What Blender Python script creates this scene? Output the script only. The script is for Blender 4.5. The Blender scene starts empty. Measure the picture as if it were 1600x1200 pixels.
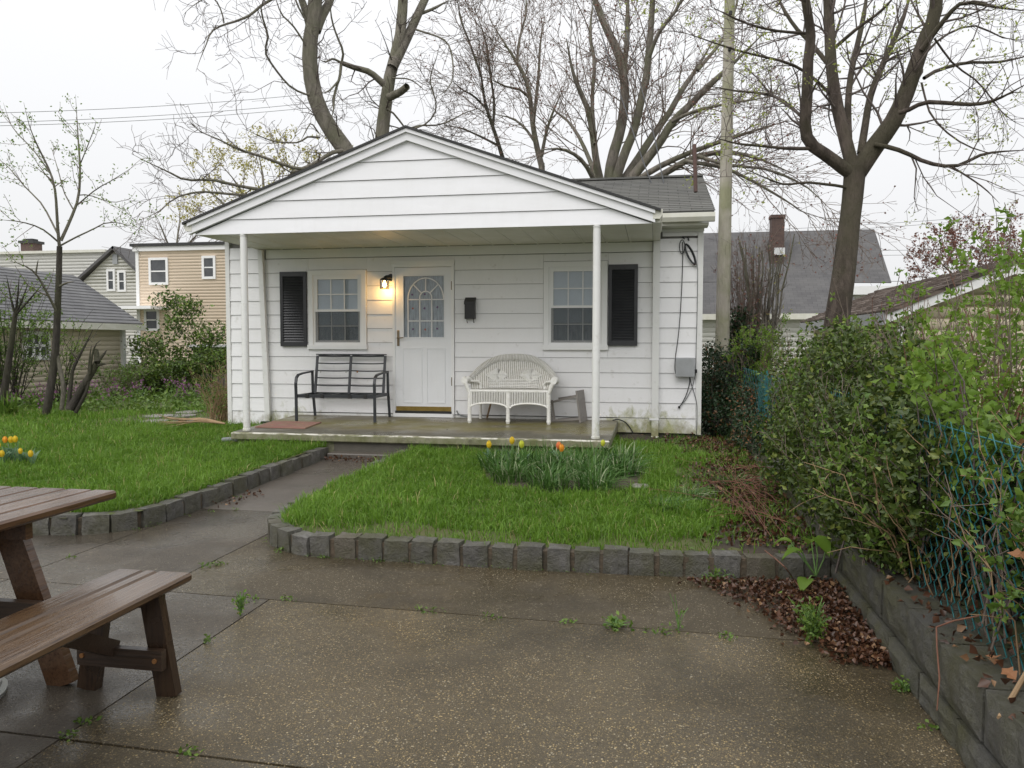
import bpy, math, random
import numpy as np
from math import sin, cos, pi, radians, sqrt

random.seed(7)
SC = bpy.context.scene
COL = SC.collection

# ------------------------------------------------------------------ camera
CAM_F, CAM_PITCH, CAM_ROLL, CAM_YAW = 1226.48, 0.0530, 0.001, 0.18
CAM_POS = np.array([6.276, -10.784, 1.064])
_F = np.array([-sin(CAM_YAW) * cos(CAM_PITCH), cos(CAM_YAW) * cos(CAM_PITCH), -sin(CAM_PITCH)])
_R0 = np.array([cos(CAM_YAW), sin(CAM_YAW), 0.0])
_U0 = np.cross(_R0, _F)
_R = _R0 * cos(CAM_ROLL) + _U0 * sin(CAM_ROLL)
_U = -_R0 * sin(CAM_ROLL) + _U0 * cos(CAM_ROLL)
from mathutils import Matrix, Vector
cam_data = bpy.data.cameras.new('camera')
cam = bpy.data.objects.new('camera', cam_data)
COL.objects.link(cam)
cam_data.sensor_width = 36.0
cam_data.sensor_fit = 'HORIZONTAL'
cam_data.lens = 36.0 * CAM_F / 1600.0
cam_data.clip_start = 0.05
cam_data.clip_end = 1500.0
M4 = Matrix.Identity(4)
for i in range(3):
    M4[i][0], M4[i][1], M4[i][2], M4[i][3] = _R[i], _U[i], -_F[i], CAM_POS[i]
cam.matrix_world = M4
SC.camera = cam

# ------------------------------------------------------------------ light
SUN_EL, SUN_AZ = radians(52), radians(200)      # soft overcast sun, from behind the camera
world = bpy.data.worlds.new('World')
SC.world = world
world.use_nodes = True
wt = world.node_tree
wt.nodes.clear()
w_out = wt.nodes.new('ShaderNodeOutputWorld')
w_bg = wt.nodes.new('ShaderNodeBackground')
w_sky = wt.nodes.new('ShaderNodeTexSky')
w_sky.sky_type = 'NISHITA'
w_sky.sun_disc = False
w_sky.sun_elevation = SUN_EL
w_sky.sun_rotation = SUN_AZ
w_sky.air_density = 1.0
w_sky.dust_density = 6.0
w_mixc = wt.nodes.new('ShaderNodeMix')
w_mixc.data_type = 'RGBA'
w_mixc.inputs['Factor'].default_value = 0.93
w_tc = wt.nodes.new('ShaderNodeTexCoord')
w_sep = wt.nodes.new('ShaderNodeSeparateXYZ')
w_ramp = wt.nodes.new('ShaderNodeMapRange')       # an overcast sky is brighter overhead than at the horizon
w_ramp.inputs['From Min'].default_value = 0.0
w_ramp.inputs['From Max'].default_value = 1.0
w_ramp.inputs['To Min'].default_value = 7.7
w_ramp.inputs['To Max'].default_value = 12.5
w_comb = wt.nodes.new('ShaderNodeVectorMath')
w_comb.operation = 'SCALE'
w_comb.inputs[0].default_value = (1.0, 1.004, 1.018)
wt.links.new(w_tc.outputs['Generated'], w_sep.inputs[0])
wt.links.new(w_sep.outputs['Z'], w_ramp.inputs['Value'])
wt.links.new(w_ramp.outputs['Result'], w_comb.inputs['Scale'])
wt.links.new(w_sky.outputs['Color'], w_mixc.inputs['A'])
wt.links.new(w_comb.outputs['Vector'], w_mixc.inputs['B'])
wt.links.new(w_mixc.outputs['Result'], w_bg.inputs['Color'])
w_bg.inputs['Strength'].default_value = 0.1
wt.links.new(w_bg.outputs[0], w_out.inputs[0])

sun_d = bpy.data.lights.new('sun', 'SUN')
sun = bpy.data.objects.new('sun', sun_d)
COL.objects.link(sun)
sun_d.energy = 1.5
sun_d.angle = radians(50)
sun_d.color = (1.0, 0.99, 0.975)
_sd = Vector((sin(SUN_AZ) * cos(SUN_EL), cos(SUN_AZ) * cos(SUN_EL), sin(SUN_EL)))
sun.rotation_euler = _sd.to_track_quat('Z', 'Y').to_euler()
sun.location = (6, -12, 14)

SC.view_settings.view_transform = 'Standard'
SC.view_settings.look = 'None'
SC.view_settings.gamma = 1.0
SC.view_settings.exposure = 0.2
try:
    SC.view_settings.use_curve_mapping = False
except Exception:
    pass
SC.render.engine = 'CYCLES'
SC.cycles.max_bounces = 8
SC.cycles.transparent_max_bounces = 12
SC.cycles.use_denoising = True

# ------------------------------------------------------------------ picture helpers (reading positions off the photograph)
def ray(x, y):
    return _F + _R * (x - 800) / CAM_F - _U * (y - 600) / CAM_F
def at(x, y, D):
    return CAM_POS + ray(x, y) * D
def onY(x, y, Y):
    d = ray(x, y); return CAM_POS + d * (Y - CAM_POS[1]) / d[1]
def onX(x, y, X):
    d = ray(x, y); return CAM_POS + d * (X - CAM_POS[0]) / d[0]
def onZ(x, y, Z):
    d = ray(x, y); return CAM_POS + d * (Z - CAM_POS[2]) / d[2]

Z_PATIO = -0.386

def lawn_z(x, y):
    """height of the turf"""
    base = -0.25 + 0.012 * np.sin(1.7 * x + 0.6) * np.cos(1.3 * y) + 0.01 * np.sin(3.1 * x + 2.2 * y)
    dip = np.clip((-5.52 - y) / .22, 0, 1) * .03 * (np.asarray(x) > 3.3)          # the turf is worn down along the front kerb
    return base + 0.035 * np.clip((y + 5.8) / 4.0, 0, 1) - dip

# ------------------------------------------------------------------ object helpers
def tag(o, label=None, cat=None, group=None, kind=None):
    if label: o['label'] = label
    if cat: o['category'] = cat
    if group: o['group'] = group
    if kind: o['kind'] = kind
    return o

def thing(name, loc, label, cat, group=None):
    o = bpy.data.objects.new(name, None)
    COL.objects.link(o)
    o.empty_display_size = 0.1
    o.location = Vector([float(v) for v in loc])
    return tag(o, label, cat, group)

def origin(o):
    v = np.zeros(3)
    while o is not None:
        v += np.array(o.location)
        o = o.parent
    return v

def link_mesh(name, me, mat=None, parent=None):
    o = bpy.data.objects.new(name, me)
    COL.objects.link(o)
    if mat is not None and len(me.materials) == 0:
        me.materials.append(mat)
    if parent is not None:
        o.parent = parent
    return o

def np_mesh(name, verts, faces, mat, parent=None, tint=None, smooth=False, local=False):
    """verts (N,3) in world coordinates; faces: list of (M,k) index arrays"""
    verts = np.asarray(verts, dtype=np.float64)
    if parent is not None and not local:
        verts = verts - origin(parent)
    me = bpy.data.meshes.new(name)
    loops, starts, n = [], [], 0
    for f in faces:
        f = np.asarray(f, dtype=np.int32)
        if f.size == 0: continue
        k = f.shape[1]
        loops.append(f.ravel())
        starts.append(n + k * np.arange(len(f), dtype=np.int32))
        n += f.size
    loops = np.concatenate(loops); starts = np.concatenate(starts).astype(np.int32)
    me.vertices.add(len(verts)); me.vertices.foreach_set('co', verts.astype(np.float32).ravel())
    me.loops.add(len(loops)); me.loops.foreach_set('vertex_index', loops)
    me.polygons.add(len(starts)); me.polygons.foreach_set('loop_start', starts)
    if smooth:
        me.polygons.foreach_set('use_smooth', np.ones(len(starts), dtype=bool))
    if tint is not None:
        at_ = me.attributes.new('tint', 'FLOAT', 'POINT')
        at_.data.foreach_set('value', np.asarray(tint, dtype=np.float32))
    me.update(calc_edges=True)
    me.validate()
    return link_mesh(name, me, mat, parent)

class MB:
    """collects simple solids; build() links them as ONE mesh"""
    def __init__(s):
        s.v, s.f = [], []
    def add(s, vs, fs):
        n = len(s.v)
        s.v.extend([tuple(float(c) for c in v) for v in vs])
        s.f.extend([tuple(n + i for i in f) for f in fs])
        return s
    def box(s, x0, x1, y0, y1, z0, z1):
        vs = [(x0, y0, z0), (x1, y0, z0), (x1, y1, z0), (x0, y1, z0), (x0, y0, z1), (x1, y0, z1), (x1, y1, z1), (x0, y1, z1)]
        return s.add(vs, [(0, 3, 2, 1), (4, 5, 6, 7), (0, 1, 5, 4), (1, 2, 6, 5), (2, 3, 7, 6), (3, 0, 4, 7)])
    def cbox(s, x0, x1, y0, y1, z0, z1, c):
        """box with chamfered long edges all round"""
        c = min(c, (x1 - x0) * .45, (y1 - y0) * .45, (z1 - z0) * .45)
        vs, idx = [], {}
        for ix, (xo, xi) in enumerate(((x0, x0 + c), (x1, x1 - c))):
            for iy, (yo, yi) in enumerate(((y0, y0 + c), (y1, y1 - c))):
                for iz, (zo, zi) in enumerate(((z0, z0 + c), (z1, z1 - c))):
                    for a, p in enumerate(((xo, yi, zi), (xi, yo, zi), (xi, yi, zo))):
                        idx[(ix, iy, iz, a)] = len(vs); vs.append(p)
        g = lambda ix, iy, iz, a: idx[(ix, iy, iz, a)]
        fs = []
        for t in (0, 1):
            q = [(t, 0, 0, 0), (t, 1, 0, 0), (t, 1, 1, 0), (t, 0, 1, 0)]
            fs.append([g(*k) for k in (q if t else q[::-1])])
            q = [(0, t, 0, 1), (1, t, 0, 1), (1, t, 1, 1), (0, t, 1, 1)]
            fs.append([g(*k) for k in (q[::-1] if t else q)])
            q = [(0, 0, t, 2), (1, 0, t, 2), (1, 1, t, 2), (0, 1, t, 2)]
            fs.append([g(*k) for k in (q if t else q[::-1])])
        for u in (0, 1):
            for w in (0, 1):
                q = [g(u, w, 0, 0), g(u, w, 1, 0), g(u, w, 1, 1), g(u, w, 0, 1)]
                fs.append(q if (u ^ w) else q[::-1])
                q = [g(0, u, w, 1), g(1, u, w, 1), g(1, u, w, 2), g(0, u, w, 2)]
                fs.append(q if (u ^ w) else q[::-1])
                q = [g(u, 0, w, 0), g(u, 1, w, 0), g(u, 1, w, 2), g(u, 0, w, 2)]
                fs.append(q[::-1] if (u ^ w) else q)
        for ix in (0, 1):
            for iy in (0, 1):
                for iz in (0, 1):
                    q = [g(ix, iy, iz, 0), g(ix, iy, iz, 1), g(ix, iy, iz, 2)]
                    fs.append(q if (ix ^ iy ^ iz) else q[::-1])
        return s.add(vs, fs)
    def prism(s, poly, axis, a, b):
        """polygon (2D points) extruded along an axis from a to b"""
        n = len(poly)
        def P(u, v, w):
            return {'x': (w, u, v), 'y': (u, w, v), 'z': (u, v, w)}[axis]
        vs = [P(u, v, a) for u, v in poly] + [P(u, v, b) for u, v in poly]
        fs = [tuple(range(n)), tuple(range(2 * n - 1, n - 1, -1))]
        fs += [(i, i + n, (i + 1) % n + n, (i + 1) % n) for i in range(n)]
        return s.add(vs, fs)
    def tube(s, pts, r, k=8, caps=True):
        pts = [np.array(p, float) for p in pts]
        n = len(pts)
        rs = r if hasattr(r, '__len__') else [r] * n
        t0 = pts[-1] - pts[0]
        if np.linalg.norm(t0) < 1e-6: t0 = pts[1] - pts[0]
        ref = np.eye(3)[int(np.argmin(np.abs(t0)))]
        vs = []
        for i in range(n):
            t = pts[min(i + 1, n - 1)] - pts[max(i - 1, 0)]
            t = t / (np.linalg.norm(t) + 1e-9)
            a = np.cross(t, ref)
            if np.linalg.norm(a) < 1e-3: a = np.cross(t, np.eye(3)[(int(np.argmin(np.abs(t0))) + 1) % 3])
            a /= np.linalg.norm(a)
            b = np.cross(t, a)
            for j in range(k):
                an = 2 * pi * j / k
                vs.append(pts[i] + rs[i] * (a * cos(an) + b * sin(an)))
        fs = []
        for i in range(n - 1):
            for j in range(k):
                j2 = (j + 1) % k
                fs.append((i * k + j, i * k + j2, (i + 1) * k + j2, (i + 1) * k + j))
        if caps:
            fs.append(tuple(range(k - 1, -1, -1)))
            fs.append(tuple((n - 1) * k + j for j in range(k)))
        return s.add(vs, fs)
    def bar(s, p0, p1, w, h, up=(0, 0, 1)):
        """rectangular bar from p0 to p1, w wide, h along up"""
        p0, p1, up = np.array(p0, float), np.array(p1, float), np.array(up, float)
        t = p1 - p0; t /= np.linalg.norm(t)
        a = np.cross(t, up); a /= np.linalg.norm(a)
        b = np.cross(a, t)
        vs = []
        for p in (p0, p1):
            for sa, sb in ((-1, -1), (1, -1), (1, 1), (-1, 1)):
                vs.append(p + a * sa * w / 2 + b * sb * h / 2)
        return s.add(vs, [(0, 1, 2, 3), (7, 6, 5, 4), (0, 4, 5, 1), (1, 5, 6, 2), (2, 6, 7, 3), (3, 7, 4, 0)])
    def lathe(s, prof, cx, cy, k=16):
        """prof: list of (radius, z)"""
        vs = []
        for r, z in prof:
            for j in range(k):
                vs.append((cx + r * cos(2 * pi * j / k), cy + r * sin(2 * pi * j / k), z))
        fs = []
        for i in range(len(prof) - 1):
            for j in range(k):
                j2 = (j + 1) % k
                fs.append((i * k + j, i * k + j2, (i + 1) * k + j2, (i + 1) * k + j))
        fs.append(tuple(range(k - 1, -1, -1))); fs.append(tuple((len(prof) - 1) * k + j for j in range(k)))
        return s.add(vs, fs)
    def build(s, name, mat, parent=None, smooth=False, local=False):
        me = bpy.data.meshes.new(name)
        off = np.zeros(3) if (parent is None or local) else origin(parent)
        me.from_pydata([(v[0] - off[0], v[1] - off[1], v[2] - off[2]) for v in s.v], [], s.f)
        if smooth:
            for p in me.polygons: p.use_smooth = True
            try:
                me.set_sharp_from_angle(angle=radians(40))
            except Exception:
                pass
        me.update()
        return link_mesh(name, me, mat, parent)

def fix_normals(o):
    import bmesh
    bm = bmesh.new(); bm.from_mesh(o.data)
    bmesh.ops.recalc_face_normals(bm, faces=bm.faces)
    bm.to_mesh(o.data); bm.free()
    return o

def copy_tree(o, parent=None, label=None):
    c = o.copy(); COL.objects.link(c)
    if parent is not None: c.parent = parent
    if label: c['label'] = label
    for ch in list(o.children): copy_tree(ch, c)
    return c

# many tubes at once: lines = list of (n,4) arrays x y z r
def tubes_np(lines, k=3):
    groups = {}
    for L in lines: groups.setdefault(len(L), []).append(L)
    V, Fq, n0 = [], [], 0
    for n, G in groups.items():
        A = np.array(G, dtype=np.float64)
        P, r = A[:, :, :3], A[:, :, 3]
        T = np.empty_like(P)
        T[:, 1:-1] = P[:, 2:] - P[:, :-2]; T[:, 0] = P[:, 1] - P[:, 0]; T[:, -1] = P[:, -1] - P[:, -2]
        T /= np.linalg.norm(T, axis=2, keepdims=True) + 1e-9
        ch = np.abs(P[:, -1] - P[:, 0])
        ref = np.eye(3)[np.argmin(ch, axis=1)][:, None, :]
        a = np.cross(T, np.broadcast_to(ref, T.shape)); a /= np.linalg.norm(a, axis=2, keepdims=True) + 1e-9
        b = np.cross(T, a)
        an = 2 * pi * np.arange(k) / k
        ring = P[:, :, None, :] + r[:, :, None, None] * (a[:, :, None, :] * np.cos(an)[None, None, :, None] + b[:, :, None, :] * np.sin(an)[None, None, :, None])
        m = len(G)
        V.append(ring.reshape(-1, 3))
        idx = n0 + np.arange(m * n * k).reshape(m, n, k)
        j2 = (np.arange(k) + 1) % k
        q = np.stack([idx[:, :-1, :], idx[:, :-1][:, :, j2], idx[:, 1:][:, :, j2], idx[:, 1:, :]], axis=-1)
        Fq.append(q.reshape(-1, 4))
        n0 += m * n * k
    return np.concatenate(V), np.concatenate(Fq)

def leaf_cards(P, size, rng, nrm=None, flat=0.0, aspect=0.55, fold=0.25):
    """one folded leaf (two triangles) at every point of P; returns verts, tris, tint"""
    n = len(P)
    d = rng.normal(size=(n, 3))
    if nrm is not None: d = d * (1 - flat) + nrm * flat * 2
    d /= np.linalg.norm(d, axis=1, keepdims=True) + 1e-9
    t = rng.normal(size=(n, 3)); t -= (t * d).sum(1, keepdims=True) * d
    t /= np.linalg.norm(t, axis=1, keepdims=True) + 1e-9
    b = np.cross(d, t)
    L = (size * rng.uniform(.6, 1.35, n))[:, None]
    W = L * aspect
    base = P; tip = P + t * L
    mid = P + t * L * .45
    lft = mid + b * W * .5 + d * W * fold
    rgt = mid - b * W * .5 + d * W * fold
    V = np.stack([base, lft, tip, rgt], axis=1).reshape(-1, 3)
    i = 4 * np.arange(n)[:, None]
    Ft = np.concatenate([i + np.array([[0, 2, 1]]), i + np.array([[0, 3, 2]])])
    tint = np.repeat(rng.uniform(0, 1, n), 4)
    return V, Ft, tint

# ------------------------------------------------------------------ materials
class NT:
    def __init__(s, name):
        s.m = bpy.data.materials.new(name); s.m.use_nodes = True
        s.t = s.m.node_tree; s.t.nodes.clear()
        s.out = s.n('ShaderNodeOutputMaterial')
        s.geo = None
    def n(s, typ, **kw):
        nd = s.t.nodes.new(typ)
        for k, v in kw.items(): setattr(nd, k, v)
        return nd
    def lk(s, a, b): s.t.links.new(a, b)
    def pos(s):
        if s.geo is None: s.geo = s.n('ShaderNodeNewGeometry')
        return s.geo.outputs['Position']
    def mapped(s, scale=(1, 1, 1), src=None):
        mp = s.n('ShaderNodeMapping'); mp.inputs['Scale'].default_value = scale
        s.lk(src or s.pos(), mp.inputs['Vector']); return mp.outputs[0]
    def noise(s, scale, detail=4, rough=.55, vec=None, dist=0):
        nd = s.n('ShaderNodeTexNoise'); nd.inputs['Scale'].default_value = scale
        nd.inputs['Detail'].default_value = detail; nd.inputs['Roughness'].default_value = rough
        nd.inputs['Distortion'].default_value = dist
        s.lk(vec or s.pos(), nd.inputs['Vector']); return nd.outputs['Fac']
    def voro(s, scale, feature='F1', vec=None, out='Distance'):
        nd = s.n('ShaderNodeTexVoronoi'); nd.feature = feature; nd.inputs['Scale'].default_value = scale
        s.lk(vec or s.pos(), nd.inputs['Vector']); return nd.outputs[out]
    def rng(s, x, a, b, c=0., d=1., smooth=False):
        nd = s.n('ShaderNodeMapRange')
        if smooth: nd.interpolation_type = 'SMOOTHSTEP'
        s.lk(x, nd.inputs['Value'])
        for k, v in zip(('From Min', 'From Max', 'To Min', 'To Max'), (a, b, c, d)): nd.inputs[k].default_value = v
        return nd.outputs['Result']
    def math(s, op, a, b=None):
        nd = s.n('ShaderNodeMath', operation=op)
        for i, v in enumerate((a, b)):
            if v is None: continue
            if isinstance(v, (int, float)): nd.inputs[i].default_value = v
            else: s.lk(v, nd.inputs[i])
        return nd.outputs[0]
    def mix(s, f, a, b):
        nd = s.n('ShaderNodeMix'); nd.data_type = 'RGBA'
        for k, v in (('Factor', f), ('A', a), ('B', b)):
            sk = nd.inputs[k]
            if isinstance(v, (int, float)): sk.default_value = v
            elif isinstance(v, tuple): sk.default_value = (*v, 1) if len(v) == 3 else v
            else: s.lk(v, sk)
        return nd.outputs['Result']
    def bsdf(s, color, rough=.6, bump=None, bstr=.3, bdist=.01, spec=.5, metal=0., emis=None, coat=0.):
        p = s.n('ShaderNodeBsdfPrincipled')
        if isinstance(color, tuple): p.inputs['Base Color'].default_value = (*color, 1)
        else: s.lk(color, p.inputs['Base Color'])
        if isinstance(rough, (int, float)): p.inputs['Roughness'].default_value = rough
        else: s.lk(rough, p.inputs['Roughness'])
        p.inputs['Specular IOR Level'].default_value = spec
        p.inputs['Metallic'].default_value = metal
        p.inputs['Coat Weight'].default_value = coat
        if bump is not None:
            b = s.n('ShaderNodeBump'); b.inputs['Strength'].default_value = bstr; b.inputs['Distance'].default_value = bdist
            s.lk(bump, b.inputs['Height']); s.lk(b.outputs[0], p.inputs['Normal'])
        s.lk(p.outputs[0], s.out.inputs[0]); s.p = p
        return s.m
    def xyz(s):
        sp = s.n('ShaderNodeSeparateXYZ'); s.lk(s.pos(), sp.inputs[0]); return sp.outputs

def mk(name, c1, c2=None, scale=4, rough=.6, bump=0., bscale=60, spec=.5, metal=0., lo=.35, hi=.65, stretch=None, detail=5):
    t = NT(name)
    vec = t.mapped(stretch) if stretch else None
    col = c1 if c2 is None else t.mix(t.rng(t.noise(scale, detail, vec=vec), lo, hi), c1, c2)
    bm = t.noise(bscale, 5, vec=vec) if bump else None
    return t.bsdf(col, rough, bm, bump, .01, spec, metal)

def mk_white(name, c=(.83, .83, .835), green=0., rough=.45):
    """painted or vinyl white with faint grime; optional algae towards the splash zone"""
    t = NT(name)
    g = t.rng(t.noise(2.2, 6, .6), .42, .75)
    streak = t.rng(t.noise(5, 4, .6, vec=t.mapped((3, 3, .35))), .5, .8)
    col = t.mix(t.math('MULTIPLY', g, .10), c, (.55, .54, .48))
    col = t.mix(t.math('MULTIPLY', streak, .07), col, (.5, .5, .43))
    oi = t.n('ShaderNodeObjectInfo')
    col = t.mix(t.rng(oi.outputs['Random'], 0, 1, 0, .09), col, (.60, .60, .57))
    if green:
        x, y, z = t.xyz()
        low = t.rng(z, -.2, .42, 1, 0)
        right = t.math('MULTIPLY', t.rng(x, 5.3, 5.75), t.rng(x, 6.9, 6.45, .45, 1))
        left = t.math('MULTIPLY', t.rng(x, .5, .75), t.rng(x, 2.0, 1.2))
        left = t.math('MULTIPLY', left, .75)
        zone = t.math('MULTIPLY', low, t.math('MAXIMUM', right, left))
        patch = t.noise(4.5, 8, .72, vec=t.mapped((1.7, 1, 1.1)), dist=.6)
        m = t.rng(t.math('ADD', t.math('MULTIPLY', zone, .55), patch), .70, .98)
        fine = t.noise(28, 5, .7)
        algae = t.mix(t.rng(fine, .35, .65), (.20, .22, .05), (.42, .41, .20))
        col = t.mix(t.math('MULTIPLY', m, .9), col, algae)
        soil = t.rng(t.math('ADD', t.math('MULTIPLY', t.rng(z, -.18, .1, 1, 0), .35), t.noise(9, 5)), .62, .9)
        col = t.mix(t.math('MULTIPLY', soil, .55), col, (.25, .22, .14))
    hh = t.math('ADD', t.math('MULTIPLY', t.noise(30, 4), .15), t.noise(2.6, 2, .5, vec=t.mapped((1, 1, 2))))
    return t.bsdf(col, rough, hh, .25, .02, .45)

def mk_leaf(name, c1, c2, c3=None, trans=.3, rough=.45):
    t = NT(name)
    a = t.n('ShaderNodeAttribute', attribute_name='tint')
    f = a.outputs['Fac']
    col = t.mix(f, c1, c2)
    if c3: col = t.mix(t.rng(f, .86, .9), col, c3)
    col = t.mix(t.rng(t.noise(1.3, 3), .4, .62, 0, .35), col, c1)
    p = t.n('ShaderNodeBsdfPrincipled')
    t.lk(col, p.inputs['Base Color']); p.inputs['Roughness'].default_value = rough
    p.inputs['Specular IOR Level'].default_value = .35
    tr = t.n('ShaderNodeBsdfTranslucent'); t.lk(col, tr.inputs['Color'])
    mx = t.n('ShaderNodeMixShader'); mx.inputs[0].default_value = trans
    t.lk(p.outputs[0], mx.inputs[1]); t.lk(tr.outputs[0], mx.inputs[2]); t.lk(mx.outputs[0], t.out.inputs[0])
    return t.m

def mk_bark(name, c1, c2, moss=None, scale=6):
    t = NT(name)
    v = t.mapped((1, 1, .25))
    col = t.mix(t.rng(t.noise(scale, 7, .72, vec=v), .42, .58), c1, c2)
    if moss:
        col = t.mix(t.rng(t.noise(1.6, 4), .42, .62, 0, .75), col, moss)
    return t.bsdf(col, .85, t.noise(scale * 4, 6, .75, vec=v), 1., .06, .3)

def mk_glass(name, tint=(.9, .93, .95), dark=0.):
    t = NT(name)
    tr = t.n('ShaderNodeBsdfTransparent'); tr.inputs[0].default_value = (*tint, 1)
    gl = t.n('ShaderNodeBsdfGlossy'); gl.inputs['Roughness'].default_value = .02
    fr = t.n('ShaderNodeFresnel'); fr.inputs[0].default_value = 1.5
    mx = t.n('ShaderNodeMixShader'); t.lk(fr.outputs[0], mx.inputs[0])
    t.lk(tr.outputs[0], mx.inputs[1]); t.lk(gl.outputs[0], mx.inputs[2]); t.lk(mx.outputs[0], t.out.inputs[0])
    return t.m

def mk_screen(name, op=.55):
    t = NT(name)
    tr = t.n('ShaderNodeBsdfTransparent')
    df = t.n('ShaderNodeBsdfDiffuse'); df.inputs[0].default_value = (.05, .055, .055, 1)
    mx = t.n('ShaderNodeMixShader'); mx.inputs[0].default_value = op
    t.lk(tr.outputs[0], mx.inputs[1]); t.lk(df.outputs[0], mx.inputs[2]); t.lk(mx.outputs[0], t.out.inputs[0])
    return t.m

def mk_emit(name, c, s):
    t = NT(name)
    e = t.n('ShaderNodeEmission'); e.inputs[0].default_value = (*c, 1); e.inputs[1].default_value = s
    t.lk(e.outputs[0], t.out.inputs[0]); return t.m

def mk_aggregate(name, base1, base2, peb, seed=0., wet=.5, size=95):
    """wet exposed-aggregate concrete: pebbles of several tones in a dark matrix"""
    t = NT(name)
    wn = t.n('ShaderNodeVectorMath', operation='ADD'); wn.inputs[1].default_value = (seed, seed * .7, 0)
    t.lk(t.pos(), wn.inputs[0]); V = wn.outputs[0]
    jn = t.n('ShaderNodeTexNoise'); jn.inputs['Scale'].default_value = 30; t.lk(V, jn.inputs['Vector'])
    jit = t.n('ShaderNodeVectorMath', operation='MULTIPLY_ADD'); jit.inputs[1].default_value = (.02, .02, .02)
    t.lk(jn.outputs['Color'], jit.inputs[0]); t.lk(V, jit.inputs[2]); VJ = jit.outputs[0]
    d1 = t.voro(size, 'F1', VJ); c1 = t.voro(size, 'F1', VJ, 'Color')
    d2 = t.voro(size * 2.1, 'F1', VJ); c2 = t.voro(size * 2.1, 'F1', VJ, 'Color')
    sp = t.n('ShaderNodeSeparateColor'); t.lk(c1, sp.inputs[0])
    sp2 = t.n('ShaderNodeSeparateColor'); t.lk(c2, sp2.inputs[0])
    wear = t.noise(.62, 5, .6, V); wear2 = t.noise(3.5, 5, .65, V)
    ground = t.mix(t.rng(t.noise(1.3, 6, .65, V), .35, .65), base1, base2)
    ground = t.mix(t.rng(t.noise(45, 4, .7, V), .3, .75, 0, .5), ground, (base2[0] * 1.6, base2[1] * 1.6, base2[2] * 1.6))
    tone = t.mix(sp.outputs[1], (.045, .038, .032), peb)
    tone = t.mix(t.rng(sp.outputs[2], .80, .92), tone, (.42, .36, .25))
    tone2 = t.mix(sp2.outputs[1], (.04, .035, .03), (peb[0] * .75, peb[1] * .75, peb[2] * .75))
    shape1 = t.rng(d1, .30, .42, 1, 0)
    pres1 = t.rng(t.math('ADD', sp.outputs[0], t.math('MULTIPLY', wear, 2.0)), 1.18, 1.50)
    shape2 = t.rng(d2, .30, .45, 1, 0)
    pres2 = t.rng(t.math('ADD', sp2.outputs[0], t.math('MULTIPLY', wear2, 1.1)), .80, 1.05)
    col = t.mix(t.math('MULTIPLY', shape2, pres2), ground, tone2)
    m1 = t.math('MULTIPLY', shape1, pres1)
    col = t.mix(m1, col, tone)
    stain = t.rng(t.noise(.75, 5, .6, V), .45, .62, 0, .6)
    col = t.mix(stain, col, (base1[0] * .45, base1[1] * .45, base1[2] * .45))
    puddle = t.rng(t.noise(1.1, 4, .55, t.mapped((1, 1, 1), V)), .44, .60, smooth=True)
    rough = t.mix(puddle, (.55, .55, .55), (.15, .15, .15))
    h = t.math('ADD', t.math('MULTIPLY', m1, .6), t.math('ADD', t.math('MULTIPLY', t.math('MULTIPLY', shape2, pres2), .3), t.math('MULTIPLY', t.noise(70, 4, .6, V), .5)))
    h = t.math('MULTIPLY', h, t.rng(puddle, 0, 1, 1, .45))
    return t.bsdf(col, rough, h, .9, .008, .38)

def mk_smooth_concrete(name, c1, c2, seed=0., rough=(.2, .45), green=None):
    t = NT(name)
    wn = t.n('ShaderNodeVectorMath', operation='ADD'); wn.inputs[1].default_value = (seed, seed * .6, seed * .3)
    t.lk(t.pos(), wn.inputs[0]); V = wn.outputs[0]
    col = t.mix(t.rng(t.noise(1.5, 7, .65, V), .36, .64), c1, c2)
    col = t.mix(t.rng(t.noise(60, 4, .7, V), .35, .75, 0, .5), col, (c2[0] * 1.7, c2[1] * 1.7, c2[2] * 1.7))
    col = t.mix(t.rng(t.noise(6, 6, .7, V), .55, .8, 0, .6), col, (c1[0] * .45, c1[1] * .45, c1[2] * .42))
    if green: col = t.mix(t.rng(t.noise(2.1, 6, .65, V), .42, .66, 0, .8), col, green)
    rg = t.mix(t.rng(t.noise(1.0, 4, .6, V), .42, .6), (rough[1],) * 3, (rough[0],) * 3)
    return t.bsdf(col, rg, t.noise(90, 5, .7, V), .45, .004, .5)

def mk_stone(name, c1, c2, seed=0., rough=.5, moss=0.):
    t = NT(name)
    oi = t.n('ShaderNodeObjectInfo')
    col = t.mix(t.rng(t.noise(14, 6, .7), .35, .65), c1, c2)
    col = t.mix(t.rng(oi.outputs['Random'], 0, 1, 0, .5), col, (c1[0] * .55, c1[1] * .55, c1[2] * .55))
    col = t.mix(t.rng(oi.outputs['Random'], .975, .98, 0, .45), col, (.20, .16, .12))
    if moss:
        x, y, z = t.xyz()
        col = t.mix(t.math('MULTIPLY', t.rng(t.noise(3.2, 7, .72), .38, .62), moss), col, (.078, .076, .030))
    h = t.math('ADD', t.noise(22, 8, .75), t.math('MULTIPLY', t.noise(140, 3), .25))
    return t.bsdf(col, rough, h, 1., .035, .5)

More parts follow.
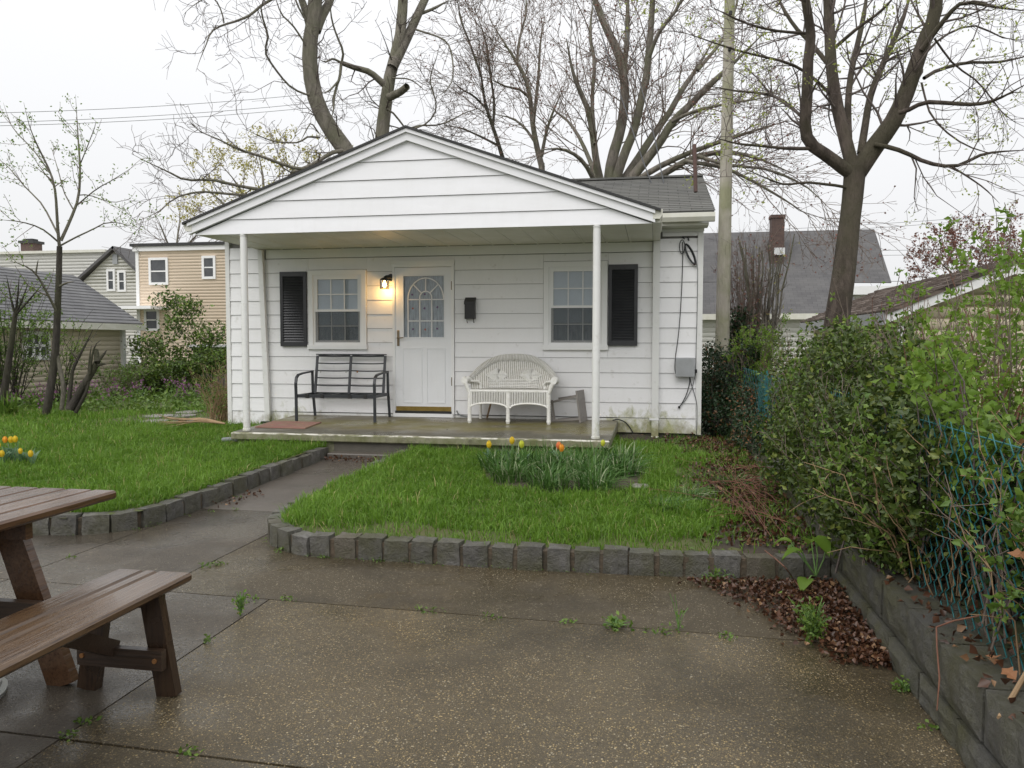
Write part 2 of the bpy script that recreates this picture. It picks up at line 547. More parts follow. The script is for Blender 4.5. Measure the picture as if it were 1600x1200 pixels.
def mk_shingle(name, c1, c2, w=.28, hgt=.14, axis='x'):
    t = NT(name)
    x, y, z = t.xyz()
    cb = t.n('ShaderNodeCombineXYZ'); t.lk(x if axis == 'x' else y, cb.inputs[0]); t.lk(t.math('MULTIPLY', z, 2.9), cb.inputs[1])
    br = t.n('ShaderNodeTexBrick'); br.offset = .5
    br.inputs['Scale'].default_value = 1.0; br.inputs['Brick Width'].default_value = w; br.inputs['Row Height'].default_value = hgt
    br.inputs['Mortar Size'].default_value = .006; br.inputs['Mortar'].default_value = (c1[0] * .5, c1[1] * .5, c1[2] * .5, 1)
    br.inputs['Color1'].default_value = (*c1, 1); br.inputs['Color2'].default_value = (*c2, 1)
    t.lk(cb.outputs[0], br.inputs['Vector'])
    col = t.mix(t.rng(t.noise(1.2, 5), .35, .65, 0, .4), br.outputs['Color'], (c2[0] * 1.2, c2[1] * 1.2, c2[2] * 1.15))
    return t.bsdf(col, .8, t.noise(120, 3), .4, .005, .3)

def mk_wood(name, c1, c2, c3, rough=.25, along='y'):
    t = NT(name)
    s = {'y': (14, .8, 14), 'x': (.8, 14, 14), 'z': (14, 14, .9)}[along]
    v = t.mapped(s)
    oi = t.n('ShaderNodeObjectInfo')
    col = t.mix(t.rng(t.noise(1.4, 6, .65, v, .4), .3, .7), c1, c2)
    col = t.mix(t.rng(t.noise(7, 6, .75, v), .48, .66, 0, .85), col, c3)
    col = t.mix(t.rng(oi.outputs['Random'], 0, 1, 0, .35), col, c3)
    rg = t.rng(t.noise(3, 4), .35, .65, rough * .55, rough * 1.5)
    return t.bsdf(col, rg, t.noise(3.5, 5, .6, v), .35, .006, .5)

def mk_weave(name, c=(.82, .81, .77)):
    t = NT(name)
    x, y, z = t.xyz()
    wv = t.n('ShaderNodeTexWave'); wv.wave_type = 'BANDS'; wv.bands_direction = 'Z'; wv.inputs['Scale'].default_value = 55
    wv.inputs['Distortion'].default_value = .3; t.lk(t.pos(), wv.inputs['Vector'])
    wx = t.n('ShaderNodeTexWave'); wx.wave_type = 'BANDS'; wx.bands_direction = 'X'; wx.inputs['Scale'].default_value = 20; t.lk(t.pos(), wx.inputs['Vector'])
    h = t.math('MULTIPLY', wv.outputs['Fac'], wx.outputs['Fac'])
    col = t.mix(t.rng(h, .0, .35), (.40, .38, .32), c)
    col = t.mix(t.rng(t.noise(9, 5), .5, .75, 0, .45), col, (.33, .31, .24))
    return t.bsdf(col, .7, h, .9, .012, .3)

M = {}
M['siding'] = mk_white('white_siding', (.84, .835, .84), green=1.)
M['gable_white'] = mk_white('gable_white', (.83, .83, .85))
M['trim'] = mk_white('white_trim', (.83, .83, .825), rough=.4)
M['trim_gr'] = mk_white('weathered_trim', (.74, .74, .72), green=1., rough=.45)
M['soffit'] = mk('soffit_white', (.76, .755, .70), (.68, .675, .60), 2.5, .5, .05, 40)
M['gutter'] = mk('gutter_white', (.70, .69, .62), (.62, .61, .52), 5, .4)
M['sheath'] = mk('shadow_gap_board', (.30, .295, .28), (.24, .235, .22), 8, .9)
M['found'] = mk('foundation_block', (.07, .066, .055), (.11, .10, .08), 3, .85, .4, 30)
def mk_porch():
    t = NT('porch_concrete')
    x, y, z = t.xyz()
    col = t.mix(t.rng(t.noise(2.2, 7, .65), .36, .64), (.17, .15, .105), (.13, .115, .075))
    wob = t.math('ADD', y, t.math('MULTIPLY', t.noise(1.6, 4, .6, t.mapped((1, .6, 1))), .9))
    moss = t.math('MULTIPLY', t.rng(wob, -1.05, -.55, 0, 1, True), t.rng(wob, .25, -.15, 0, 1, True))      # a band of algae along the middle of the floor
    moss = t.math('MULTIPLY', moss, t.rng(t.noise(1.9, 6, .65, t.mapped((.5, 1.6, 1))), .34, .58))
    col = t.mix(t.math('MULTIPLY', moss, .85), col, (.135, .118, .018))
    grime = t.rng(wob, -.75, -1.15, 0, .75, True)
    col = t.mix(grime, col, (.062, .058, .040))
    col = t.mix(t.rng(t.noise(24, 6, .7), .55, .8, 0, .5), col, (.06, .055, .035))
    return t.bsdf(col, t.rng(t.noise(1.4, 4), .4, .6, .25, .55), t.noise(80, 5, .7), .4, .004, .5)
M['porch'] = mk_porch()
def mk_slab_edge():
    t = NT('porch_slab_edge')
    col = t.mix(t.rng(t.noise(4, 7, .7, t.mapped((1, 1, .5))), .35, .65), (.28, .265, .19), (.13, .135, .055))
    col = t.mix(t.rng(t.noise(11, 6, .7), .52, .7, 0, .8), col, (.10, .09, .06))
    x, y, z = t.xyz()
    col = t.mix(t.math('MULTIPLY', t.rng(z, -.075, -.058), t.rng(t.noise(7, 5, .6, t.mapped((1, 4, 4))), .46, .56)), col, (.62, .60, .54))
    return t.bsdf(col, .7, t.noise(45, 5), .5, .006)
M['slab_edge'] = mk_slab_edge()
M['shutter'] = mk('shutter_black', (.022, .023, .026), (.032, .033, .037), 5, .32)
M['black_metal'] = mk('charcoal_metal', (.022, .024, .028), (.032, .035, .04), 6, .4, spec=.5)
M['black'] = mk('black_metal', (.012, .012, .013), (.022, .021, .02), 8, .45)
M['glass'] = mk_glass('window_glass')
M['screen'] = mk_screen('insect_screen', .26)
M['blind'] = mk('roller_blind', (.82, .83, .83), (.76, .77, .77), 3, .8)
M['curtain'] = mk('lace_curtain', (.44, .44, .43), (.64, .64, .63), 14, .9, stretch=(3, 1, .5))
M['dark'] = mk('dark_room', (.02, .02, .022), (.03, .03, .03), 3, .9)
M['door'] = mk_white('door_white', (.80, .81, .83), rough=.35)
M['brass'] = mk('brass_kick_strip', (.20, .135, .025), (.27, .18, .04), 12, .45, metal=.3)
M['bronze'] = mk('door_handle_bronze', (.24, .19, .12), (.16, .12, .08), 20, .35, metal=.7)
M['shingle'] = mk_shingle('roof_shingle', (.105, .105, .098), (.145, .143, .135))
M['shingle_dark'] = mk('roof_edge', (.035, .035, .037), (.05, .05, .048), 9, .85)
M['rust'] = mk('rusty_pipe', (.10, .055, .045), (.07, .045, .04), 8, .8)
M['grey_box'] = mk('grey_enclosure', (.36, .37, .38), (.31, .32, .32), 6, .45)
M['cable'] = mk('black_cable', (.02, .022, .025), None, rough=.5)
M['grey_cable'] = mk('grey_cable', (.16, .17, .17), None, rough=.6)
M['mat'] = mk('pink_doormat', (.25, .115, .10), (.23, .15, .10), 7, .95, .6, 200)
M['wicker'] = mk_weave('white_wicker')
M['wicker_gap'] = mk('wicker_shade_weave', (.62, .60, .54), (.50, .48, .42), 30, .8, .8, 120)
M['wicker_rod'] = mk('white_wicker_rod', (.84, .83, .80), (.76, .75, .69), 30, .6, .4, 120)
M['taupe'] = mk('taupe_resin', (.22, .20, .185), (.25, .23, .21), 4, .5)
M['aggregate'] = mk_aggregate('patio_aggregate', (.043, .034, .019), (.076, .060, .036), (.46, .345, .17), 0., size=98)
M['aggregate_brown'] = mk_aggregate('patio_brown', (.044, .034, .018), (.073, .057, .033), (.14, .108, .06), 5., size=120)
M['aggregate_grey'] = mk_aggregate('patio_grey', (.048, .040, .030), (.080, .067, .050), (.18, .145, .10), 7., size=100)
M['walk'] = mk_smooth_concrete('walk_concrete', (.060, .051, .043), (.092, .080, .067), 9., (.25, .5))
M['joint'] = mk('patio_joint', (.028, .023, .016), (.045, .038, .022), 20, .9)
M['mortar'] = mk('brown_mortar', (.10, .075, .05), (.05, .042, .028), 25, .9, .8, 60)
M['granite'] = mk_stone('kerb_granite', (.092, .088, .080), (.22, .21, .195), moss=.7)
M['block'] = mk_stone('wall_block', (.080, .078, .068), (.15, .146, .13), rough=.5, moss=.9)
M['soil'] = mk('soil', (.035, .026, .018), (.055, .042, .026), 6, .9, .8, 30)
M['turf'] = mk('turf', (.06, .085, .018), (.085, .08, .03), 5, .9, .6, 50)
M['ground'] = mk('ground', (.06, .075, .03), (.08, .08, .045), .6, .9)
M['grass'] = mk_leaf('grass_blade', (.080, .170, .013), (.225, .385, .052), (.42, .36, .16), .38, .45)
M['strap_leaf'] = mk_leaf('strap_leaf', (.042, .115, .020), (.12, .22, .05), (.36, .40, .24), .28, .4)
M['tulip_leaf'] = mk_leaf('tulip_leaf', (.09, .17, .09), (.12, .21, .11), None, .25, .45)
M['holly'] = mk_leaf('hedge_leaf', (.036, .062, .013), (.105, .145, .030), (.21, .25, .05), .24, .38)
M['ivy'] = mk_leaf('ivy_leaf', (.014, .035, .012), (.03, .06, .02), (.14, .07, .03), .1, .4)
M['lime_leaf'] = mk_leaf('young_leaf', (.12, .215, .025), (.22, .33, .05), None, .45, .5)
M['mid_leaf'] = mk_leaf('shrub_leaf', (.072, .14, .022), (.17, .255, .045), None, .3, .4)
M['yellow_bud'] = mk_leaf('tree_blossom', (.30, .36, .08), (.42, .45, .14), None, .4, .6)
M['gold_leaf'] = mk_leaf('gold_tree_leaf', (.40, .38, .11), (.55, .50, .20), None, .45, .6)
M['red_bud'] = mk_leaf('maple_bud', (.17, .07, .055), (.24, .12, .09), None, .2, .7)
M['dead_leaf'] = mk_leaf('dead_leaf', (.042, .020, .012), (.125, .055, .028), (.27, .16, .085), .1, .35)
M['tan_leaf'] = mk_leaf('tan_leaf', (.30, .13, .06), (.42, .22, .11), None, .2, .6)
M['purple'] = mk_leaf('purple_petal', (.24, .08, .20), (.33, .15, .29), None, .3, .6)
M['petal_y'] = mk_leaf('yellow_petal', (.72, .50, .03), (.80, .60, .04), None, .3, .4)
M['petal_o'] = mk_leaf('orange_petal', (.80, .33, .03), (.85, .45, .05), None, .3, .4)
M['petal_r'] = mk_leaf('coral_petal', (.75, .18, .07), (.85, .36, .07), None, .3, .4)
M['petal_g'] = mk_leaf('lime_petal', (.55, .60, .06), (.68, .66, .07), None, .3, .4)
M['stem'] = mk('green_stem', (.10, .20, .05), (.14, .24, .07), 9, .6)
M['bark_grey'] = mk_bark('bark_grey', (.145, .132, .106), (.26, .235, .195), (.17, .168, .11))
M['bark_maple'] = mk_bark('bark_maple', (.13, .116, .098), (.25, .222, .188), (.16, .165, .10))
M['bark_trunk'] = mk_bark('bark_trunk', (.065, .050, .041), (.14, .112, .092), (.082, .076, .046))
M['bark_dark'] = mk_bark('bark_dark', (.042, .036, .030), (.085, .074, .062), (.06, .062, .032))
M['twig'] = mk('twig_brown', (.15, .113, .090), (.20, .158, .128), 4, .8)
M['twig_dark'] = mk('twig_dark', (.095, .075, .066), (.135, .11, .098), 4, .8)
M['twig_red'] = mk('dead_stem', (.11, .045, .028), (.19, .085, .05), 8, .8)
M['cane'] = mk('tan_cane', (.25, .165, .09), (.33, .22, .12), 6, .7)
M['pole'] = mk_bark('pole_wood', (.50, .46, .39), (.60, .56, .48), (.33, .34, .18), 5)
M['teal'] = mk('teal_wire', (.016, .125, .13), (.026, .155, .16), 10, .4)
M['wood_top'] = mk_wood('wet_stained_wood', (.088, .044, .023), (.14, .078, .042), (.030, .016, .010), .17, 'y')
M['wood_seat'] = mk_wood('wet_bench_wood', (.074, .042, .021), (.125, .077, .041), (.028, .016, .010), .15, 'y')
M['wood_leg'] = mk_wood('bench_leg_wood', (.040, .023, .014), (.070, .042, .023), (.018, .011, .008), .3, 'z')
M['wood_dark'] = mk_wood('dark_frame_wood', (.046, .028, .018), (.07, .044, .028), (.022, .014, .010), .35, 'x')
M['bolt'] = mk('bolt_copper', (.45, .22, .09), None, rough=.35, metal=.6)
M['pale_plastic'] = mk('umbrella_base', (.42, .43, .40), (.36, .37, .34), 5, .5)
M['beige_clad'] = mk('beige_cladding', (.76, .66, .54), (.80, .70, .58), 1.5, .6)
M['tan_clad'] = mk('tan_cladding', (.82, .67, .52), (.84, .70, .55), .8, .6)
M['white_clad'] = mk('white_cladding', (.78, .77, .72), (.80, .79, .75), .8, .6)
M['cream_clad'] = mk('cream_cladding', (.72, .63, .47), (.76, .67, .51), 1.2, .6)
M['grey_roof'] = mk_shingle('grey_roof', (.12, .12, .125), (.16, .16, .165), .33, .3, 'y')
M['dark_roof'] = mk_shingle('dark_roof', (.088, .086, .088), (.115, .112, .113), .35, .3, 'x')
M['brown_roof'] = mk_shingle('brown_roof', (.10, .078, .066), (.17, .135, .115), .3, .3, 'y')
M['brick'] = mk('chimney_brick', (.075, .05, .044), (.11, .072, .06), 9, .85, .5, 30)
M['flash'] = mk('metal_flashing', (.65, .66, .66), (.5, .5, .5), 8, .4)
M['shed'] = mk('shed_board', (.13, .125, .115), (.19, .18, .165), 3, .85, stretch=(6, 6, .4))
M['far_glass'] = mk('far_window_glass', (.05, .055, .06), (.09, .095, .10), 1.5, .12)
M['flag'] = mk_smooth_concrete('flagstone', (.14, .13, .115), (.20, .185, .165), 2., (.3, .5))
M['bulb'] = mk_emit('lit_bulb', (1.0, .72, .32), 22)
M['lamp_glass'] = mk_glass('lamp_glass', (1.0, .93, .8))

# ================================================================== SETTING: ground sheets
def grid_sheet(name, x0, x1, y0, y1, nx, ny, zf, mat, kind='structure', holes=None):
    xs, ys = np.linspace(x0, x1, nx + 1), np.linspace(y0, y1, ny + 1)
    X, Y = np.meshgrid(xs, ys)
    Z = zf(X, Y) if callable(zf) else np.full_like(X, zf)
    V = np.stack([X, Y, Z], -1).reshape(-1, 3)
    i = np.arange((nx + 1) * (ny + 1)).reshape(ny + 1, nx + 1)
    q = np.stack([i[:-1, :-1], i[:-1, 1:], i[1:, 1:], i[1:, :-1]], -1).reshape(-1, 4)
    if holes is not None:
        cx = (X[:-1, :-1] + X[1:, 1:]).ravel() / 2; cy = (Y[:-1, :-1] + Y[1:, 1:]).ravel() / 2
        q = q[~holes(cx, cy)]
    o = np_mesh(name, V, [q], mat, smooth=True)
    o['kind'] = kind
    return o

grid_sheet('ground', -400, 400, -120, 700, 4, 4, -.46, M['ground'])

# the outlines of the two turf beds (inner side of the kerb stones)
def arc(cx, cy, r, a0, a1, n):
    return [(cx + r * cos(a0 + (a1 - a0) * i / n), cy + r * sin(a0 + (a1 - a0) * i / n)) for i in range(n + 1)]
KERB_R = [(7.345, -5.795)] + [(x, -5.885 + .02 * sin(x * 2)) for x in (6.6, 5.9, 5.2, 4.5, 4.2)] + [(3.98, -5.87), (3.76, -5.78), (3.58, -5.62), (3.46, -5.42), (3.385, -5.15), (3.35, -4.8), (3.345, -4.2), (3.35, -3.2), (3.345, -2.5), (3.37, -1.96)]
KERB_L = [(2.43, -1.94), (2.42, -2.6), (2.41, -3.5), (2.41, -4.4), (2.40, -4.9)] + arc(1.86, -5.1, .54, .15, -1.35, 5) + [(1.7, -5.70), (1.0, -5.74), (.2, -5.76), (-.6, -5.78)]
def resample(path, step):
    P = np.array(path, float)
    s = np.concatenate([[0], np.cumsum(np.linalg.norm(np.diff(P, axis=0), axis=1))])
    n = int(s[-1] / step)
    q = np.linspace(0, s[-1], n + 1)
    return np.stack([np.interp(q, s, P[:, 0]), np.interp(q, s, P[:, 1])], -1)
def in_poly(x, y, poly):
    x = np.asarray(x); y = np.asarray(y); c = np.zeros(x.shape, bool)
    n = len(poly); j = n - 1
    for i in range(n):
        xi, yi = poly[i]; xj, yj = poly[j]
        cond = ((yi > y) != (yj > y)) & (x < (xj - xi) * (y - yi) / (yj - yi + 1e-12) + xi)
        c ^= cond; j = i
    return c
def inset(path, d):
    P = np.array(path, float)
    T = np.gradient(P, axis=0); T /= np.linalg.norm(T, axis=1, keepdims=True)
    N = np.stack([T[:, 1], -T[:, 0]], -1)      # to the right of travel: towards the turf for both beds
    return P + N * d
POLY_R = [tuple(p) for p in inset(KERB_R, .09)] + [(3.40, -1.86), (5.78, -1.86), (5.78, .0), (7.36, .0), (7.36, -5.8)]
POLY_L = [tuple(p) for p in inset(KERB_L, .09)] + [(-14, -5.75), (-14, 14), (-.02, 14), (-.02, -.0), (1.09, -.0), (1.09, -1.86), (2.38, -1.86)]
def zlawn(x, y): return lawn_z(x, y)
_o = grid_sheet('lawn_bed', 3.2, 7.36, -5.95, 1.0, 60, 90, zlawn, M['turf'], holes=lambda x, y: ~in_poly(x, y, [tuple(p) for p in inset(KERB_R, .05)] + POLY_R[-5:]))
_o = grid_sheet('lawn', -14, 2.5, -5.95, 14, 120, 140, zlawn, M['turf'], holes=lambda x, y: ~in_poly(x, y, [tuple(p) for p in inset(KERB_L, .05)] + POLY_L[-7:]))
grid_sheet('rear_yard', -60, 60, 14, 90, 8, 8, -.22, M['ground'])
grid_sheet('side_yard', 7.5, 40, -14, 14, 20, 20, lambda x, y: -.12 + .03 * np.sin(x * 2 + y), M['ground'])
grid_sheet('garden_strip', -.02, 7.5, 5, 14, 4, 4, -.24, M['ground'])

# ---- patio and walk: slabs cast side by side with open joints
patio = thing('patio', (5.0, -7.5, Z_PATIO), None, None)
patio['kind'] = 'structure'
b = MB(); b.box(-6, 7.35, -14, -1.3, -.45, Z_PATIO - .009)
b.build('joint_bed', M['joint'], patio)
def slab(poly, mat):
    m = MB(); m.prism(poly, 'z', Z_PATIO - .05, Z_PATIO)
    o = m.build('patio_slab', mat, patio); fix_normals(o); return o
g = .0045
YJ = lambda x: -6.74 - .035 * (x - 4.15)          # the long joint in front of the kerb
xk = 4.15
slab([(xk + g, -8.32), (7.35, -8.40), (7.35, YJ(7.35) - g), (xk + g, YJ(xk) - g)], M['aggregate'])
slab([(2.4 + g, -8.27), (xk - g, -8.32), (xk - g, YJ(xk) - g), (2.4 + g, YJ(2.4) - g)], M['aggregate_grey'])
slab([(3.41 + g, YJ(3.41) + g), (7.35, YJ(7.35) + g), (7.35, -5.6), (3.7, -5.6), (3.41 + g, -4.9)], M['aggregate_brown'])
slab([(2.40 + g, YJ(2.4) + g), (3.41 - g, YJ(3.41) + g), (3.41 - g, -4.60), (2.40 + g, -4.60)], M['aggregate_grey'])
slab([(-6, YJ(-6) + g), (2.40 - g, YJ(2.4) + g), (2.40 - g, -5.2), (-6, -5.2)], M['aggregate_grey'])
slab([(-6, -8.2), (2.4 - g, -8.27), (2.4 - g, YJ(2.4) - g), (-6, YJ(-6) - g)], M['aggregate_grey'])
slab([(-6, -14), (xk - g, -14), (xk - g, -8.33), (-6, -8.215)], M['aggregate_grey'])
slab([(xk + g, -14), (7.35, -14), (7.35, -8.41), (xk + g, -8.335)], M['aggregate'])
def walk_slab(y0, y1, z0, z1):                    # the walk climbs a little towards the porch
    m = MB(); m.prism([(y0, z0), (y1, z1), (y1, -.46), (y0, -.46)], 'x', 2.3, 3.45); fix_normals(m.build('walk_slab', M['walk'], patio))
walk_slab(-4.60 + g, -2.95, Z_PATIO, -.350); walk_slab(-2.95 + 2 * g, -1.9, -.350, -.318)

# ---- kerbs of rough granite setts
def sett_mesh(seed):
    rng = np.random.default_rng(seed)
    n = 3
    V, F = [], []
    idx = {}
    def vid(p):
        k = tuple(np.round(p, 4))
        if k not in idx:
            idx[k] = len(V)
            q = np.array(p, float)
            e = np.abs(q) > .499
            if e.sum() >= 2: q *= np.where(e, .95, 1)
            V.append(q + rng.normal(0, .015, 3))
        return idx[k]
    lin = np.linspace(-.5, .5, n + 1)
    for ax in range(3):
        for sgn in (-.5, .5):
            o = [i for i in range(3) if i != ax]
            for i in range(n):
                for j in range(n):
                    q = []
                    for a, c in ((i, j), (i + 1, j), (i + 1, j + 1), (i, j + 1)):
                        p = [0, 0, 0]; p[ax] = sgn; p[o[0]] = lin[a]; p[o[1]] = lin[c]; q.append(vid(p))
                    flip = (sgn > 0) != (ax == 1)
                    F.append(q if flip else q[::-1])
    me = bpy.data.meshes.new('granite_sett')
    me.from_pydata([tuple(v) for v in V], [], F); me.materials.append(M['granite'])
    for p in me.polygons: p.use_smooth = True
    me.set_sharp_from_angle(angle=radians(38)); me.update()
    return me
SETTS = [sett_mesh(100 + i) for i in range(7)]
def kerb(path, steps, name, zoff=0.):
    root = thing(name, (path[0][0], path[0][1], Z_PATIO), None, None); root['kind'] = 'structure'
    P = resample(path, .02)
    s, i = 0.0, 0
    seg = .02
    rng = random.Random(len(path))
    L = (len(P) - 1) * seg
    while s < L - .1:
        ln = steps(P[int(s / seg)]) * rng.uniform(.9, 1.1)
        j = min(int((s + ln / 2) / seg), len(P) - 1)
        a, c = P[max(j - 4, 0)], P[min(j + 4, len(P) - 1)]
        t = c - a; t /= np.linalg.norm(t)
        nrm = np.array([t[1], -t[0]])
        o = bpy.data.objects.new('granite_block', SETTS[rng.randrange(len(SETTS))]); COL.objects.link(o); o.parent = root
        h = .175 * rng.uniform(.94, 1.06)
        w = .125 * rng.uniform(.9, 1.1)
        p = P[j] + nrm * (.055 + rng.uniform(-.008, .008))
        o.location = (p[0] - path[0][0], p[1] - path[0][1], h / 2 - .03 + .05 * min(max((p[1] + 4.6) / 2.7, 0), 1))
        o.scale = (ln - .014, w, h)
        o.rotation_euler = (rng.uniform(-.05, .05), rng.uniform(-.03, .03), math.atan2(t[1], t[0]) + rng.uniform(-.05, .05))
        s += ln + .006; i += 1
    # mortar core the stones are bedded in
    m = MB()
    Q = resample(path, .12); T = np.gradient(Q, axis=0); T /= np.linalg.norm(T, axis=1, keepdims=True); N = np.stack([T[:, 1], -T[:, 0]], -1)
    for k in range(len(Q) - 1):
        p0, p1, n0, n1 = Q[k], Q[k + 1], N[k], N[k + 1]
        vs = []
        for z in (-.44, Z_PATIO + .122 + .05 * min(max((p0[1] + 4.6) / 2.7, 0), 1)):
            for p, nn in ((p0, n0), (p1, n1)):
                for d in (.010, .105): vs.append((*(p + nn * d), z))
        m.add(vs, [(4, 5, 7, 6), (0, 2, 6, 4), (1, 5, 7, 3), (0, 4, 5, 1), (2, 3, 7, 6)])
    m.build('mortar_bed', M['mortar'], root)
kerb(KERB_R, lambda p: .172 if p[1] < -5.0 else .235, 'kerb')
kerb(KERB_L, lambda p: .235 if p[1] > -5.2 else .19, 'kerb')

# ================================================================== THE BUNGALOW
house = thing('bungalow', (3.44, 0, -.25), 'small white bungalow with gabled front porch and a lit lamp by the door', 'house')
S, Z0, W = 0.2032, 0.04, 6.887
b = MB()
b.prism([(0.02, -.16), (W - .02, -.16), (W - .02, 2.60), (0.02, 2.60)], 'y', .03, 5.0)
_body = b.build('wall', M['sheath'], house); fix_normals(_body)
b = MB(); b.box(.03, W - .03, .02, 4.98, -.46, -.165); b.build('foundation', M['found'], house)

OPEN = [(1.30, 2.195, .972, 2.112), (2.585, 3.492, -.30, 2.215), (4.755, 5.64, .972, 2.175)]
def board(x0, x1, z0, z1, mat=M['siding'], Y=0.0, name='siding_board', thick=.019):
    m = MB()
    m.prism([(Y + .006, z0), (Y - thick, z0), (Y - thick + .001, z0 + .004), (Y - .006, z1), (Y + .006, z1)], 'x', x0, x1)
    return fix_normals(m.build(name, mat, house))
gap = .0048
for k in range(-1, 12):
    z0, z1 = Z0 + k * S + gap, Z0 + (k + 1) * S
    x0, x1 = .062, W - .068
    if k == 11: z1 = Z0 + 12 * S - .03
    cuts = []
    for a, c, zz0, zz1 in OPEN:
        if zz0 < z1 - .004 and zz1 > z0 + .004:
            cuts.append((a, c))
            if z0 < zz0 - .01: board(a, c, z0, zz0 - .001)          # the strip left under the sill
            if z1 > zz1 + .01: board(a, c, zz1 + .001, z1, thick=.012)
    if k == 11: cuts = [(.62, 6.24)]
    if k == -1: cuts = [(1.10, 5.78)]
    xs = [x0]
    for a, c in sorted(cuts): xs += [a - .002, c + .002]
    xs.append(x1)
    for a, c in zip(xs[::2], xs[1::2]):
        if c - a > .03: board(a, c, z0, z1)
board(6.36, W - .068, Z0 + 12 * S, 2.555)
b = MB(); b.box(.64, 6.23, -.014, .006, 2.285, 2.412); b.build('frieze_board', M['trim'], house)
b = MB(); b.box(1.10, 5.78, -.012, .006, -.028, .030)
b.build('base_board', M['trim_gr'], house)
for x0, x1 in ((-.004, .06), (W - .066, W + .006)):
    b = MB(); b.box(x0, x1, -.026, .05, -.172, 2.56); b.build('corner_board', M['trim_gr'], house)

# ---- porch slab and steps
b = MB()
b.add([(1.097, 0, -.0), (5.78, 0, -.0), (5.78, -1.80, -.054), (1.097, -1.80, -.054)], [(3, 2, 1, 0)])
b.build('porch_floor', M['porch'], house)
b = MB(); b.cbox(1.097, 5.78, -1.863, -1.79, -.145, -.0545, .012); b.build('slab_edge', M['slab_edge'], house)
b = MB(); b.box(5.70, 5.779, -1.79, -.002, -.145, -.060); b.box(1.098, 1.18, -1.79, -.002, -.145, -.060)
b.add([(5.779, -1.79, -.06), (5.779, -.002, -.06), (5.779, -.002, -.001), (5.779, -1.79, -.055)], [(0, 1, 2, 3)])
b.add([(1.098, -1.79, -.06), (1.098, -.002, -.06), (1.098, -.002, -.001), (1.098, -1.79, -.055)], [(3, 2, 1, 0)])
b.build('slab_side', M['slab_edge'], house)
b = MB(); b.box(1.16, 5.75, -1.80, -.02, -.46, -.147); b.build('porch_footing', M['slab_edge'], house)
b = MB(); b.cbox(2.44, 3.36, -2.04, -1.815, -.46, -.256, .012); b.build('step', M['walk'], house)
b = MB(); b.box(2.44, 3.38, -1.812, -1.79, -.46, -.147); b.build('dark_recess', M['found'], house)  # dark box added so the recess under the slab reads as shaded

# ---- porch posts
for (x, y, zt, nm) in ((1.205, -1.655, 2.41, 'l'), (5.605, -1.66, 2.41, 'r')):
    b = MB(); b.lathe([(.052, -.052), (.052, -.03), (.0445, -.026), (.0445, 1.2), (.044, 2.38), (.05, 2.385), (.05, zt)], x, y, 18)
    b.build('porch_post', M['trim_gr'], house, smooth=True)

# ---- porch gable
YG = -1.684
XL, XR, XP = .555, 6.235, 3.36
ZB, ZT = 2.413, 3.455                                  # lower edge of the gable boards, top of the triangle
sl, sr = (ZT - ZB) / (XP - XL), (ZT - ZB) / (XR - XP)
zs = [2.402, 2.583, 2.797, 3.008, 3.222, 3.45]
for z0, z1 in zip(zs[:-1], zs[1:]):
    z0g = z0 + .0045
    def xl(z): return XL + max(z - ZB, 0) / sl
    def xr(z): return XR - max(z - ZB, 0) / sr
    m = MB()
    poly0 = [(xl(z0g), z0g), (xr(z0g), z0g), (xr(z1), z1), (xl(z1), z1)]
    n = 4
    vs = [(x, YG - (.020 if i < 2 else .006), z) for i, (x, z) in enumerate(poly0)] + [(x, YG + .01, z) for x, z in poly0]
    m.add(vs, [(0, 1, 2, 3), (7, 6, 5, 4)] + [(i, i + 4, (i + 1) % 4 + 4, (i + 1) % 4) for i in range(4)])
    fix_normals(m.build('gable_board', M['gable_white'], house))
m = MB(); m.prism([(XL, ZB), (XR, ZB), (XP, ZT)], 'y', YG + .012, YG + .05); fix_normals(m.build('gable_backing', M['sheath'], house))
# rake boards: outer strip proud of the inner one
for side in (0, 1):
    if side == 0: A, Bp = (.50, 2.452), (XP, 3.487)
    else: A, Bp = (6.262, 2.452), (XP, 3.487)
    m = MB(); m.prism([(A[0], A[1] - .04), (Bp[0], Bp[1] - .035), (Bp[0], Bp[1] + .055), (A[0], A[1] + .055)] if side == 0 else [(Bp[0], Bp[1] - .035), (A[0], A[1] - .04), (A[0], A[1] + .055), (Bp[0], Bp[1] + .055)], 'y', YG - .055, YG + .01)
    fix_normals(m.build('rake_board', M['gable_white'], house))
    m = MB(); m.prism([(A[0], A[1] + .057), (Bp[0], Bp[1] + .057), (Bp[0], Bp[1] + .098), (A[0], A[1] + .098)], 'y', YG - .085, YG + .01)
    fix_normals(m.build('drip_board', M['gable_white'], house))
    # porch roof plane
    ex = .44 if side == 0 else 6.325
    ez = A[1] + .10 - .022
    m = MB(); m.prism([(ex, ez), (Bp[0], Bp[1] + .10), (Bp[0], Bp[1] + .128), (ex, ez + .028)], 'y', YG - .10, 2.0)
    fix_normals(m.build('porch_roof', M['shingle_dark'], house))
# ceiling panels of the porch
n = 18
for i in range(n):
    xa = XL + (XR - XL) * i / n; xb = XL + (XR - XL) * (i + 1) / n
    m = MB(); m.prism([(xa + .004, 2.425), (xa + .004, 2.4135), (xa + .03, 2.4135), (xa + .034, 2.419), (xb - .004, 2.419), (xb - .004, 2.425)], 'y', YG + .012, -.001)
    fix_normals(m.build('soffit_panel', M['soffit'], house))
m = MB(); m.box(XL, XR, YG + .015, -.001, 2.427, 2.44); m.build('soffit_backing', M['sheath'], house)
m = MB(); m.box(.03, .64, -.20, -.001, 2.56, 2.60); m.build('eave_soffit', M['soffit'], house)
